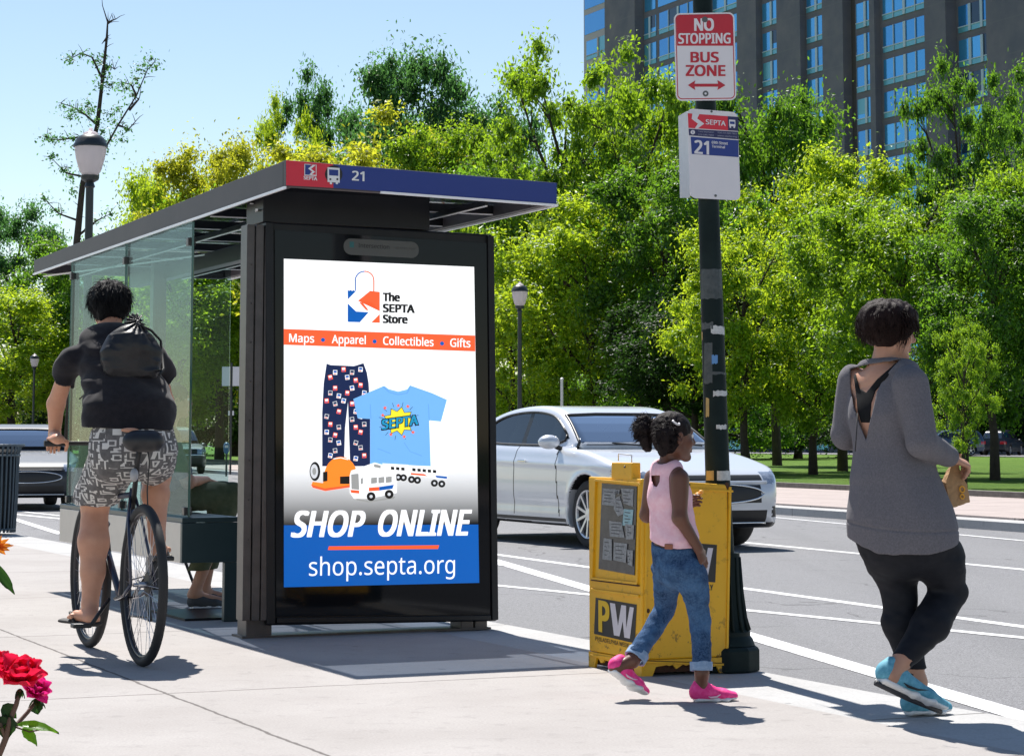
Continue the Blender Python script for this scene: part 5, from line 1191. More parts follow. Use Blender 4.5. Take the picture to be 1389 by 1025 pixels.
def tree_proto(name, seed, H_=14.0, R_=5.0, zc=7.7, hz_=6.3, nl=62000, dens=1.0, size=.112, ncl=150, limbs=9, sparse=0.0, cr=(.55, 1.25)):
    rnd = random.Random(seed); t = thing(name, 'tree', 'tree'); br = MB(); tips = []
    tx = [V((0, 0, -.1)), V((rnd.uniform(-.1, .1), rnd.uniform(-.1, .1), zc*.25)), V((rnd.uniform(-.3, .3), rnd.uniform(-.3, .3), zc*.55)), V((rnd.uniform(-.5, .5), rnd.uniform(-.5, .5), zc)), V((rnd.uniform(-.7, .7), rnd.uniform(-.7, .7), H_*.72))]
    MB().tube(tx, [.30, .22, .19, .12, .03], 12).build('trunk', M_bark, t, smooth=True)
    for i in range(limbs):
        f_ = .28+.6*i/limbs; zz = f_*zc*1.35; base = V((0, 0, zz)); 
        for k_ in range(4):
            if tx[k_].z <= zz <= tx[k_+1].z: base = tx[k_].lerp(tx[k_+1], (zz-tx[k_].z)/(tx[k_+1].z-tx[k_].z))
        a = i*2.4+rnd.uniform(-.3, .3); el = rnd.uniform(.3, .8)+.3*f_; L = R_*rnd.uniform(.7, 1.05)*(1.1-.45*f_); d = V((math.cos(a)*math.cos(el), math.sin(a)*math.cos(el), math.sin(el)))
        p1 = base+d*L*.5+Z*.1; p2 = base+d*L+Z*L*.12; br.tube([base, p1, p2], [.11*(1.2-f_*.6), .07, .02], 7)
        for j in range(4):
            a2 = a+rnd.uniform(-1, 1); q = base.lerp(p2, rnd.uniform(.35, .9)); e = q+V((math.cos(a2), math.sin(a2), rnd.uniform(.1, .9)))*R_*rnd.uniform(.2, .38); br.tube([q, (q+e)/2+Z*.08, e], [.035, .022, .008], 5); tips.append(e)
    br.build('limbs', M_bark, t, smooth=True)
    cs = [tuple(p) for p in tips]; rs = [rnd.uniform(*cr)*R_/5 for _ in tips]
    while len(cs) < ncl:
        u = V((rnd.gauss(0, 1), rnd.gauss(0, 1), rnd.gauss(0, 1))).normalized(); k_ = rnd.uniform(.45, 1.0)**.6
        p = V((u.x*R_*k_, u.y*R_*k_, zc+u.z*hz_*k_)); bump_ = .85+.3*math.sin(u.x*5+seed)*math.cos(u.y*4+seed*2)*math.sin(u.z*4)
        p = V((p.x*bump_, p.y*bump_, zc+(p.z-zc)*bump_))
        if rnd.random() < sparse and p.z < zc: continue
        cs.append(tuple(p)); rs.append(rnd.uniform(*cr)*R_/5)
    v, q = leaves(np.array(cs), np.array(rs), nl, size, seed); np_mesh('crown', v, q, LM['g'], t, smooth=False)
    return t
PR = [tree_proto('park_tree', 11), tree_proto('park_tree', 23, nl=56000, ncl=120, cr=(.5, 1.0)), tree_proto('park_tree', 37, R_=5.4, hz_=5.0, nl=62000, ncl=140, limbs=11), tree_proto('park_tree', 41, nl=36000, ncl=90, cr=(.4, .85), limbs=12)]
SHR = tree_proto('shrub', 53, H_=6, R_=5.0, zc=3.0, hz_=3.1, nl=26000, ncl=90, limbs=6)
used = set()
def put(pr, x, D, top, hw, col, label, bot=None, name=None, group='trees in the park across the street', rz=None, cat='tree'):
    """x, top, hw are photo pixels, turned into a real position, height and crown radius"""
    src = (PR+[SHR])[pr]; loc = V(((x-CX)/F*D, D, .05)); Hh = EYE+(598-top)/3000*D; base_h = 12.7 if pr < 4 else 6.1; s_ = (hw*1.55/3000*D)/5.2; rz = random.uniform(0, 6.28) if rz is None else rz
    if pr in used: o = dup(src, loc, rz, label, group)
    else: o = src; used.add(pr); o.location = loc; o.rotation_euler = (0, 0, rz); o['label'] = label; o['group'] = group
    o.scale = (s_, s_, Hh/base_h)
    if name: o.name = name
    o['category'] = cat
    for c in bpy.data.objects:
        if c.parent == o and c.name.startswith('crown'): c.material_slots[0].link = 'OBJECT'; c.material_slots[0].material = LM[col]
    return o
random.seed(12)
T = [ # proto, x, D, top, halfwidth, colour, label
 (0, 560, 150, 62, 78, 'b', 'tall blue green tree whose top stands highest above the shelter roof'),
 (2, 655, 150, 92, 66, 'b', 'blue green tree right of the highest crown above the shelter roof'),
 (1, 455, 160, 88, 60, 'b', 'blue green tree left of the highest crown above the shelter roof'),
 (3, 385, 140, 118, 42, 'y', 'thin light crown with sky gaps above the left roof edge'),
 (1, 495, 104, 158, 115, 'Y', 'yellow leaved tree directly above the red end of the shelter roof'),
 (0, 300, 118, 190, 80, 'Y', 'yellow green tree above the middle of the sloping roof edge'),
 (2, 225, 125, 200, 60, 'y', 'lime green tree just right of the nearest street lamp globe'),
 (1, 20, 150, 262, 62, 'b', 'blue green tree with ragged top at the left border under open sky'),
 (0, 20, 118, 395, 85, 'y', 'bright lime tree over the parked dark car at the left border'),
 (2, 120, 122, 300, 70, 'd', 'green tree behind the nearest street lamp post'),
 (0, 250, 108, 330, 90, 'y', 'lime green tree seen through the shelter glass'),
 (2, 340, 112, 250, 80, 'd', 'green tree seen under the shelter roof beside the steel post'),
 (0, 420, 112, 210, 80, 'g', 'green tree mostly hidden by the advertising panel'),
 (0, 610, 100, 165, 82, 'g', 'green tree above the blue end of the shelter roof'),
 (3, 765, 84, 38, 92, 'g', 'open branching tree with bare twigs against the sky, left of the tower edge'),
 (1, 868, 82, 70, 84, 'g', 'green tree in front of the tower just left of the pole signs'),
 (2, 720, 88, 175, 88, 'd', 'broad green tree over the roof of the white car'),
 (0, 800, 78, 270, 98, 'y', 'lime green tree between the small street lamp and the sign pole'),
 (1, 690, 80, 330, 70, 'y', 'low lime green tree around the small street lamp'),
 (2, 1052, 96, 82, 80, 'd', 'dense dark green crown rising beside the NO STOPPING sign'),
 (0, 905, 76, 220, 90, 'd', 'green tree behind the route sign'),
 (1, 1010, 68, 285, 78, 'y', 'lime tree directly right of the sign pole'),
 (0, 1140, 78, 205, 88, 'y', 'lime green tree in the gap between dark crowns above the walking woman'),
 (3, 1305, 66, 62, 68, 'd', 'dark tree with finger like branches reaching up the tower at right'),
 (2, 1215, 64, 235, 92, 'g', 'green tree directly above the head of the woman in grey'),
 (1, 1392, 68, 98, 62, 'd', 'dark green tree at the right border in front of brick wall'),
 (0, 1345, 60, 265, 88, 'd', 'green tree right of the woman with low hanging branches'),
 (1, 1100, 70, 350, 78, 'g', 'low spreading green tree left of the woman in grey'),
 (2, 940, 72, 380, 80, 'u', 'low dark limbed tree behind the girl'),
 (3, 1305, 50, 430, 34, 'g', 'thin young tree with grey twigs beside the brown paper bag'),
 (2, 1440, 62, 180, 80, 'g', 'tree cut by the right border'),
]
for (p_, x, D, top, hw, col, lb) in T: put(p_, x, D, top, hw, col, lb)
# understorey: dark shrubs and far trees closing the view under the crowns
random.seed(31)
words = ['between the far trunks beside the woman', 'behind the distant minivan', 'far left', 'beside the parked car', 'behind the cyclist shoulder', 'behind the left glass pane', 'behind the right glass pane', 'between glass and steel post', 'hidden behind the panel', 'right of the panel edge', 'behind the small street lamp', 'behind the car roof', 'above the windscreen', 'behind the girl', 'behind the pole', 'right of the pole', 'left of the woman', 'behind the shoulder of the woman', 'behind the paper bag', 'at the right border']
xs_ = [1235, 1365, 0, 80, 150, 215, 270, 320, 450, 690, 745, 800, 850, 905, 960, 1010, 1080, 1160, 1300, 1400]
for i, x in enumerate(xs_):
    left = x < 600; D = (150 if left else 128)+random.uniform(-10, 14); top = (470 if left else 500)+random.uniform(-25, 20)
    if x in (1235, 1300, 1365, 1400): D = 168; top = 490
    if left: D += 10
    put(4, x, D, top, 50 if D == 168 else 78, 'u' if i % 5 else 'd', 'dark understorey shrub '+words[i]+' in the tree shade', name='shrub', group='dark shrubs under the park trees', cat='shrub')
# tall sparse leader tree behind the near street lamp
def leader_tree():
    D = 100.0; P_ = lambda x, y, d=0: At(x, y, D+d); t = thing('sparse_tree', 'tall sparse tree with a bare leader reaching the top of the sky at left', 'tree', tuple(V(((95-CX)/F*D, D, 0.05))))
    MB().tube([V(t.location), P_(100, 480), P_(104, 330), P_(112, 250), P_(132, 170), P_(140, 100), P_(145, 50), P_(146, 30), P_(139, 8), P_(138, -5)], [.22, .19, .16, .13, .10, .075, .055, .035, .018, .008], 10).build('trunk', M_bark, t, smooth=True)
    lb = MB(); B_ = [[(112, 250), (135, 215), (160, 170), (185, 130), (200, 95), (212, 82)], [(175, 150), (188, 135), (190, 130)], [(132, 170), (115, 155), (98, 145), (82, 140)], [(140, 110), (125, 78), (110, 72), (92, 82)], [(141, 95), (150, 90), (156, 95)], [(146, 32), (152, 28), (158, 26)], [(146, 50), (138, 60)], [(128, 190), (108, 186), (80, 190), (60, 188)], [(115, 240), (90, 235), (70, 215)], [(160, 170), (175, 175), (188, 160)], [(185, 130), (178, 115), (165, 112)], [(108, 300), (80, 290), (60, 270)], [(106, 320), (130, 300), (150, 290)]]
    for b in B_: lb.tube([P_(x, y) for x, y in b], [.065-.052*i/(len(b)-1) for i in range(len(b))], 6)
    rt = random.Random(8)
    for b in B_+[[(104, 330), (112, 250)], [(112, 250), (132, 170)], [(132, 170), (140, 100)], [(140, 100), (146, 30)]]:
        for (xa, ya), (xb, yb) in zip(b, b[1:]):
            for _ in range(3):
                q_ = rt.random(); x0, y0 = xa+(xb-xa)*q_, ya+(yb-ya)*q_; a_ = rt.uniform(-3.0, .1); l_ = rt.uniform(6, 17); lb.tube([P_(x0, y0), P_(x0+l_*.5*math.cos(a_), y0+l_*.5*math.sin(a_)-1, rt.uniform(-.3, .3)), P_(x0+l_*math.cos(a_), y0+l_*math.sin(a_), rt.uniform(-.6, .6))], [.022, .014, .006], 4)
    lb.build('limbs', M_bark, t, smooth=True)
    cl = [(88, 145), (98, 150), (110, 150), (120, 140), (95, 158), (130, 165), (125, 150), (140, 78), (132, 82), (145, 92), (142, 105), (150, 115), (137, 118), (112, 74), (95, 82), (205, 80), (195, 88), (210, 90), (188, 95), (185, 108), (165, 115), (172, 120), (180, 130), (160, 148), (155, 165), (150, 155), (70, 190), (85, 188), (100, 188), (62, 186), (70, 212), (85, 230), (140, 205), (150, 190), (165, 190), (170, 175), (60, 270), (75, 285), (150, 290), (130, 300), (100, 260), (120, 235), (130, 225), (105, 200), (118, 190), (140, 178), (95, 240)]
    rnd = random.Random(4); cs = np.array([tuple(P_(x, y, rnd.uniform(-1, 1))) for x, y in cl]); v, q = leaves(cs, np.full(len(cs), .45)+np.random.default_rng(2).random(len(cs))*.2, 2600, .085, 9); np_mesh('crown', v, q, LM['b'], t, smooth=False)
leader_tree()
# ------------------------------------------------------------------ other cars
c2 = car('dark_suv', 'dark minivan with red tail lamps parked at the far end of the lawn', 'car', M_navycar, 'parked cars in the distance', suv=True, h=.035); place(c2, fpx(1356, 158, .1), rad(62))
c7 = car('dark_car', 'dark car coming along the street at the left border behind the litter bin', 'car', M_navycar, 'cars in the street', h=.03); place(c7, fpx(24, 41.5, ZR), HEAD+rad(-6)); c7.scale = (1.05,)*3
c3 = dup(c2, fpx(247, 80, ZR), HEAD+rad(0), 'dark car parked at the far kerb, its nose peeping past the shelter glass', 'parked cars in the distance')

for _d in range(400, 1200):
    if (fpx(237, _d/10)-FA).dot(FW) > -1.3: break
c3.location = fpx(237, _d/10, ZR); c3.rotation_euler = (0, 0, math.atan2(-FU.y, -FU.x))
c5 = car('blue_suv', 'blue grey sport utility car parked left of the minivan behind a tree trunk', 'car', M_bluecar, 'parked cars in the distance', suv=True, h=.06, simple=True); place(c5, fpx(1306, 160, .1), rad(64))
c6 = dup(c5, fpx(1280, 152, .1), rad(190), 'black car roof just above the forearm of the woman', 'parked cars in the distance')
# ------------------------------------------------------------------ people
def skin_mat(name, col, rough=.5):
    k = NT(name); tc = k.n('TexCoord'); n = k.noise(tc.outputs['Object'], 14, 5, .6); c = k.mix(k.rng(n, .35, .7, 0, .5), col, tuple(min(1, a*b) for a, b in zip(col, (.78, .66, .6))))
    k.set(Base_Color=c, Roughness=rough, Subsurface_Weight=.12, Subsurface_Radius=(.02, .008, .004), Specular_IOR_Level=.4); k.bump(k.noise(tc.outputs['Object'], 140, 2), .08, .002); return k.m
def cloth_mat(name, col, col2=None, sc=30, rough=.9, bump=.25, weave=320, sheen=.0, big=None):
    k = NT(name); tc = k.n('TexCoord'); o = tc.outputs['Object']; n = k.noise(o, sc, 6, .65); c = k.mix(k.rng(n, .35, .68), col, col2 or tuple(x*.7 for x in col))
    if big: c = k.mix(k.rng(k.noise(o, big[0], 4), .42, .62), c, big[1])
    k.set(Base_Color=c, Roughness=rough, Sheen_Weight=sheen, Specular_IOR_Level=.25); h = k.math('ADD', k.math('MULTIPLY', k.noise(o, weave, 2), .35), k.noise(o, 11, 3)); k.bump(h, bump, .008); return k.m
def hair_mat(name, col):
    k = NT(name); tc = k.n('TexCoord'); mp = k.n('Mapping'); mp.inputs['Scale'].default_value = (160, 160, 18); k.link(tc.outputs['Object'], mp.inputs[0]); n = k.noise(mp.outputs[0], 1.0, 4, .7)
    k.set(Base_Color=k.mix(k.rng(n, .35, .65), col, tuple(x*1.4 for x in col)), Roughness=.55, Specular_IOR_Level=.12); k.bump(n, .6, .008); return k.m
S_tan = skin_mat('skin_tan', (.60, .31, .20)); S_brown = skin_mat('skin_brown', (.145, .062, .038), .42); S_warm = skin_mat('skin_warm', (.50, .27, .18)); M_eye = mat('eye_white', (.7, .7, .68), .2); M_iris = mat('iris', (.02, .012, .01), .1)
def hand(S, w, d, n, thumb, L=.18, curl=.5, k=.004, grip=None):
    """palm and five fingers: w wrist, d pointing direction, n palm-side normal, thumb side direction"""
    w = V(w); d = V(d).normalized(); t = V(thumb); t = (t-d*t.dot(d)).normalized(); n = V(n); n = (n-d*n.dot(d)-t*n.dot(t)).normalized(); s = L/.18
    pc = w+d*.045*s; S.cone(w-d*.01*s, w+d*.075*s, (.026*s, .017*s), (.040*s, .014*s), t, k=.01)
    for i, (off, ln) in enumerate(((.030, .070), (.010, .078), (-.010, .072), (-.029, .058))):
        b = w+d*(.085-.004*abs(i-1))*s+t*off*s; a = b; dr = d; c_ = curl*(1+.12*i)
        for j, f_ in enumerate((.45, .31, .24)):
            ang = c_*(.6, 1.0, .8)[j]; dr = (dr*math.cos(ang)+n*math.sin(ang)).normalized(); n2 = (n-dr*n.dot(dr)); e = a+dr*ln*f_*s; r0 = (.0088, .0082, .0074, .0064)[j]*s; r1 = (.0082, .0074, .0064)[j]*s; S.cone(a, e, r0, r1, k=k); a = e
    b = w+d*.022*s+t*.024*s+n*.004*s; e1 = b+(t*.75+d*.65+n*.25).normalized()*.042*s; e2 = e1+(d*.85+t*.2+n*.5*(.4+curl)).normalized()*.032*s; e3 = e2+(d*.8-t*.1+n*(.4+curl*.8)).normalized()*.024*s
    S.cone(b, e1, .014*s, .0105*s, k=.008); S.cone(e1, e2, .0105*s, .0095*s, k=k); S.cone(e2, e3, .0095*s, .0075*s, k=k)
def head(S, c, f, up=Z, s=1.0):
    c = V(c); f = V(f).normalized(); R = frame(f, up); r_, f_, u_ = R.col[0], R.col[1], R.col[2]; P = lambda a, b, h: c+(r_*a+f_*b+u_*h)*s
    S.ell(P(0, -.012, .02), (.075*s, .094*s, .088*s), R, k=.02); S.ell(P(0, .022, -.035), (.062*s, .070*s, .082*s), R, k=.025); S.cone(P(.045, .01, -.065), P(.012, .070, -.098), .020*s, .016*s, k=.02); S.cone(P(-.045, .01, -.065), P(-.012, .070, -.098), .020*s, .016*s, k=.02)
    S.ell(P(0, .074, -.10), (.022*s, .016*s, .015*s), R, k=.015); S.cone(P(0, .083, .012), P(0, .108, -.026), .009*s, .0125*s, k=.010); S.ell(P(.012, .096, -.033), (.009*s, .01*s, .007*s), R, k=.006); S.ell(P(-.012, .096, -.033), (.009*s, .01*s, .007*s), R, k=.006)
    S.ell(P(0, .089, -.058), (.024*s, .011*s, .006*s), R, k=.006); S.ell(P(0, .088, -.070), (.021*s, .011*s, .007*s), R, k=.006); S.cone(P(.032, .074, .022), P(-.032, .074, .022), .012*s, .012*s, k=.014)
    for sg in (1, -1):
        S.ell(P(sg*.031, .088, .004), (.017*s, .014*s, .010*s), R, k=.008, op='sub'); S.ell(P(sg*.040, .062, -.03), (.022*s, .018*s, .02*s), R, k=.02); S.ell(P(sg*.077, -.008, -.012), (.007*s, .018*s, .031*s), R, k=.006); S.ell(P(sg*.082, -.006, -.008), (.006*s, .009*s, .016*s), R, k=.004, op='sub')
    return R
def eyes(c, f, par, s=1.0, up=Z):
    c = V(c); R = frame(f, up)
    for sg in (1, -1):
        e = c+(R.col[0]*.031*sg+R.col[1]*.077+R.col[2]*.004)*s; eb = MB().ell(e, .0125*s, n=14, m=9).build('eye', M_eye, par, smooth=True); MB().ell(e+R.col[1]*.0085*s, (.0055*s,)*3, n=10, m=7).build('iris', M_iris, eb, smooth=True)
def strands(name, m, par, cen, R3, n, L, r, seed, sel=None, grav=.5, rad0=1.0, R=None, wild=.35):
    """short tapered hair locks growing off an ellipsoid so that the outline is not smooth"""
    rnd = random.Random(seed); mb = MB(); cen = V(cen)
    for _ in range(n):
        u = V((rnd.gauss(0, 1), rnd.gauss(0, 1), rnd.gauss(0, 1))).normalized()
        if sel and not sel(u): continue
        p = V((u.x*R3[0], u.y*R3[1], u.z*R3[2]))*rad0; p = cen+(R @ p if R is not None else p); nrm = (p-cen).normalized(); tg = V((rnd.gauss(0, 1), rnd.gauss(0, 1), -1.0*grav*3)); tg = (tg-nrm*tg.dot(nrm)).normalized()
        d = (tg+nrm*wild*rnd.random()).normalized(); l = L*rnd.uniform(.5, 1.1); mb.tube([p-nrm*.004, p+d*l*.5+nrm*.002, p+d*l-Z*l*.1*grav], [r, r*.8, r*.15], 4)
    return mb.build(name, m, par, smooth=True)
def shoe(par, heel, toe, up, w, m_up, m_sole, s=1.0, open_top=None, mark=None, mark_side=1, nm='shoe', lace=None):
    heel, toe = V(heel), V(toe); ax = (toe-heel); L = ax.length; ax.normalize(); up = V(up); up = (up-ax*up.dot(ax)).normalized(); sd_ = ax.cross(up)
    P = lambda a, b, c: heel+ax*(L*a)+sd_*(w*b)+up*c*s
    S = Sdf(.02); S.cone(P(.13, 0, .045), P(.33, 0, .045), (w*.40, .042*s), (w*.42, .042*s), sd_); S.cone(P(.33, 0, .045), P(.68, .03, .03), (w*.42, .045*s), (w*.52, .030*s), sd_); S.cone(P(.68, .03, .03), P(.9, .04, .024), (w*.52, .030*s), (w*.40, .024*s), sd_)
    S.cone(P(.16, 0, .05), P(.20, 0, .085), (w*.36, .04*s), (w*.34, .038*s), sd_, k=.02)
    S.fn(lambda Q: d_plane(Q, P(0, 0, .016), -up), 'int', .003)
    o = S.mesh(nm, .004, m_up, par, pad=.02)
    T = Sdf(.02); T.cone(P(.12, 0, .012), P(.5, 0, .010), (w*.42, .014*s), (w*.40, .012*s), sd_); T.cone(P(.5, 0, .010), P(.7, .03, .010), (w*.42, .012*s), (w*.53, .012*s), sd_); T.cone(P(.7, .03, .010), P(.92, .04, .016), (w*.53, .012*s), (w*.40, .010*s), sd_)
    T.mesh('sole', .004, m_sole, o, pad=.02)
    if lace:
        mb = MB()
        for i in range(5):
            a = .36+.075*i; h_ = .098-.046*(i/4); mb.tube([P(a, -.22, h_-.006), P(a+.01, 0, h_), P(a, .22, h_-.006)], .0022*s, 5)
        mb.build('laces', lace, o, smooth=True)
    if mark:
        q = [P(.30, mark_side*.47, .030), P(.36, mark_side*.50, .024), P(.48, mark_side*.52, .028), P(.62, mark_side*.50, .046)]; MB().tube(q, [.001*s, .006*s, .0045*s, .0008*s], 6).build('side_mark', mark, o, smooth=True)
    return o
def folds(ampl, sc, seed=0, zc=None):
    return lambda P: (vnoise(P, sc, seed)+.5*vnoise(P*2.1, sc, seed+3))*ampl
# ================================================================== woman in grey
D0 = 9.03; C = lambda x, y, d=0.0: At(x, y, D0+d)
f_ = V((.77, .64, 0)); r_ = V((.64, -.77, 0)); hf = V((.95, .3, -.12))
WM = thing('person', 'woman with short dark hair in a grey top and black leggings carrying a paper bag', 'person', tuple(V((C(1235, 900).x, D0, 0))))
wb = Sdf(.035); hc = C(1207, 448, 0.0)
head(wb, hc+Z*.0, hf, Z, 1.0)
neck0, neck1 = C(1198, 505, .0), C(1205, 470, .0); wb.cone(neck0, neck1, .058, .054, k=.02)
chest = [C(1199, 520, 0), C(1207, 560, 0), C(1210, 612, 0), C(1212, 655, 0), C(1218, 700, 0), C(1226, 735, 0)]
tr_ = [(.165, .085), (.168, .125), (.152, .12), (.175, .15), (.20, .165), (.18, .15)]
for i in range(5): wb.cone(chest[i], chest[i+1], tr_[i], tr_[i+1], r_)
shR, elR, wrR = C(1235, 521, -.15), C(1251, 600, -.20), C(1292, 622, -.02); shL, elL, wrL = C(1161, 517, .12), C(1147, 588, .14), C(1172, 606, .3)
for a, b, c in ((shR, elR, wrR), (shL, elL, wrL)): wb.cone(a, b, .056, .042, k=.03); wb.cone(b, c, .042, .026, k=.02)
hd_ = (C(1303, 612, .06)-wrR).normalized(); hand(wb, wrR, V((.75, .45, -.25)), V((-.35, 0, -1)), V((-.1, .9, .3)), .165, 1.25); hand(wb, wrL, V((.7, .6, 0)), V((.3, -.5, -.6)), Z, .165, .6)
# legs
hpR, knR, anR = C(1258, 722, -.06), C(1287, 801, .06), C(1226, 893, -.12); hpL, knL, anL = C(1204, 722, .07), C(1220, 802, .09), C(1245, 925, .08)
heelA, toeA = C(1183, 921, -.20), C(1284, 968, -.02); heelB, toeB = C(1226, 972, .06), C(1288, 968, .16)
heelB.z = .0; toeB.z = .0; toeA.z = max(toeA.z, .002)
wb.cone(hpR, knR, .095, .062, k=.03); wb.cone(knR, C(1262, 848, -.03), .060, .065, k=.02); wb.cone(C(1262, 848, -.03), anR, .068, .038, k=.02)
wb.cone(hpL, knL, .095, .060, k=.03); wb.cone(knL, C(1221, 846, .085), .058, .062, k=.02); wb.cone(C(1221, 846, .085), anL, .064, .036, k=.02)
wb.cone(anR, heelA.lerp(toeA, .22)+Z*.05, .038, .038, k=.02); wb.cone(heelA.lerp(toeA, .22)+Z*.045, heelA.lerp(toeA, .7)+Z*.035, .034, .024, k=.02); wb.cone(anL, heelB.lerp(toeB, .25)+Z*.05, .035, .033, k=.02); wb.cone(heelB.lerp(toeB, .25)+Z*.045, heelB.lerp(toeB, .7)+Z*.035, .03, .022, k=.02)
wb.mesh('body', .005, S_warm, WM); eyes(hc, hf, WM)
# leggings
lg = Sdf(.035); e_ = .008
lg.cone(chest[4], chest[5], (.20, .165), (.195, .155), r_)
lg.cone(hpR, C(1274, 758, .0), .098, .096, k=.04); lg.cone(C(1274, 758, .0), knR, .096, .072, k=.04); lg.cone(knR, C(1263, 846, -.03), .073, .075, k=.02); lg.cone(C(1263, 846, -.03), anR, .078, .044, k=.02)
lg.cone(hpL, C(1212, 760, .08), .112, .100, k=.05); lg.cone(C(1212, 760, .08), knL, .098, .070, k=.03); lg.cone(knL, C(1221, 846, .085), .069, .071, k=.02); lg.cone(C(1221, 846, .085), anL, .074, .044, k=.02)
ndA = (anR-C(1262, 848, -.03)).normalized(); cutA = C(1228, 884, -.1)
lg.fn(lambda P: np.where(((P-na(knR)) @ na(r_)) > -.02, 0, 0)+np.minimum.reduce([np.maximum(d_plane(P, cutA, V((-.55, 0, -.9))), -9), d_plane(P, C(1245, 905, .08), -Z)]), 'int', .002)
lg.disp(folds(.0035, (14, 14, 26), 4)); lg.mesh('leggings', .005, cloth_mat('legging_navy', (.006, .007, .011), (.010, .011, .016), 20, .7, .12), WM)
# top
tp_ = Sdf(.04); ch = [C(1200, 512, 0), C(1207, 560, 0), C(1210, 606, 0), C(1212, 650, 0), C(1219, 695, 0), C(1225, 728, 0), C(1226, 760, 0)]
tw_ = [(.165, .09), (.170, .145), (.152, .134), (.176, .154), (.208, .184), (.218, .192), (.218, .192)]
for i in range(6): tp_.cone(ch[i], ch[i+1], tw_[i], tw_[i+1], r_)
tp_.ell(C(1238, 556, .09), (.085, .085, .075), k=.04); tp_.ell(C(1205, 556, .2), (.085, .085, .075), k=.04)
tp_.cone(C(1188, 500, .03), C(1225, 500, -.03), .055, .055, k=.04)
for a, b, c, w0, w1 in ((shR, elR, wrR, .078, .066), (shL, elL, wrL, .076, .066)):
    tp_.cone(a, b, w0-.006, w1-.004, k=.010); tp_.cone(b, a.lerp(b, 1)+(c-b)*.86, w1-.004, .041, k=.012)
# hem: drop lower at the back
hem = C(1225, 729, 0); tp_.fn(lambda P: d_plane(P, hem, V((.05, .28, -1))), 'int', .004)
nk = C(1203, 492, 0); tp_.fn(lambda P: d_plane(P, nk, V((.25, .35, 1))), 'int', .01)
bk_c = C(1172, 520, -.1)
vp_ = [(1152, 499), (1222, 487), (1198, 512), (1189, 530), (1184, 560), (1175, 598), (1166, 575), (1158, 552), (1153, 525)]
SX = 8.85; px2 = lambda P: P[:, 0]/P[:, 1]*SX; pxz = lambda P: EYE+(P[:, 2]-EYE)/P[:, 1]*SX
vq = [(C(x, y, 0).x/C(x, y, 0).y*SX, EYE+(C(x, y, 0).z-EYE)/C(x, y, 0).y*SX) for x, y in vp_]
def vopen(P):
    d = poly_sd(px2(P), pxz(P), vq); bk = (P-na(C(1207, 540, 0))) @ na(f_); return np.maximum(d, bk-.05)
tp_.fn(vopen, 'sub', .004)
def wf_(P):
    z = P[:, 2]; a = (P-na(bk_c)) @ na(r_)
    n = vnoise(P, (9, 9, 4), 2)*.006+vnoise(P, (24, 24, 8), 5)*.003
    dr = np.sin((a*30+z*6+vnoise(P, (4, 4, 3), 8)*2.2))*.0035*np.clip((1.05-z)/.3, 0, 1)
    seam = -.004*np.exp(-((z-float(C(1225, 712).z)+.02*np.sin(a*6))/.004)**2)
    return n+dr-seam
tp_.disp(wf_); M_top = cloth_mat('heather_grey', (.115, .108, .12), (.165, .155, .17), 150, .95, .25, 260, .05); tp_.mesh('top', .005, M_top, WM)
# black racer bra under the opening
br = Sdf(.02)
for i in range(2): br.cone(chest[i], chest[i+1], tuple(x+.006 for x in tr_[i]), tuple(x+.006 for x in tr_[i+1]), r_)
bq = [(1157, 505), (1161, 507), (1166, 527), (1175, 532), (1190, 514), (1214, 493), (1221, 491), (1188, 530), (1182, 548), (1181, 573), (1168, 573), (1163, 556), (1161, 535)]
bqw = [(C(x, y, 0).x/C(x, y, 0).y*SX, EYE+(C(x, y, 0).z-EYE)/C(x, y, 0).y*SX) for x, y in bq]
br.fn(lambda P: np.maximum(poly_sd(px2(P), pxz(P), bqw), ((P-na(C(1207, 540, 0))) @ na(f_))), 'int', .002); br.mesh('bra', .004, cloth_mat('bra_black', (.008, .008, .009)), WM)
# cord hanging from the opening
MB().tube([C(1163, 560, -.17), C(1162, 585, -.19), C(1160, 612, -.2)], .0022, 6).build('cord', mat('cord_black', (.01, .01, .01), .7), WM, smooth=True)
# hair
hr = Sdf(.02); M_hairW = hair_mat('hair_dark_auburn', (.014, .007, .006)); Rh = frame(hf, Z)
hr.ell(hc+Z*.037-f_*.016, (.108, .122, .088), Rh); hr.ell(hc+Z*.002-hf.normalized()*.035, (.104, .104, .076), Rh, k=.03); hr.ell(hc+Z*.062+hf.normalized()*.03, (.085, .085, .055), Rh, k=.03)
hr.fn(lambda P: d_ell(P, hc+hf.normalized()*.105-Z*.055, (.085, .07, .085), Rh), 'sub', .01); hr.fn(lambda P: d_plane(P, hc-Z*.072, V((0, 0, -1))), 'int', .012)
hr.disp(lambda P: vnoise(P, (70, 70, 12), 1)*.005+vnoise(P, (24, 24, 9), 6)*.007); hr.mesh('hair', .004, M_hairW, WM)
strands('hair_locks', M_hairW, WM, hc+Z*.03-f_*.014, (.110, .122, .088), 1100, .075, .0016, 3, sel=lambda u: u.z > -.55 and not (u.y > .55 and u.z < .15), R=Rh, grav=1.2, wild=.14)
M_nav = cloth_mat('shoe_aqua', (.09, .30, .40), (.18, .46, .58), 45, .7, .4, 200); M_slw = mat('sole_white', (.75, .75, .75), .6); M_sld = mat('sole_dark', (.03, .03, .035), .6)
M_lb = mat('lace_black', (.01, .01, .012), .7); M_mk = mat('mark_black', (.01, .01, .012), .5)
shoe(WM, heelA, toeA, (toeA-heelA).cross(r_) if (toeA-heelA).cross(r_).z > 0 else -(toeA-heelA).cross(r_), .092, M_nav, M_slw, 1.02, mark=M_mk, mark_side=1, lace=M_lb)
dA = (toeA-heelA).normalized(); upA = dA.cross(r_); upA = upA if upA.z > 0 else -upA
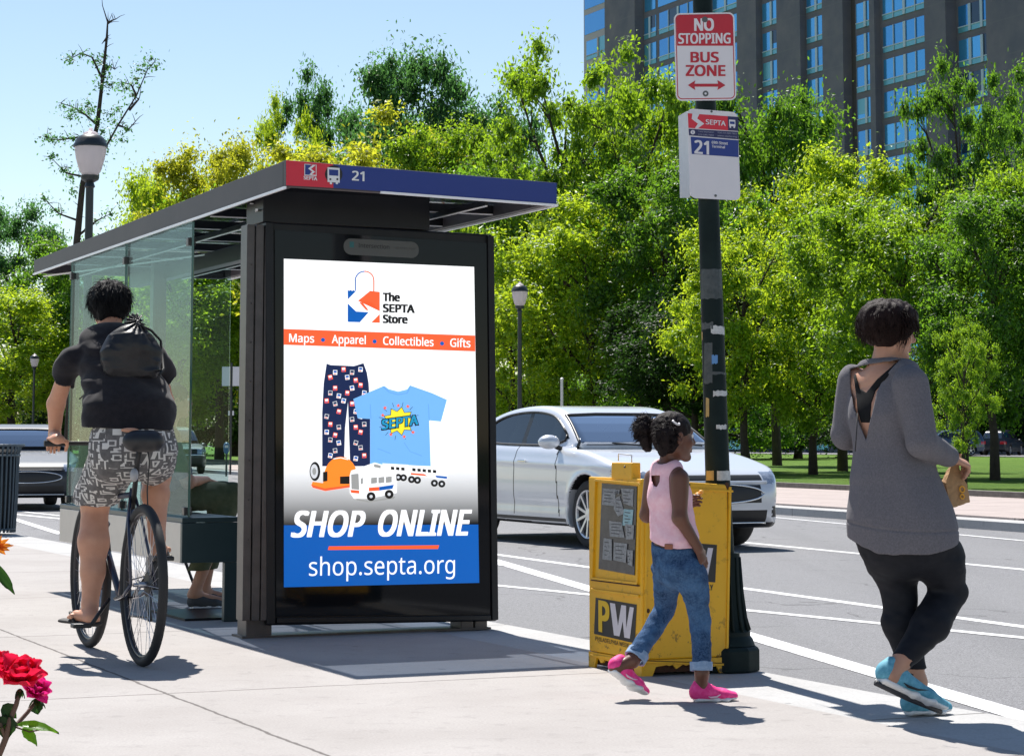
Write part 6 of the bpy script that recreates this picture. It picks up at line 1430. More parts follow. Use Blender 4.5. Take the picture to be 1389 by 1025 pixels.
MB().tube([heelA+dA*.02-upA*.006, heelA.lerp(toeA, .5)-upA*.006, toeA-dA*.03-upA*.002], [.012, .014, .010], 6).build('sole', M_sld, WM, smooth=True)
shoe(WM, heelB, toeB, Z, .088, M_nav, M_slw, 1.0, lace=M_lb)
MB().ell(anR+V((-.02, -.036, -.008)), (.012, .004, .007), n=10, m=6).build('tattoo', mat('tattoo_ink', (.05, .04, .05), .6), WM, smooth=True)
# paper bag held in her right hand
PB = thing('paper_bag', 'small brown paper bag held in the hand of the woman in grey', 'paper bag', tuple(C(1300, 690, .06)))
M_kraft = mat('kraft_paper', (.42, .25, .12), .85, noise=(30, .5, (.33, .19, .09)), bump=(25, .6, .01)); M_kraft2 = mat('bag_print', (.80, .38, .03), .7)
bd = .06; q = lambda x, y, d=0: C(x, y, bd+d)
bs = MB(); ringB = [q(1289, 689, -.04), q(1316, 681, .0), q(1305, 676, .07), q(1279, 684, .03)]; ringM = [q(1283, 655, -.035), q(1311, 656, .0), q(1302, 653, .055), q(1277, 652, .02)]; ringT = [q(1290, 632, -.012), q(1301, 633, -.0), q(1300, 631, .02), q(1289, 631, .012)]; ringU = [q(1286, 619, -.02), q(1304, 617, -.0), q(1305, 615, .02), q(1290, 616, .02)]
vs = ringB+ringM+ringT+ringU; bs.add(vs, [(3, 2, 1, 0)]+[(i*4+j, i*4+(j+1) % 4, (i+1)*4+(j+1) % 4, (i+1)*4+j) for i in range(3) for j in range(4)]); bo = bs.build('bag', M_kraft, PB); bo.modifiers.new('sd', 'SUBSURF').subdivision_type = 'SIMPLE'; bo.modifiers['sd'].render_levels = 4; bo.modifiers['sd'].levels = 2
tx_ = bpy.data.textures.new('crumple', 'CLOUDS'); tx_.noise_scale = .03; dm = bo.modifiers.new('d', 'DISPLACE'); dm.texture = tx_; dm.strength = .012; dm.mid_level = .5; bo.modifiers.new('bv', 'SOLIDIFY').thickness = .001
pm = MB(); fa_, fb_, fc_ = ringB[0], ringB[1], ringM[0]; nn_ = (fb_-fa_).cross(fc_-fa_).normalized(); nn_ = nn_ if nn_.y < 0 else -nn_
for u, v, rr in ((.68, .72, .020), (.62, .38, .015)):
    cc = fa_*(1-u)*(1-v)+fb_*u*(1-v)+ringM[0]*(1-u)*v+ringM[1]*u*v+nn_*.008; pm.torus(cc, rr*.6, .003, nn_, 20, 6)
pm.build('print', M_kraft2, PB, smooth=True)
# ================================================================== girl in pink
D0g = 9.6; K = lambda x, y, d=0.0: At(x, y, D0g+d)
gf = V((.80, .60, 0)); gr = V((.60, -.80, 0)); ghf = V((.90, .42, -.05))
GL_ = thing('person', 'girl with two hair puffs in a pink tank top, rolled jeans and pink sneakers', 'person', tuple(V((K(915, 900).x, D0g, 0))))
gb = Sdf(.025); gh = K(914, 591, 0); gs = .90
head(gb, gh, ghf, Z, gs); gb.cone(K(905, 632, 0), K(907, 608, 0), .036, .034, k=.02)
gc = [K(904, 640, 0), K(908, 672, 0), K(912, 708, 0), K(914, 738, 0), K(920, 768, 0)]; gw = [(.095, .045), (.094, .070), (.085, .062), (.090, .070), (.10, .082)]
for i in range(4): gb.cone(gc[i], gc[i+1], gw[i], gw[i+1], gr)
gsR, geR, gwR = K(922, 650, -.10), K(922, 702, -.13), K(947, 743, -.10); gsL, geL, gwL = K(886, 650, .10), K(878, 698, .11), K(922, 690, .26)
gb.cone(gsR, geR, .041, .031, k=.03); gb.cone(geR, gwR, .030, .021, k=.02); gb.cone(gsL, geL, .040, .031, k=.03); gb.cone(geL, gwL, .030, .021, k=.02)
hand(gb, gwR, K(956, 766, -.08)-gwR, V((-.6, .3, -.1)), V((.5, .6, .1)), .135, .35); hand(gb, gwL, K(944, 676, .28)-gwL, V((.5, -.3, .6)), V((0, -.3, 1)), .135, .7)
ghR, gkR, gaR = K(938, 775, -.06), K(950, 842, -.02), K(952, 912, -.05); ghL, gkL, gaL = K(905, 775, .06), K(902, 826, .13), K(858, 896, .0)
gb.cone(ghR, gkR, .050, .032, k=.02); gb.cone(gkR, gkR.lerp(gaR, .35), .032, .033, k=.01); gb.cone(gkR.lerp(gaR, .35), gaR, .033, .027, k=.01); gb.cone(ghL, gkL, .050, .032, k=.02); gb.cone(gkL, gkL.lerp(gaL, .35), .032, .033, k=.01); gb.cone(gkL.lerp(gaL, .35), gaL, .033, .027, k=.01)
ghA, gtA = K(937, 949, -.05), K(1000, 949, .02); ghB, gtB = K(823, 908, -.04), K(876, 950, .06); ghA.z = gtA.z = .0; gtB.z = max(gtB.z, .004)
gb.cone(gaR, ghA.lerp(gtA, .22)+Z*.045, .028, .028, k=.02); gb.cone(ghA.lerp(gtA, .22)+Z*.04, ghA.lerp(gtA, .65)+Z*.03, .026, .018, k=.02); gb.cone(gaL, ghB.lerp(gtB, .24)+Z*.038, .028, .028, k=.02); gb.cone(ghB.lerp(gtB, .24)+Z*.035, ghB.lerp(gtB, .65)+Z*.03, .026, .018, k=.02)
gb.mesh('body', .0045, S_brown, GL_); eyes(gh, ghf, GL_, gs)
# tank top
tk = Sdf(.025); kc = [K(904, 641, 0), K(908, 672, 0), K(912, 706, 0), K(914, 730, 0), K(916, 752, 0)]; kw = [(.088, .060), (.100, .086), (.100, .084), (.110, .092), (.118, .100)]
for i in range(4): tk.cone(kc[i], kc[i+1], kw[i], kw[i+1], gr)
tk.cone(K(893, 634, .04), K(900, 650, .04), .028, .03, k=.02); tk.cone(K(915, 634, -.04), K(912, 650, -.04), .028, .03, k=.02)
tk.fn(lambda P: d_plane(P, K(914, 734, 0), V((-.05, .25, -1))), 'int', .004); tk.fn(lambda P: d_cone(P, K(903, 615, -.02), K(908, 632, .0), .046, .050), 'sub', .006)
tk.fn(lambda P: d_ell(P, gsR+Z*.0+gr*.02, (.050, .050, .062)), 'sub', .008); tk.fn(lambda P: d_ell(P, gsL-gr*.02, (.050, .050, .062)), 'sub', .008)
kp = K(888, 647, -.06); kqp = [(883.5, 644.5), (895.5, 644), (894.5, 653), (891, 659.5), (887, 659), (884, 652)]; kq = [(K(x, y, 0).x/K(x, y, 0).y*9.5, EYE+(K(x, y, 0).z-EYE)/K(x, y, 0).y*9.5) for x, y in kqp]
tk.fn(lambda P: np.maximum(poly_sd(P[:, 0]/P[:, 1]*9.5, EYE+(P[:, 2]-EYE)/P[:, 1]*9.5, kq), ((P-na(K(908, 650, 0))) @ na(gf))+.01), 'sub', .002)
tk.disp(lambda P: vnoise(P, (16, 16, 9), 3)*.004+np.sin(P[:, 2]*60+vnoise(P, (8, 8, 8), 1)*4)*.0022*np.clip((.80-P[:, 2])/.12, 0, 1)); tk.mesh('tank_top', .004, cloth_mat('tank_pink', (.80, .46, .53), (.86, .58, .64), 40, .9, .2), GL_)
# jeans with rolled cuffs
k = NT('denim'); tc = k.n('TexCoord'); o = tc.outputs['Object']; n1 = k.noise(o, 7, 4, .6); n2 = k.noise(o, 120, 3, .7); n3 = k.noise(o, 30, 4, .6)
c = k.mix(k.rng(n1, .42, .62), (.014, .040, .10), (.055, .130, .26)); c = k.mix(k.rng(n2, .4, .62, 0, .5), c, (.10, .18, .31)); c = k.mix(k.rng(n3, .56, .7, 0, .45), c, (.012, .032, .09)); k.set(Base_Color=c, Roughness=.9, Specular_IOR_Level=.2); k.bump(k.math('ADD', n2, k.math('MULTIPLY', n3, 2)), .3, .006); M_denim = k.m
jn = Sdf(.03); jn.cone(K(914, 740, 0), K(920, 768, 0), (.107, .088), (.114, .100), gr); jn.cone(ghR, gkR, .067, .044, k=.025); jn.cone(gkR, gaR, .044, .040, k=.012); jn.cone(ghL, gkL, .067, .044, k=.025); jn.cone(gkL, gaL, .044, .040, k=.012)
cR, cL = K(951, 905, -.04), K(863, 890, .02); dR_ = (gaR-gkR).normalized(); dL_ = (gaL-gkL).normalized()
jn.fn(lambda P: np.where((P-na(K(912, 860, .0))) @ na(V((1, 0, 0))) > 0, d_plane(P, cR, dR_), d_plane(P, cL, dL_)), 'int', .002); jn.fn(lambda P: d_plane(P, K(914, 737, 0), V((-.05, -.2, 1))), 'int', .003)
jn.disp(lambda P: vnoise(P, (18, 18, 30), 7)*.005+vnoise(P, (40, 40, 55), 9)*.0022); jn.mesh('jeans', .0045, M_denim, GL_)
M_cuff = cloth_mat('denim_cuff', (.20, .30, .45), (.32, .42, .56), 60)
for p, d in ((cR, dR_), (cL, dL_)):
    cf = Sdf(.004); cf.fn(lambda P: np.maximum(np.abs(d_cone(P, p-d*.2, p+d*.2, .0445, .0445))-.0045, np.abs((P-na(p-d*.006)) @ na(d))-.019)); cf.lo = na(p)-.08; cf.hi = na(p)+.08; cf.disp(folds(.002, (30, 30, 30), 2)); cf.mesh('cuff', .0035, M_cuff, GL_)
M_pk = cloth_mat('sneaker_pink', (.85, .03, .22), (.95, .10, .34), 45, .6, .4, 200)
upB = (gtB-ghB).cross(gr); upB = upB if upB.z > 0 else -upB
M_mkp = mat('mark_pale_pink', (.85, .55, .65), .5); M_lpk = mat('lace_pink', (.9, .1, .3), .7)
shoe(GL_, ghA, gtA, Z, .076, M_pk, M_slw, .82, mark=M_mkp, mark_side=1, lace=M_lpk); shoe(GL_, ghB, gtB, upB, .076, M_pk, M_slw, .82, mark=M_mkp, mark_side=1, lace=M_lpk)
# belt label
MB().box(K(907, 741, -.105), (.04, .006, .022), Matrix.Rotation(-.6, 3, 'Z')).build('belt_label', mat('leather_label', (.28, .10, .05), .7), GL_, bevel=.003)
# hair
M_hairG = hair_mat('hair_black_brown', (.012, .008, .008)); gR = frame(ghf, Z); gh2 = Sdf(.015)
gh2.ell(gh+Z*.028-ghf.normalized()*.014, (.074, .092, .078), gR); gh2.ell(gh-Z*.02-ghf.normalized()*.035, (.066, .062, .062), gR, k=.02)
gh2.fn(lambda P: d_ell(P, gh+ghf.normalized()*.098-Z*.035, (.075, .062, .075), gR), 'sub', .008); gh2.disp(lambda P: vnoise(P, (70, 70, 40), 2)*.003); gh2.mesh('hair', .004, M_hairG, GL_)
def puff(c, r, seed, drop=None):
    p = Sdf(.02); p.ell(c, r)
    if drop is not None: p.cone(c, drop, min(r)*.85, min(r)*.55)
    p.disp(lambda P: vnoise(P, (60, 60, 45), seed)*.007); ob = p.mesh('hair_puff', .004, M_hairG, GL_); strands('hair_locks', M_hairG, ob, c, r, 420, .035, .0013, seed, grav=.25, wild=.9)
puff(K(874, 582, .03), (.048, .042, .060), 4, K(878, 606, .03)); puff(K(903, 590, -.085), (.044, .034, .056), 8, K(898, 614, -.08))
for c_, a_ in ((K(887, 573, .02), V((1, 0, -.1))), (K(917, 573, -.075), V((.4, -.3, .8)))): MB().torus(c_, .015, .005, a_, 20, 8).build('hair_tie', mat('hair_tie', (.75, .72, .72), .6), GL_, smooth=True)
SN = thing('snack', 'small orange and yellow snack held up by the girl', 'snack', tuple(K(947, 672, .27))); MB().ell(K(947, 671, .26), (.016, .012, .012)).ell(K(951, 667, .27), (.012, .01, .009)).build('wrapper', mat('snack_yellow', (.85, .5, .05), .5, noise=(60, .8, (.85, .15, .05))), SN, smooth=True)
# ================================================================== bicycle
BR = G(190, 903); R_w = .395
BK = thing('bicycle', 'dark city bicycle seen from behind with narrow tyres and black saddle', 'bicycle', tuple(BR))
def b_(u, w, z): return BR+U*u+W*(w+.022*z)+Z*z
wheelbase = 1.10; M_frame = mat('bike_frame', (.016, .022, .05), .3, .2, coat=.6); M_bal = mat('bike_alloy', (.5, .5, .52), .3, .9); M_brub = mat('bike_rubber', (.018, .018, .019), .75); M_blk2 = mat('bike_black', (.012, .012, .013), .5); M_saddle = mat('saddle', (.012, .012, .014), .45)
M_refl = mat('rear_light', (.35, .35, .36), .3)
for u in (0, wheelbase):
    c_ = b_(u, 0, R_w); nm = BK
    w_ = MB().torus(c_, R_w-.023, .024, W, 72, 12).build('wheel', M_brub, BK, smooth=True)
    MB().torus(c_, R_w-.045, .011, W, 72, 8, sc=1.1).build('rim', mat('bike_rim', (.05, .05, .055), .35, .7), w_, smooth=True)
    sp_ = MB()
    for i in range(32):
        a = 2*math.pi*i/32; a2 = a+(.35 if i % 2 else -.35); e = c_+(U*math.cos(a)+Z*math.sin(a))*(R_w-.05); h_ = c_+(U*math.cos(a2)+Z*math.sin(a2))*.022+W*(.03 if (i//2) % 2 else -.03); sp_.tube([h_, e], .0013, 4)
    sp_.build('spokes', M_bal, w_); MB().lathe(c_-W*.05, [(.01, 0), (.01, .02), (.024, .022), (.024, .028), (.016, .03), (.016, .07), (.024, .072), (.024, .078), (.01, .08), (.01, .10)], 16, W).build('hub', M_bal, w_, smooth='auto')
bb = b_(.43, 0, .30); st_ = b_(.27, 0, .86); ht0, ht1 = b_(.90, 0, .80), b_(.94, 0, .66); rh = b_(0, 0, R_w)
fm = MB(); fm.tube([bb, st_], .017, 10); fm.tube([st_-Z*.03, ht0], .015, 10); fm.tube([bb, ht1], .018, 10); fm.tube([ht1-Z*.02, ht0+Z*.02], .02, 10)
for s_ in (-1, 1):
    fm.tube([bb+W*.03*s_, b_(.2, .045*s_, .33), rh+W*.062*s_], .009, 8); fm.tube([st_-Z*.04+W*.012*s_, b_(.2, .035*s_, .70), rh+W*.062*s_], .008, 8)
fm.build('frame', M_frame, BK, smooth=True)
fk = MB(); fh = b_(wheelbase, 0, R_w)
for s_ in (-1, 1): fk.tube([ht1+W*.045*s_, b_(1.03, .05*s_, .62), fh+W*.05*s_], [.013, .012, .008], 8)
fk.tube([ht1+W*.05, ht1-W*.05], .014, 8); fk.build('fork', M_frame, BK, smooth=True)
MB().tube([st_-Z*.1, b_(.20, 0, 1.0), b_(.17, 0, 1.07)], .0135, 10).build('seat_post', M_blk2, BK, smooth=True)
sa = Sdf(.03); sc_ = b_(.10, 0, 1.10); sa.cone(sc_, sc_+U*.12, (.092, .046), (.045, .030), W); sa.cone(sc_+U*.12, sc_+U*.27, (.045, .03), (.02, .02), W); sa.ell(sc_+W*.04, (.06, .06, .05)); sa.ell(sc_-W*.04, (.06, .06, .05)); sad = sa.mesh('saddle', .006, M_saddle, BK)
MB().tube([b_(.13, .03, 1.06), b_(.14, .045, 1.0), b_(.18, .05, .85), b_(.15, .05, .74)], .004, 6).build('cable', M_blk2, BK, smooth=True)
MB().ell(b_(.20, -.015, .93), (.022, .03, .035)).build('rear_light', M_refl, BK, smooth=True)
MB().lathe(b_(0, .0, .0)+W*.022+Z*R_w, [(.02, 0), (.06, .004), (.05, .012), (.04, .02), (.03, .03)], 26, W).build('cassette', M_blk2, BK, smooth='auto')
MB().tube([b_(0, .04, .36), b_(.03, .04, .27), b_(-.01, .04, .22)], .012, 8).build('derailleur', M_blk2, BK, smooth=True)
cr = MB(); cr.lathe(bb+W*.03, [(.095, 0), (.098, .003), (.09, .006), (.02, .008)], 30, W); cr.build('chainring', M_bal, BK); 
ch_ = MB(); ch_.tube([b_(0, .04, R_w+.05), bb+W*.04+Z*.09], .004, 5); ch_.tube([b_(0, .04, R_w-.16), bb+W*.04-Z*.09], .004, 5); ch_.build('chain', M_blk2, BK)
pdL, pdR = At(110, 848, 11.25), At(222, 757, 11.38)
MB().tube([bb-W*.06, pdL+W*.05], .010, 8).build('crank', M_blk2, BK, smooth=True); MB().tube([bb+W*.06, pdR-W*.03], .010, 8).build('crank', M_blk2, BK, smooth=True)
for p in (pdL, pdR): MB().box(p, (.095, .07, .022), Matrix.Rotation(TH, 3, 'Z')).build('pedal', M_blk2, BK, bevel=.006)
hb0 = b_(.88, 0, 1.0); MB().tube([ht0, hb0, hb0+U*.06+Z*.05], .014, 10).build('stem', M_blk2, BK, smooth=True)
gripL, gripR = At(60, 601, 11.52), At(60, 601, 11.52)+W*.60; hm = (gripL+gripR)/2+U*.06+Z*.0
MB().tube([gripL, gripL.lerp(gripR, .2), hm-W*.05, hm+W*.05, gripL.lerp(gripR, .8), gripR], .0115, 10).build('handlebar', M_blk2, BK, smooth=True)
for g0_, g1_ in ((gripL, gripL.lerp(gripR, .2)), (gripR, gripL.lerp(gripR, .8))): MB().tube([g0_, g1_], .016, 12).build('grip', M_brub, BK, smooth=True)
for s_ in (gripL, gripR): q0 = s_.lerp(hm, .30); MB().tube([q0, q0+U*.04-Z*.02, q0.lerp(s_, .6)+U*.06-Z*.05], .005, 6).build('brake_lever', M_bal, BK, smooth=True)
# ================================================================== cyclist
D0c = 11.42; Q = lambda x, y, d=0.0: At(x, y, D0c+d)
CY = thing('person', 'cyclist seen from behind in a black shirt and patterned shorts with a black drawstring bag', 'person', tuple(V((Q(180, 700).x, D0c, 0))))
cb = Sdf(.04); chd = Q(148, 414, .33); cf_ = V((-.38, .92, -.08)); head(cb, chd, cf_, Z, 1.08)
cb.cone(Q(153, 462, .24), Q(149, 432, .30), .066, .060, k=.03)
cs_ = [Q(155, 470, .22), Q(164, 505, .15), Q(174, 545, .06), Q(178, 580, .0), Q(180, 605, .0)]; cw = [(.125, .07), (.175, .105), (.17, .11), (.17, .12), (.17, .12)]
for i in range(4): cb.cone(cs_[i], cs_[i+1], cw[i], cw[i+1], W)
cSL, cEL, cWL = Q(97, 482, .14), Q(76, 548, .30), Q(74, 590, .40); cSR, cER, cWR = Q(212, 480, .26), Q(224, 545, .46), gripR+V((0, -.08, .03))
cb.cone(cSL-Z*.012, cEL, .040, .046, k=.02); cb.cone(cEL, cWL, .046, .030, k=.02); cb.cone(cSR-Z*.012, cER, .040, .046, k=.02); cb.cone(cER, cWR, .046, .030, k=.02)
hand(cb, gripL+W*.055-U*.07+Z*.022, U*.9+Z*.0, -Z, W, .19, 1.15); cb.cone(cWL, gripL+W*.055-U*.06+Z*.022, .030, .026, k=.02); hand(cb, gripR-W*.055-U*.07+Z*.022, U, -Z, -W, .19, 1.15)
cHL, cKL, cAL = Q(160, 612, .0), Q(129, 684, .30), Q(122, 820, .16); cHR, cKR, cAR = Q(203, 610, .06), Q(212, 645, .48), Q(213, 730, .30)
cb.cone(cHL, cKL, .10, .072, k=.04); cb.cone(cKL, Q(127, 735, .22), .068, .078, k=.03); cb.cone(Q(127, 735, .22), Q(126, 775, .19), .077, .060, k=.03); cb.cone(Q(126, 775, .19), cAL, .060, .042, k=.03)
cb.cone(cHR, cKR, .10, .076, k=.04); cb.cone(cKR, Q(211, 670, .38), .070, .070, k=.03); cb.cone(Q(211, 670, .38), cAR, .068, .042, k=.03)
hl, tl_ = Q(125, 838, .10), Q(90, 833, .20); cb.cone(cAL, hl, .040, .036, k=.02); cb.cone(hl, hl.lerp(tl_, .6), .036, .030, k=.02); 
td = (tl_-hl).normalized(); ts = td.cross(Z).normalized()
for i in range(5): a = hl.lerp(tl_, .62)+ts*(.032-.016*i); cb.cone(a, a+td*(.05-.006*i)-Z*.008, .015, .010-.0008*i, k=.006)
hr_, tr2 = Q(216, 748, .24), Q(222, 744, .42); cb.cone(cAR, hr_, .040, .036, k=.02); cb.cone(hr_, hr_.lerp(tr2, .7), .036, .03, k=.02)
td2 = (tr2-hr_).normalized(); ts2 = td2.cross(Z).normalized()
for i in range(5): a = hr_.lerp(tr2, .7)+ts2*(-.032+.016*i); cb.cone(a, a+td2*(.05-.006*i)-Z*.008, .015, .010, k=.006)
cb.mesh('body', .0055, S_tan, CY); eyes(chd, cf_, CY, 1.08)
# shirt
sh = Sdf(.045); ss = [Q(156, 468, .22), Q(160, 495, .18), Q(170, 530, .09), Q(176, 560, .03), Q(177, 600, .0)]; sw_ = [(.180, .112), (.198, .135), (.208, .145), (.236, .160), (.246, .165)]
for i in range(4): sh.cone(ss[i], ss[i+1], sw_[i], sw_[i+1], W)
sh.cone(Q(130, 460, .22), Q(172, 458, .26), .072, .068, k=.05)
dL = (cEL-cSL).normalized(); dR2 = (cER-cSR).normalized(); eL_ = Q(83, 517, .23); eR_ = Q(226, 512, .36)
sh._b(eL_, .1); sh._b(eR_, .1)
sh.fn(lambda P: smax(d_cone(P, cSL-Z*.012, eL_+dL*.05, .060, .068), d_plane(P, eL_, dL), .004), 'add', .05); sh.fn(lambda P: smax(d_cone(P, cSR-Z*.01, eR_+dR2*.05, .062, .068), d_plane(P, eR_, dR2), .004), 'add', .05)
sh.fn(lambda P: np.where((P-na(Q(104, 520, .1))) @ na(W) < 0, d_plane(P, Q(84, 516, .2), dL), -1), 'int', .004); sh.fn(lambda P: np.where((P-na(Q(222, 520, .1))) @ na(W) > .0, d_plane(P, eR_, dR2), -1)*np.where(P[:, 2] > 1.3, 1, 1), 'int', .004)
sh.fn(lambda P: d_plane(P, Q(176, 582, 0), V((-.04, 0, -1))), 'int', .006); sh.fn(lambda P: d_ell(P, Q(149, 436, .30), (.075, .075, .05)), 'sub', .008)
def shf(P):
    z = P[:, 2]; return vnoise(P, (7, 7, 10), 3)*.009+np.sin(z*55+((P-na(Q(170, 520))) @ na(W))*14+vnoise(P, (5, 5, 5), 6)*3)*.0045*np.clip((z-1.2)/.2, 0, 1)+vnoise(P, (22, 22, 22), 2)*.003
sh.disp(shf); sh.mesh('shirt', .006, cloth_mat('shirt_black', (.009, .008, .011), (.016, .014, .018), 40, .9, .15, 260, .15), CY)
# shorts with a white maze print
k = NT('maze_print'); tc = k.n('TexCoord'); o = tc.outputs['Object']; wob = k.noise(o, 8, 2)
mp = k.n('Mapping'); mp.inputs['Scale'].default_value = (13, 13, 19); k.link(o, mp.inputs[0])
vo = k.n('TexVoronoi', feature='F1', distance='CHEBYCHEV'); k.link(mp.outputs[0], vo.inputs['Vector']); vo.inputs['Scale'].default_value = 1.0
rings = k.math('FRACT', k.math('MULTIPLY', vo.outputs['Distance'], 3.4)); msk = k.math('GREATER_THAN', rings, .62)
mp2 = k.n('Mapping'); mp2.inputs['Scale'].default_value = (6, 6, 32); k.link(o, mp2.inputs[0]); gap = k.math('GREATER_THAN', k.noise(mp2.outputs[0], 1.0, 2), .42)
msk = k.math('MULTIPLY', msk, gap); c = k.mix(k.rng(k.noise(o, 20, 4), .3, .7), (.16, .15, .15), (.08, .078, .078)); c = k.mix(msk, c, (.62, .60, .57)); k.set(Base_Color=c, Roughness=.85); k.bump(k.noise(o, 16, 4), .35, .015); M_maze = k.m
so_ = Sdf(.045); so_.cone(Q(177, 590, .0), Q(180, 612, .0), (.212, .150), (.212, .155), W); so_.cone(cHL, Q(132, 672, .26), .135, .115, k=.05); so_.cone(Q(132, 672, .26), Q(131, 692, .28), .116, .112, k=.02); so_.cone(cHR, Q(208, 628, .34), .135, .118, k=.05)
dl_ = V((0, .15, -1)); so_.fn(lambda P: np.where((P-na(Q(174, 640, .34))) @ na(W) < 0, d_plane(P, Q(130, 682, .25), dl_), -1), 'int', .004)
so_.fn(lambda P: np.where((P-na(Q(174, 640, .34))) @ na(W) > 0, d_plane(P, Q(212, 636, .40), V((0, .75, -.66))), -1), 'int', .004)
so_.fn(lambda P: d_plane(P, Q(177, 572, 0), Z), 'int', .004); so_.disp(lambda P: vnoise(P, (14, 14, 7), 5)*.007+vnoise(P, (34, 34, 16), 7)*.003); so_.mesh('shorts', .006, M_maze, CY)
MB().ell(Q(176, 583, -.172), (.045, .01, .012)).build('waist_skin', S_tan, CY, smooth=True)
# flip flops
M_ff = mat('sandal_black', (.015, .013, .013), .7); M_fg = mat('sandal_grey', (.22, .20, .17), .8)
for a, b, m in ((Q(130, 846, .08), Q(86, 841, .22), M_ff), (Q(212, 757, .18), Q(224, 753, .46), M_fg)):
    S_ = Sdf(.01); S_.cone(a, b, (.044, .013), (.038, .012), (b-a).cross(Z)); s_o = S_.mesh('sandal', .004, m, CY)
    d = (b-a).normalized(); sd_ = d.cross(Z).normalized(); tp2 = a.lerp(b, .72)+Z*.048; MB().tube([a.lerp(b, .45)+sd_*.045, tp2+sd_*.018, a.lerp(b, .8)+Z*.04, tp2-sd_*.018, a.lerp(b, .45)-sd_*.045], .008, 6).build('strap', m, s_o, smooth=True)
# hair
M_hairC = hair_mat('hair_black', (.006, .006, .007)); Rc = frame(cf_, Z); hb_ = Sdf(.02)
hb_.ell(chd+Z*.025-cf_*.012, (.105, .118, .108), Rc); hb_.ell(chd-Z*.03-cf_*.03, (.094, .085, .078), Rc, k=.03); hb_.fn(lambda P: d_ell(P, chd+cf_*.125-Z*.05, (.09, .075, .09), Rc), 'sub', .01); hb_.fn(lambda P: d_plane(P, chd-Z*.092, -Z), 'int', .01)
hb_.disp(lambda P: vnoise(P, (48, 48, 20), 1)*.008+vnoise(P, (20, 20, 12), 4)*.006); hb_.mesh('hair', .005, M_hairC, CY)
strands('hair_locks', M_hairC, CY, chd+Z*.022-cf_*.012, (.107, .12, .11), 1000, .07, .0019, 13, sel=lambda u: u.z > -.6 and not (u.y > .6 and u.z < .1), R=Rc, grav=.8, wild=.24)
# drawstring bag on his back
DB = thing('drawstring_bag', 'black nylon drawstring bag slung high on the back of the cyclist', 'bag', tuple(Q(178, 512, -.05)))
dg_ = Sdf(.03); bc = Q(178, 478, .02); bw_r = (W-U*.1).normalized(); dg_.ell(bc, (.150, .068, .138), frame(U, Z)); dg_.box(bc-Z*.05, (.145, .058, .085), frame(U, Z), .045, k=.05)
gth = Q(182, 437, .08); dg_.cone(gth, bc+Z*.05, .045, .10, k=.05)
def dgf(P):
    q = P-na(gth); a = np.arctan2(q @ na(W), -(q[:, 2])); d = np.sqrt((q*q).sum(1)); return np.sin(a*13+vnoise(P, (9, 9, 9), 1)*1.5)*.012*np.clip(1-(d-.02)/.16, 0, 1)*np.clip(d/.03, 0, 1)+vnoise(P, (12, 12, 9), 7)*.009+np.abs(vnoise(P, (15, 15, 22), 11))*.010
dg_.disp(dgf); dg_.mesh('bag', .005, mat('nylon_black', (.010, .010, .012), .45, bump=(16, .35, .02), spec=.4), DB)
M_cord = mat('cord_black', (.01, .01, .01), .7)
MB().tube([gth, Q(165, 446, .16), Q(140, 455, .17)], .007, 6).build('strap', M_cord, DB, smooth=True); MB().tube([gth, Q(205, 448, .20), Q(218, 462, .24), Q(222, 500, .12), Q(216, 508, -.02)], .007, 6).build('strap', M_cord, DB, smooth=True)
MB().tube([Q(140, 510, -.02), Q(120, 530, .0), Q(108, 541, .1)], .004, 6).build('strap', M_cord, DB, smooth=True)
# ================================================================== person seated in the shelter
def s_(w, u, z): p = P0+W*w+U*(gu0+u+.5); p.z = z; return p
SPn = thing('person', 'person in olive trousers seated on the bench behind the glass', 'person', tuple(s_(.3, .6, 0)))
pb_ = Sdf(.04); sz = bz1+.03; head(pb_, s_(.22, .62, sz+.74), W, Z, 1.0); pb_.cone(s_(.16, .62, sz+.5), s_(.19, .62, sz+.66), .06, .055)
for a, b, c, d in ((.1, .5, .17, .11), (.12, .25, .15, .12)): pb_.cone(s_(.15, .62, sz+.12), s_(.14, .62, sz+.45), (.16, .12), (.18, .10), U)
for du in (-.1, .12):
    pb_.cone(s_(.15, .62+du, sz+.09), s_(.58, .62+du, sz+.10), .085, .062); pb_.cone(s_(.58, .62+du, sz+.10), s_(.40+du*.6, .62+du, .10), .055, .036); pb_.cone(s_(.40+du*.6, .62+du, .09), s_(.58+du*.6, .62+du, .05), .034, .026)
    sg = 1 if du > 0 else -1; pb_.cone(s_(.13, .62+sg*.19, sz+.44), s_(.25, .62+sg*.24, sz+.2), .05, .04); pb_.cone(s_(.25, .62+sg*.24, sz+.2), s_(.42, .62+sg*.08, sz+.21), .038, .026); hand(pb_, s_(.42, .62+sg*.08, sz+.21), W*1-U*sg*.4-Z*.25, -Z, U*-sg, .17, .5)
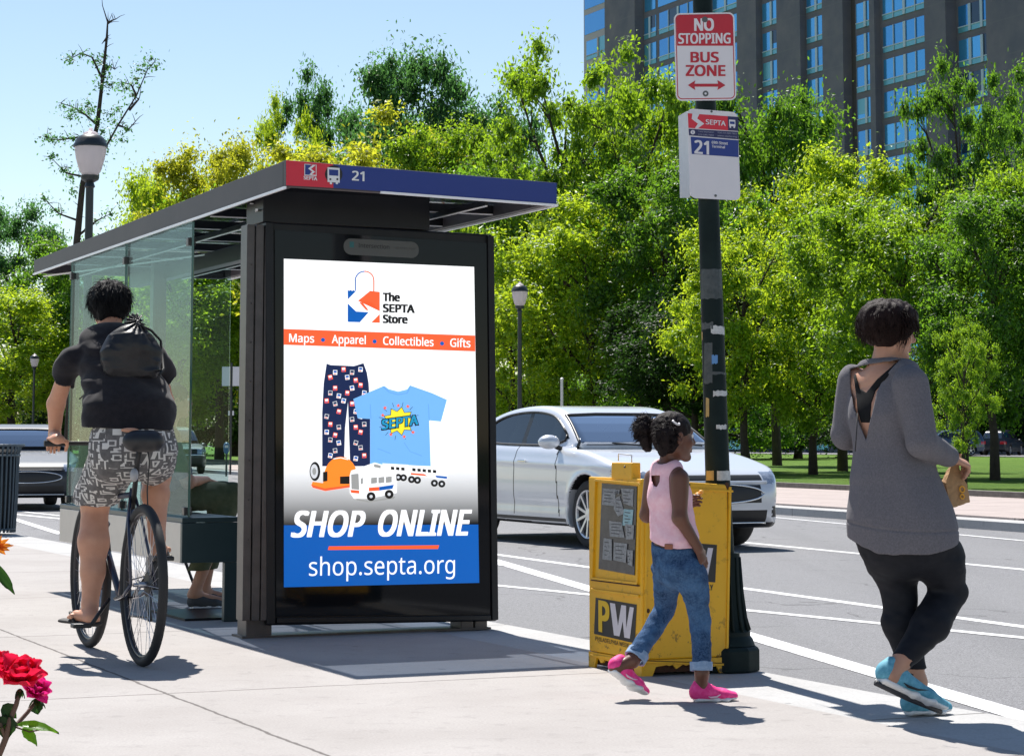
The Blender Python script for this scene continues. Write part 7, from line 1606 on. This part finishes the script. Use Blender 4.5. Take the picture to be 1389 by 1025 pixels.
pb_.mesh('body', .007, S_warm, SPn)
tj = Sdf(.04); M_oliv = cloth_mat('olive_cloth', (.07, .085, .045), (.11, .12, .07), 18)
for du in (-.1, .12): tj.cone(s_(.13, .62+du, sz+.10), s_(.59, .62+du, sz+.11), .105, .088); tj.cone(s_(.59, .62+du, sz+.10), s_(.42+du*.6, .62+du, .24), .082, .066)
tj.fn(lambda P: d_plane(P, s_(.4, .6, .25), -Z), 'int', .004); tj.disp(folds(.006, (12, 12, 12), 3)); tj.mesh('trousers', .007, M_oliv, SPn)
jt = Sdf(.04); jt.cone(s_(.15, .62, sz+.14), s_(.14, .62, sz+.46), (.19, .15), (.20, .12), U)
for sg in (1, -1): jt.cone(s_(.13, .62+sg*.19, sz+.44), s_(.22, .62+sg*.23, sz+.27), .066, .058)
jt.disp(folds(.006, (10, 10, 10), 5)); jt.mesh('shirt', .007, cloth_mat('shirt_slate', (.10, .13, .15), (.15, .18, .2), 20), SPn)
hh = Sdf(.02); hc3 = s_(.22, .62, sz+.74); Rr = frame(W, Z); hh.ell(hc3+Z*.03-W*.015, (.083, .10, .085), Rr); hh.ell(hc3-Z*.02-W*.04, (.078, .07, .07), Rr); hh.fn(lambda P: d_ell(P, hc3+W*.11-Z*.04, (.085, .07, .085), Rr), 'sub', .008); hh.disp(lambda P: vnoise(P, (50, 50, 20), 1)*.006); hh.mesh('hair', .006, M_hairW, SPn); eyes(hc3, W, SPn)
for du in (-.1, .12): shoe(SPn, s_(.36+du*.6, .62+du, .0), s_(.63+du*.6, .62+du, .0), Z, .095, mat('shoe_charcoal', (.05, .055, .06), .7), M_slw, 1.05)
wc_ = thing('walking_stick', 'black walking stick leaning on the bench beside the seated person', 'walking stick', tuple(G(270, 806))); MB().tube([G(271, 806), At(262, 790, 15.4), At(244, 742, 15.0), At(238, 700, 14.8)], [.014, .011, .011, .011], 8).build('shaft', M_blk2, wc_, smooth=True); MB().tube([G(271, 806), G(271, 806)+Z*.03], .018, 8).build('rubber_tip', M_brub, wc_)
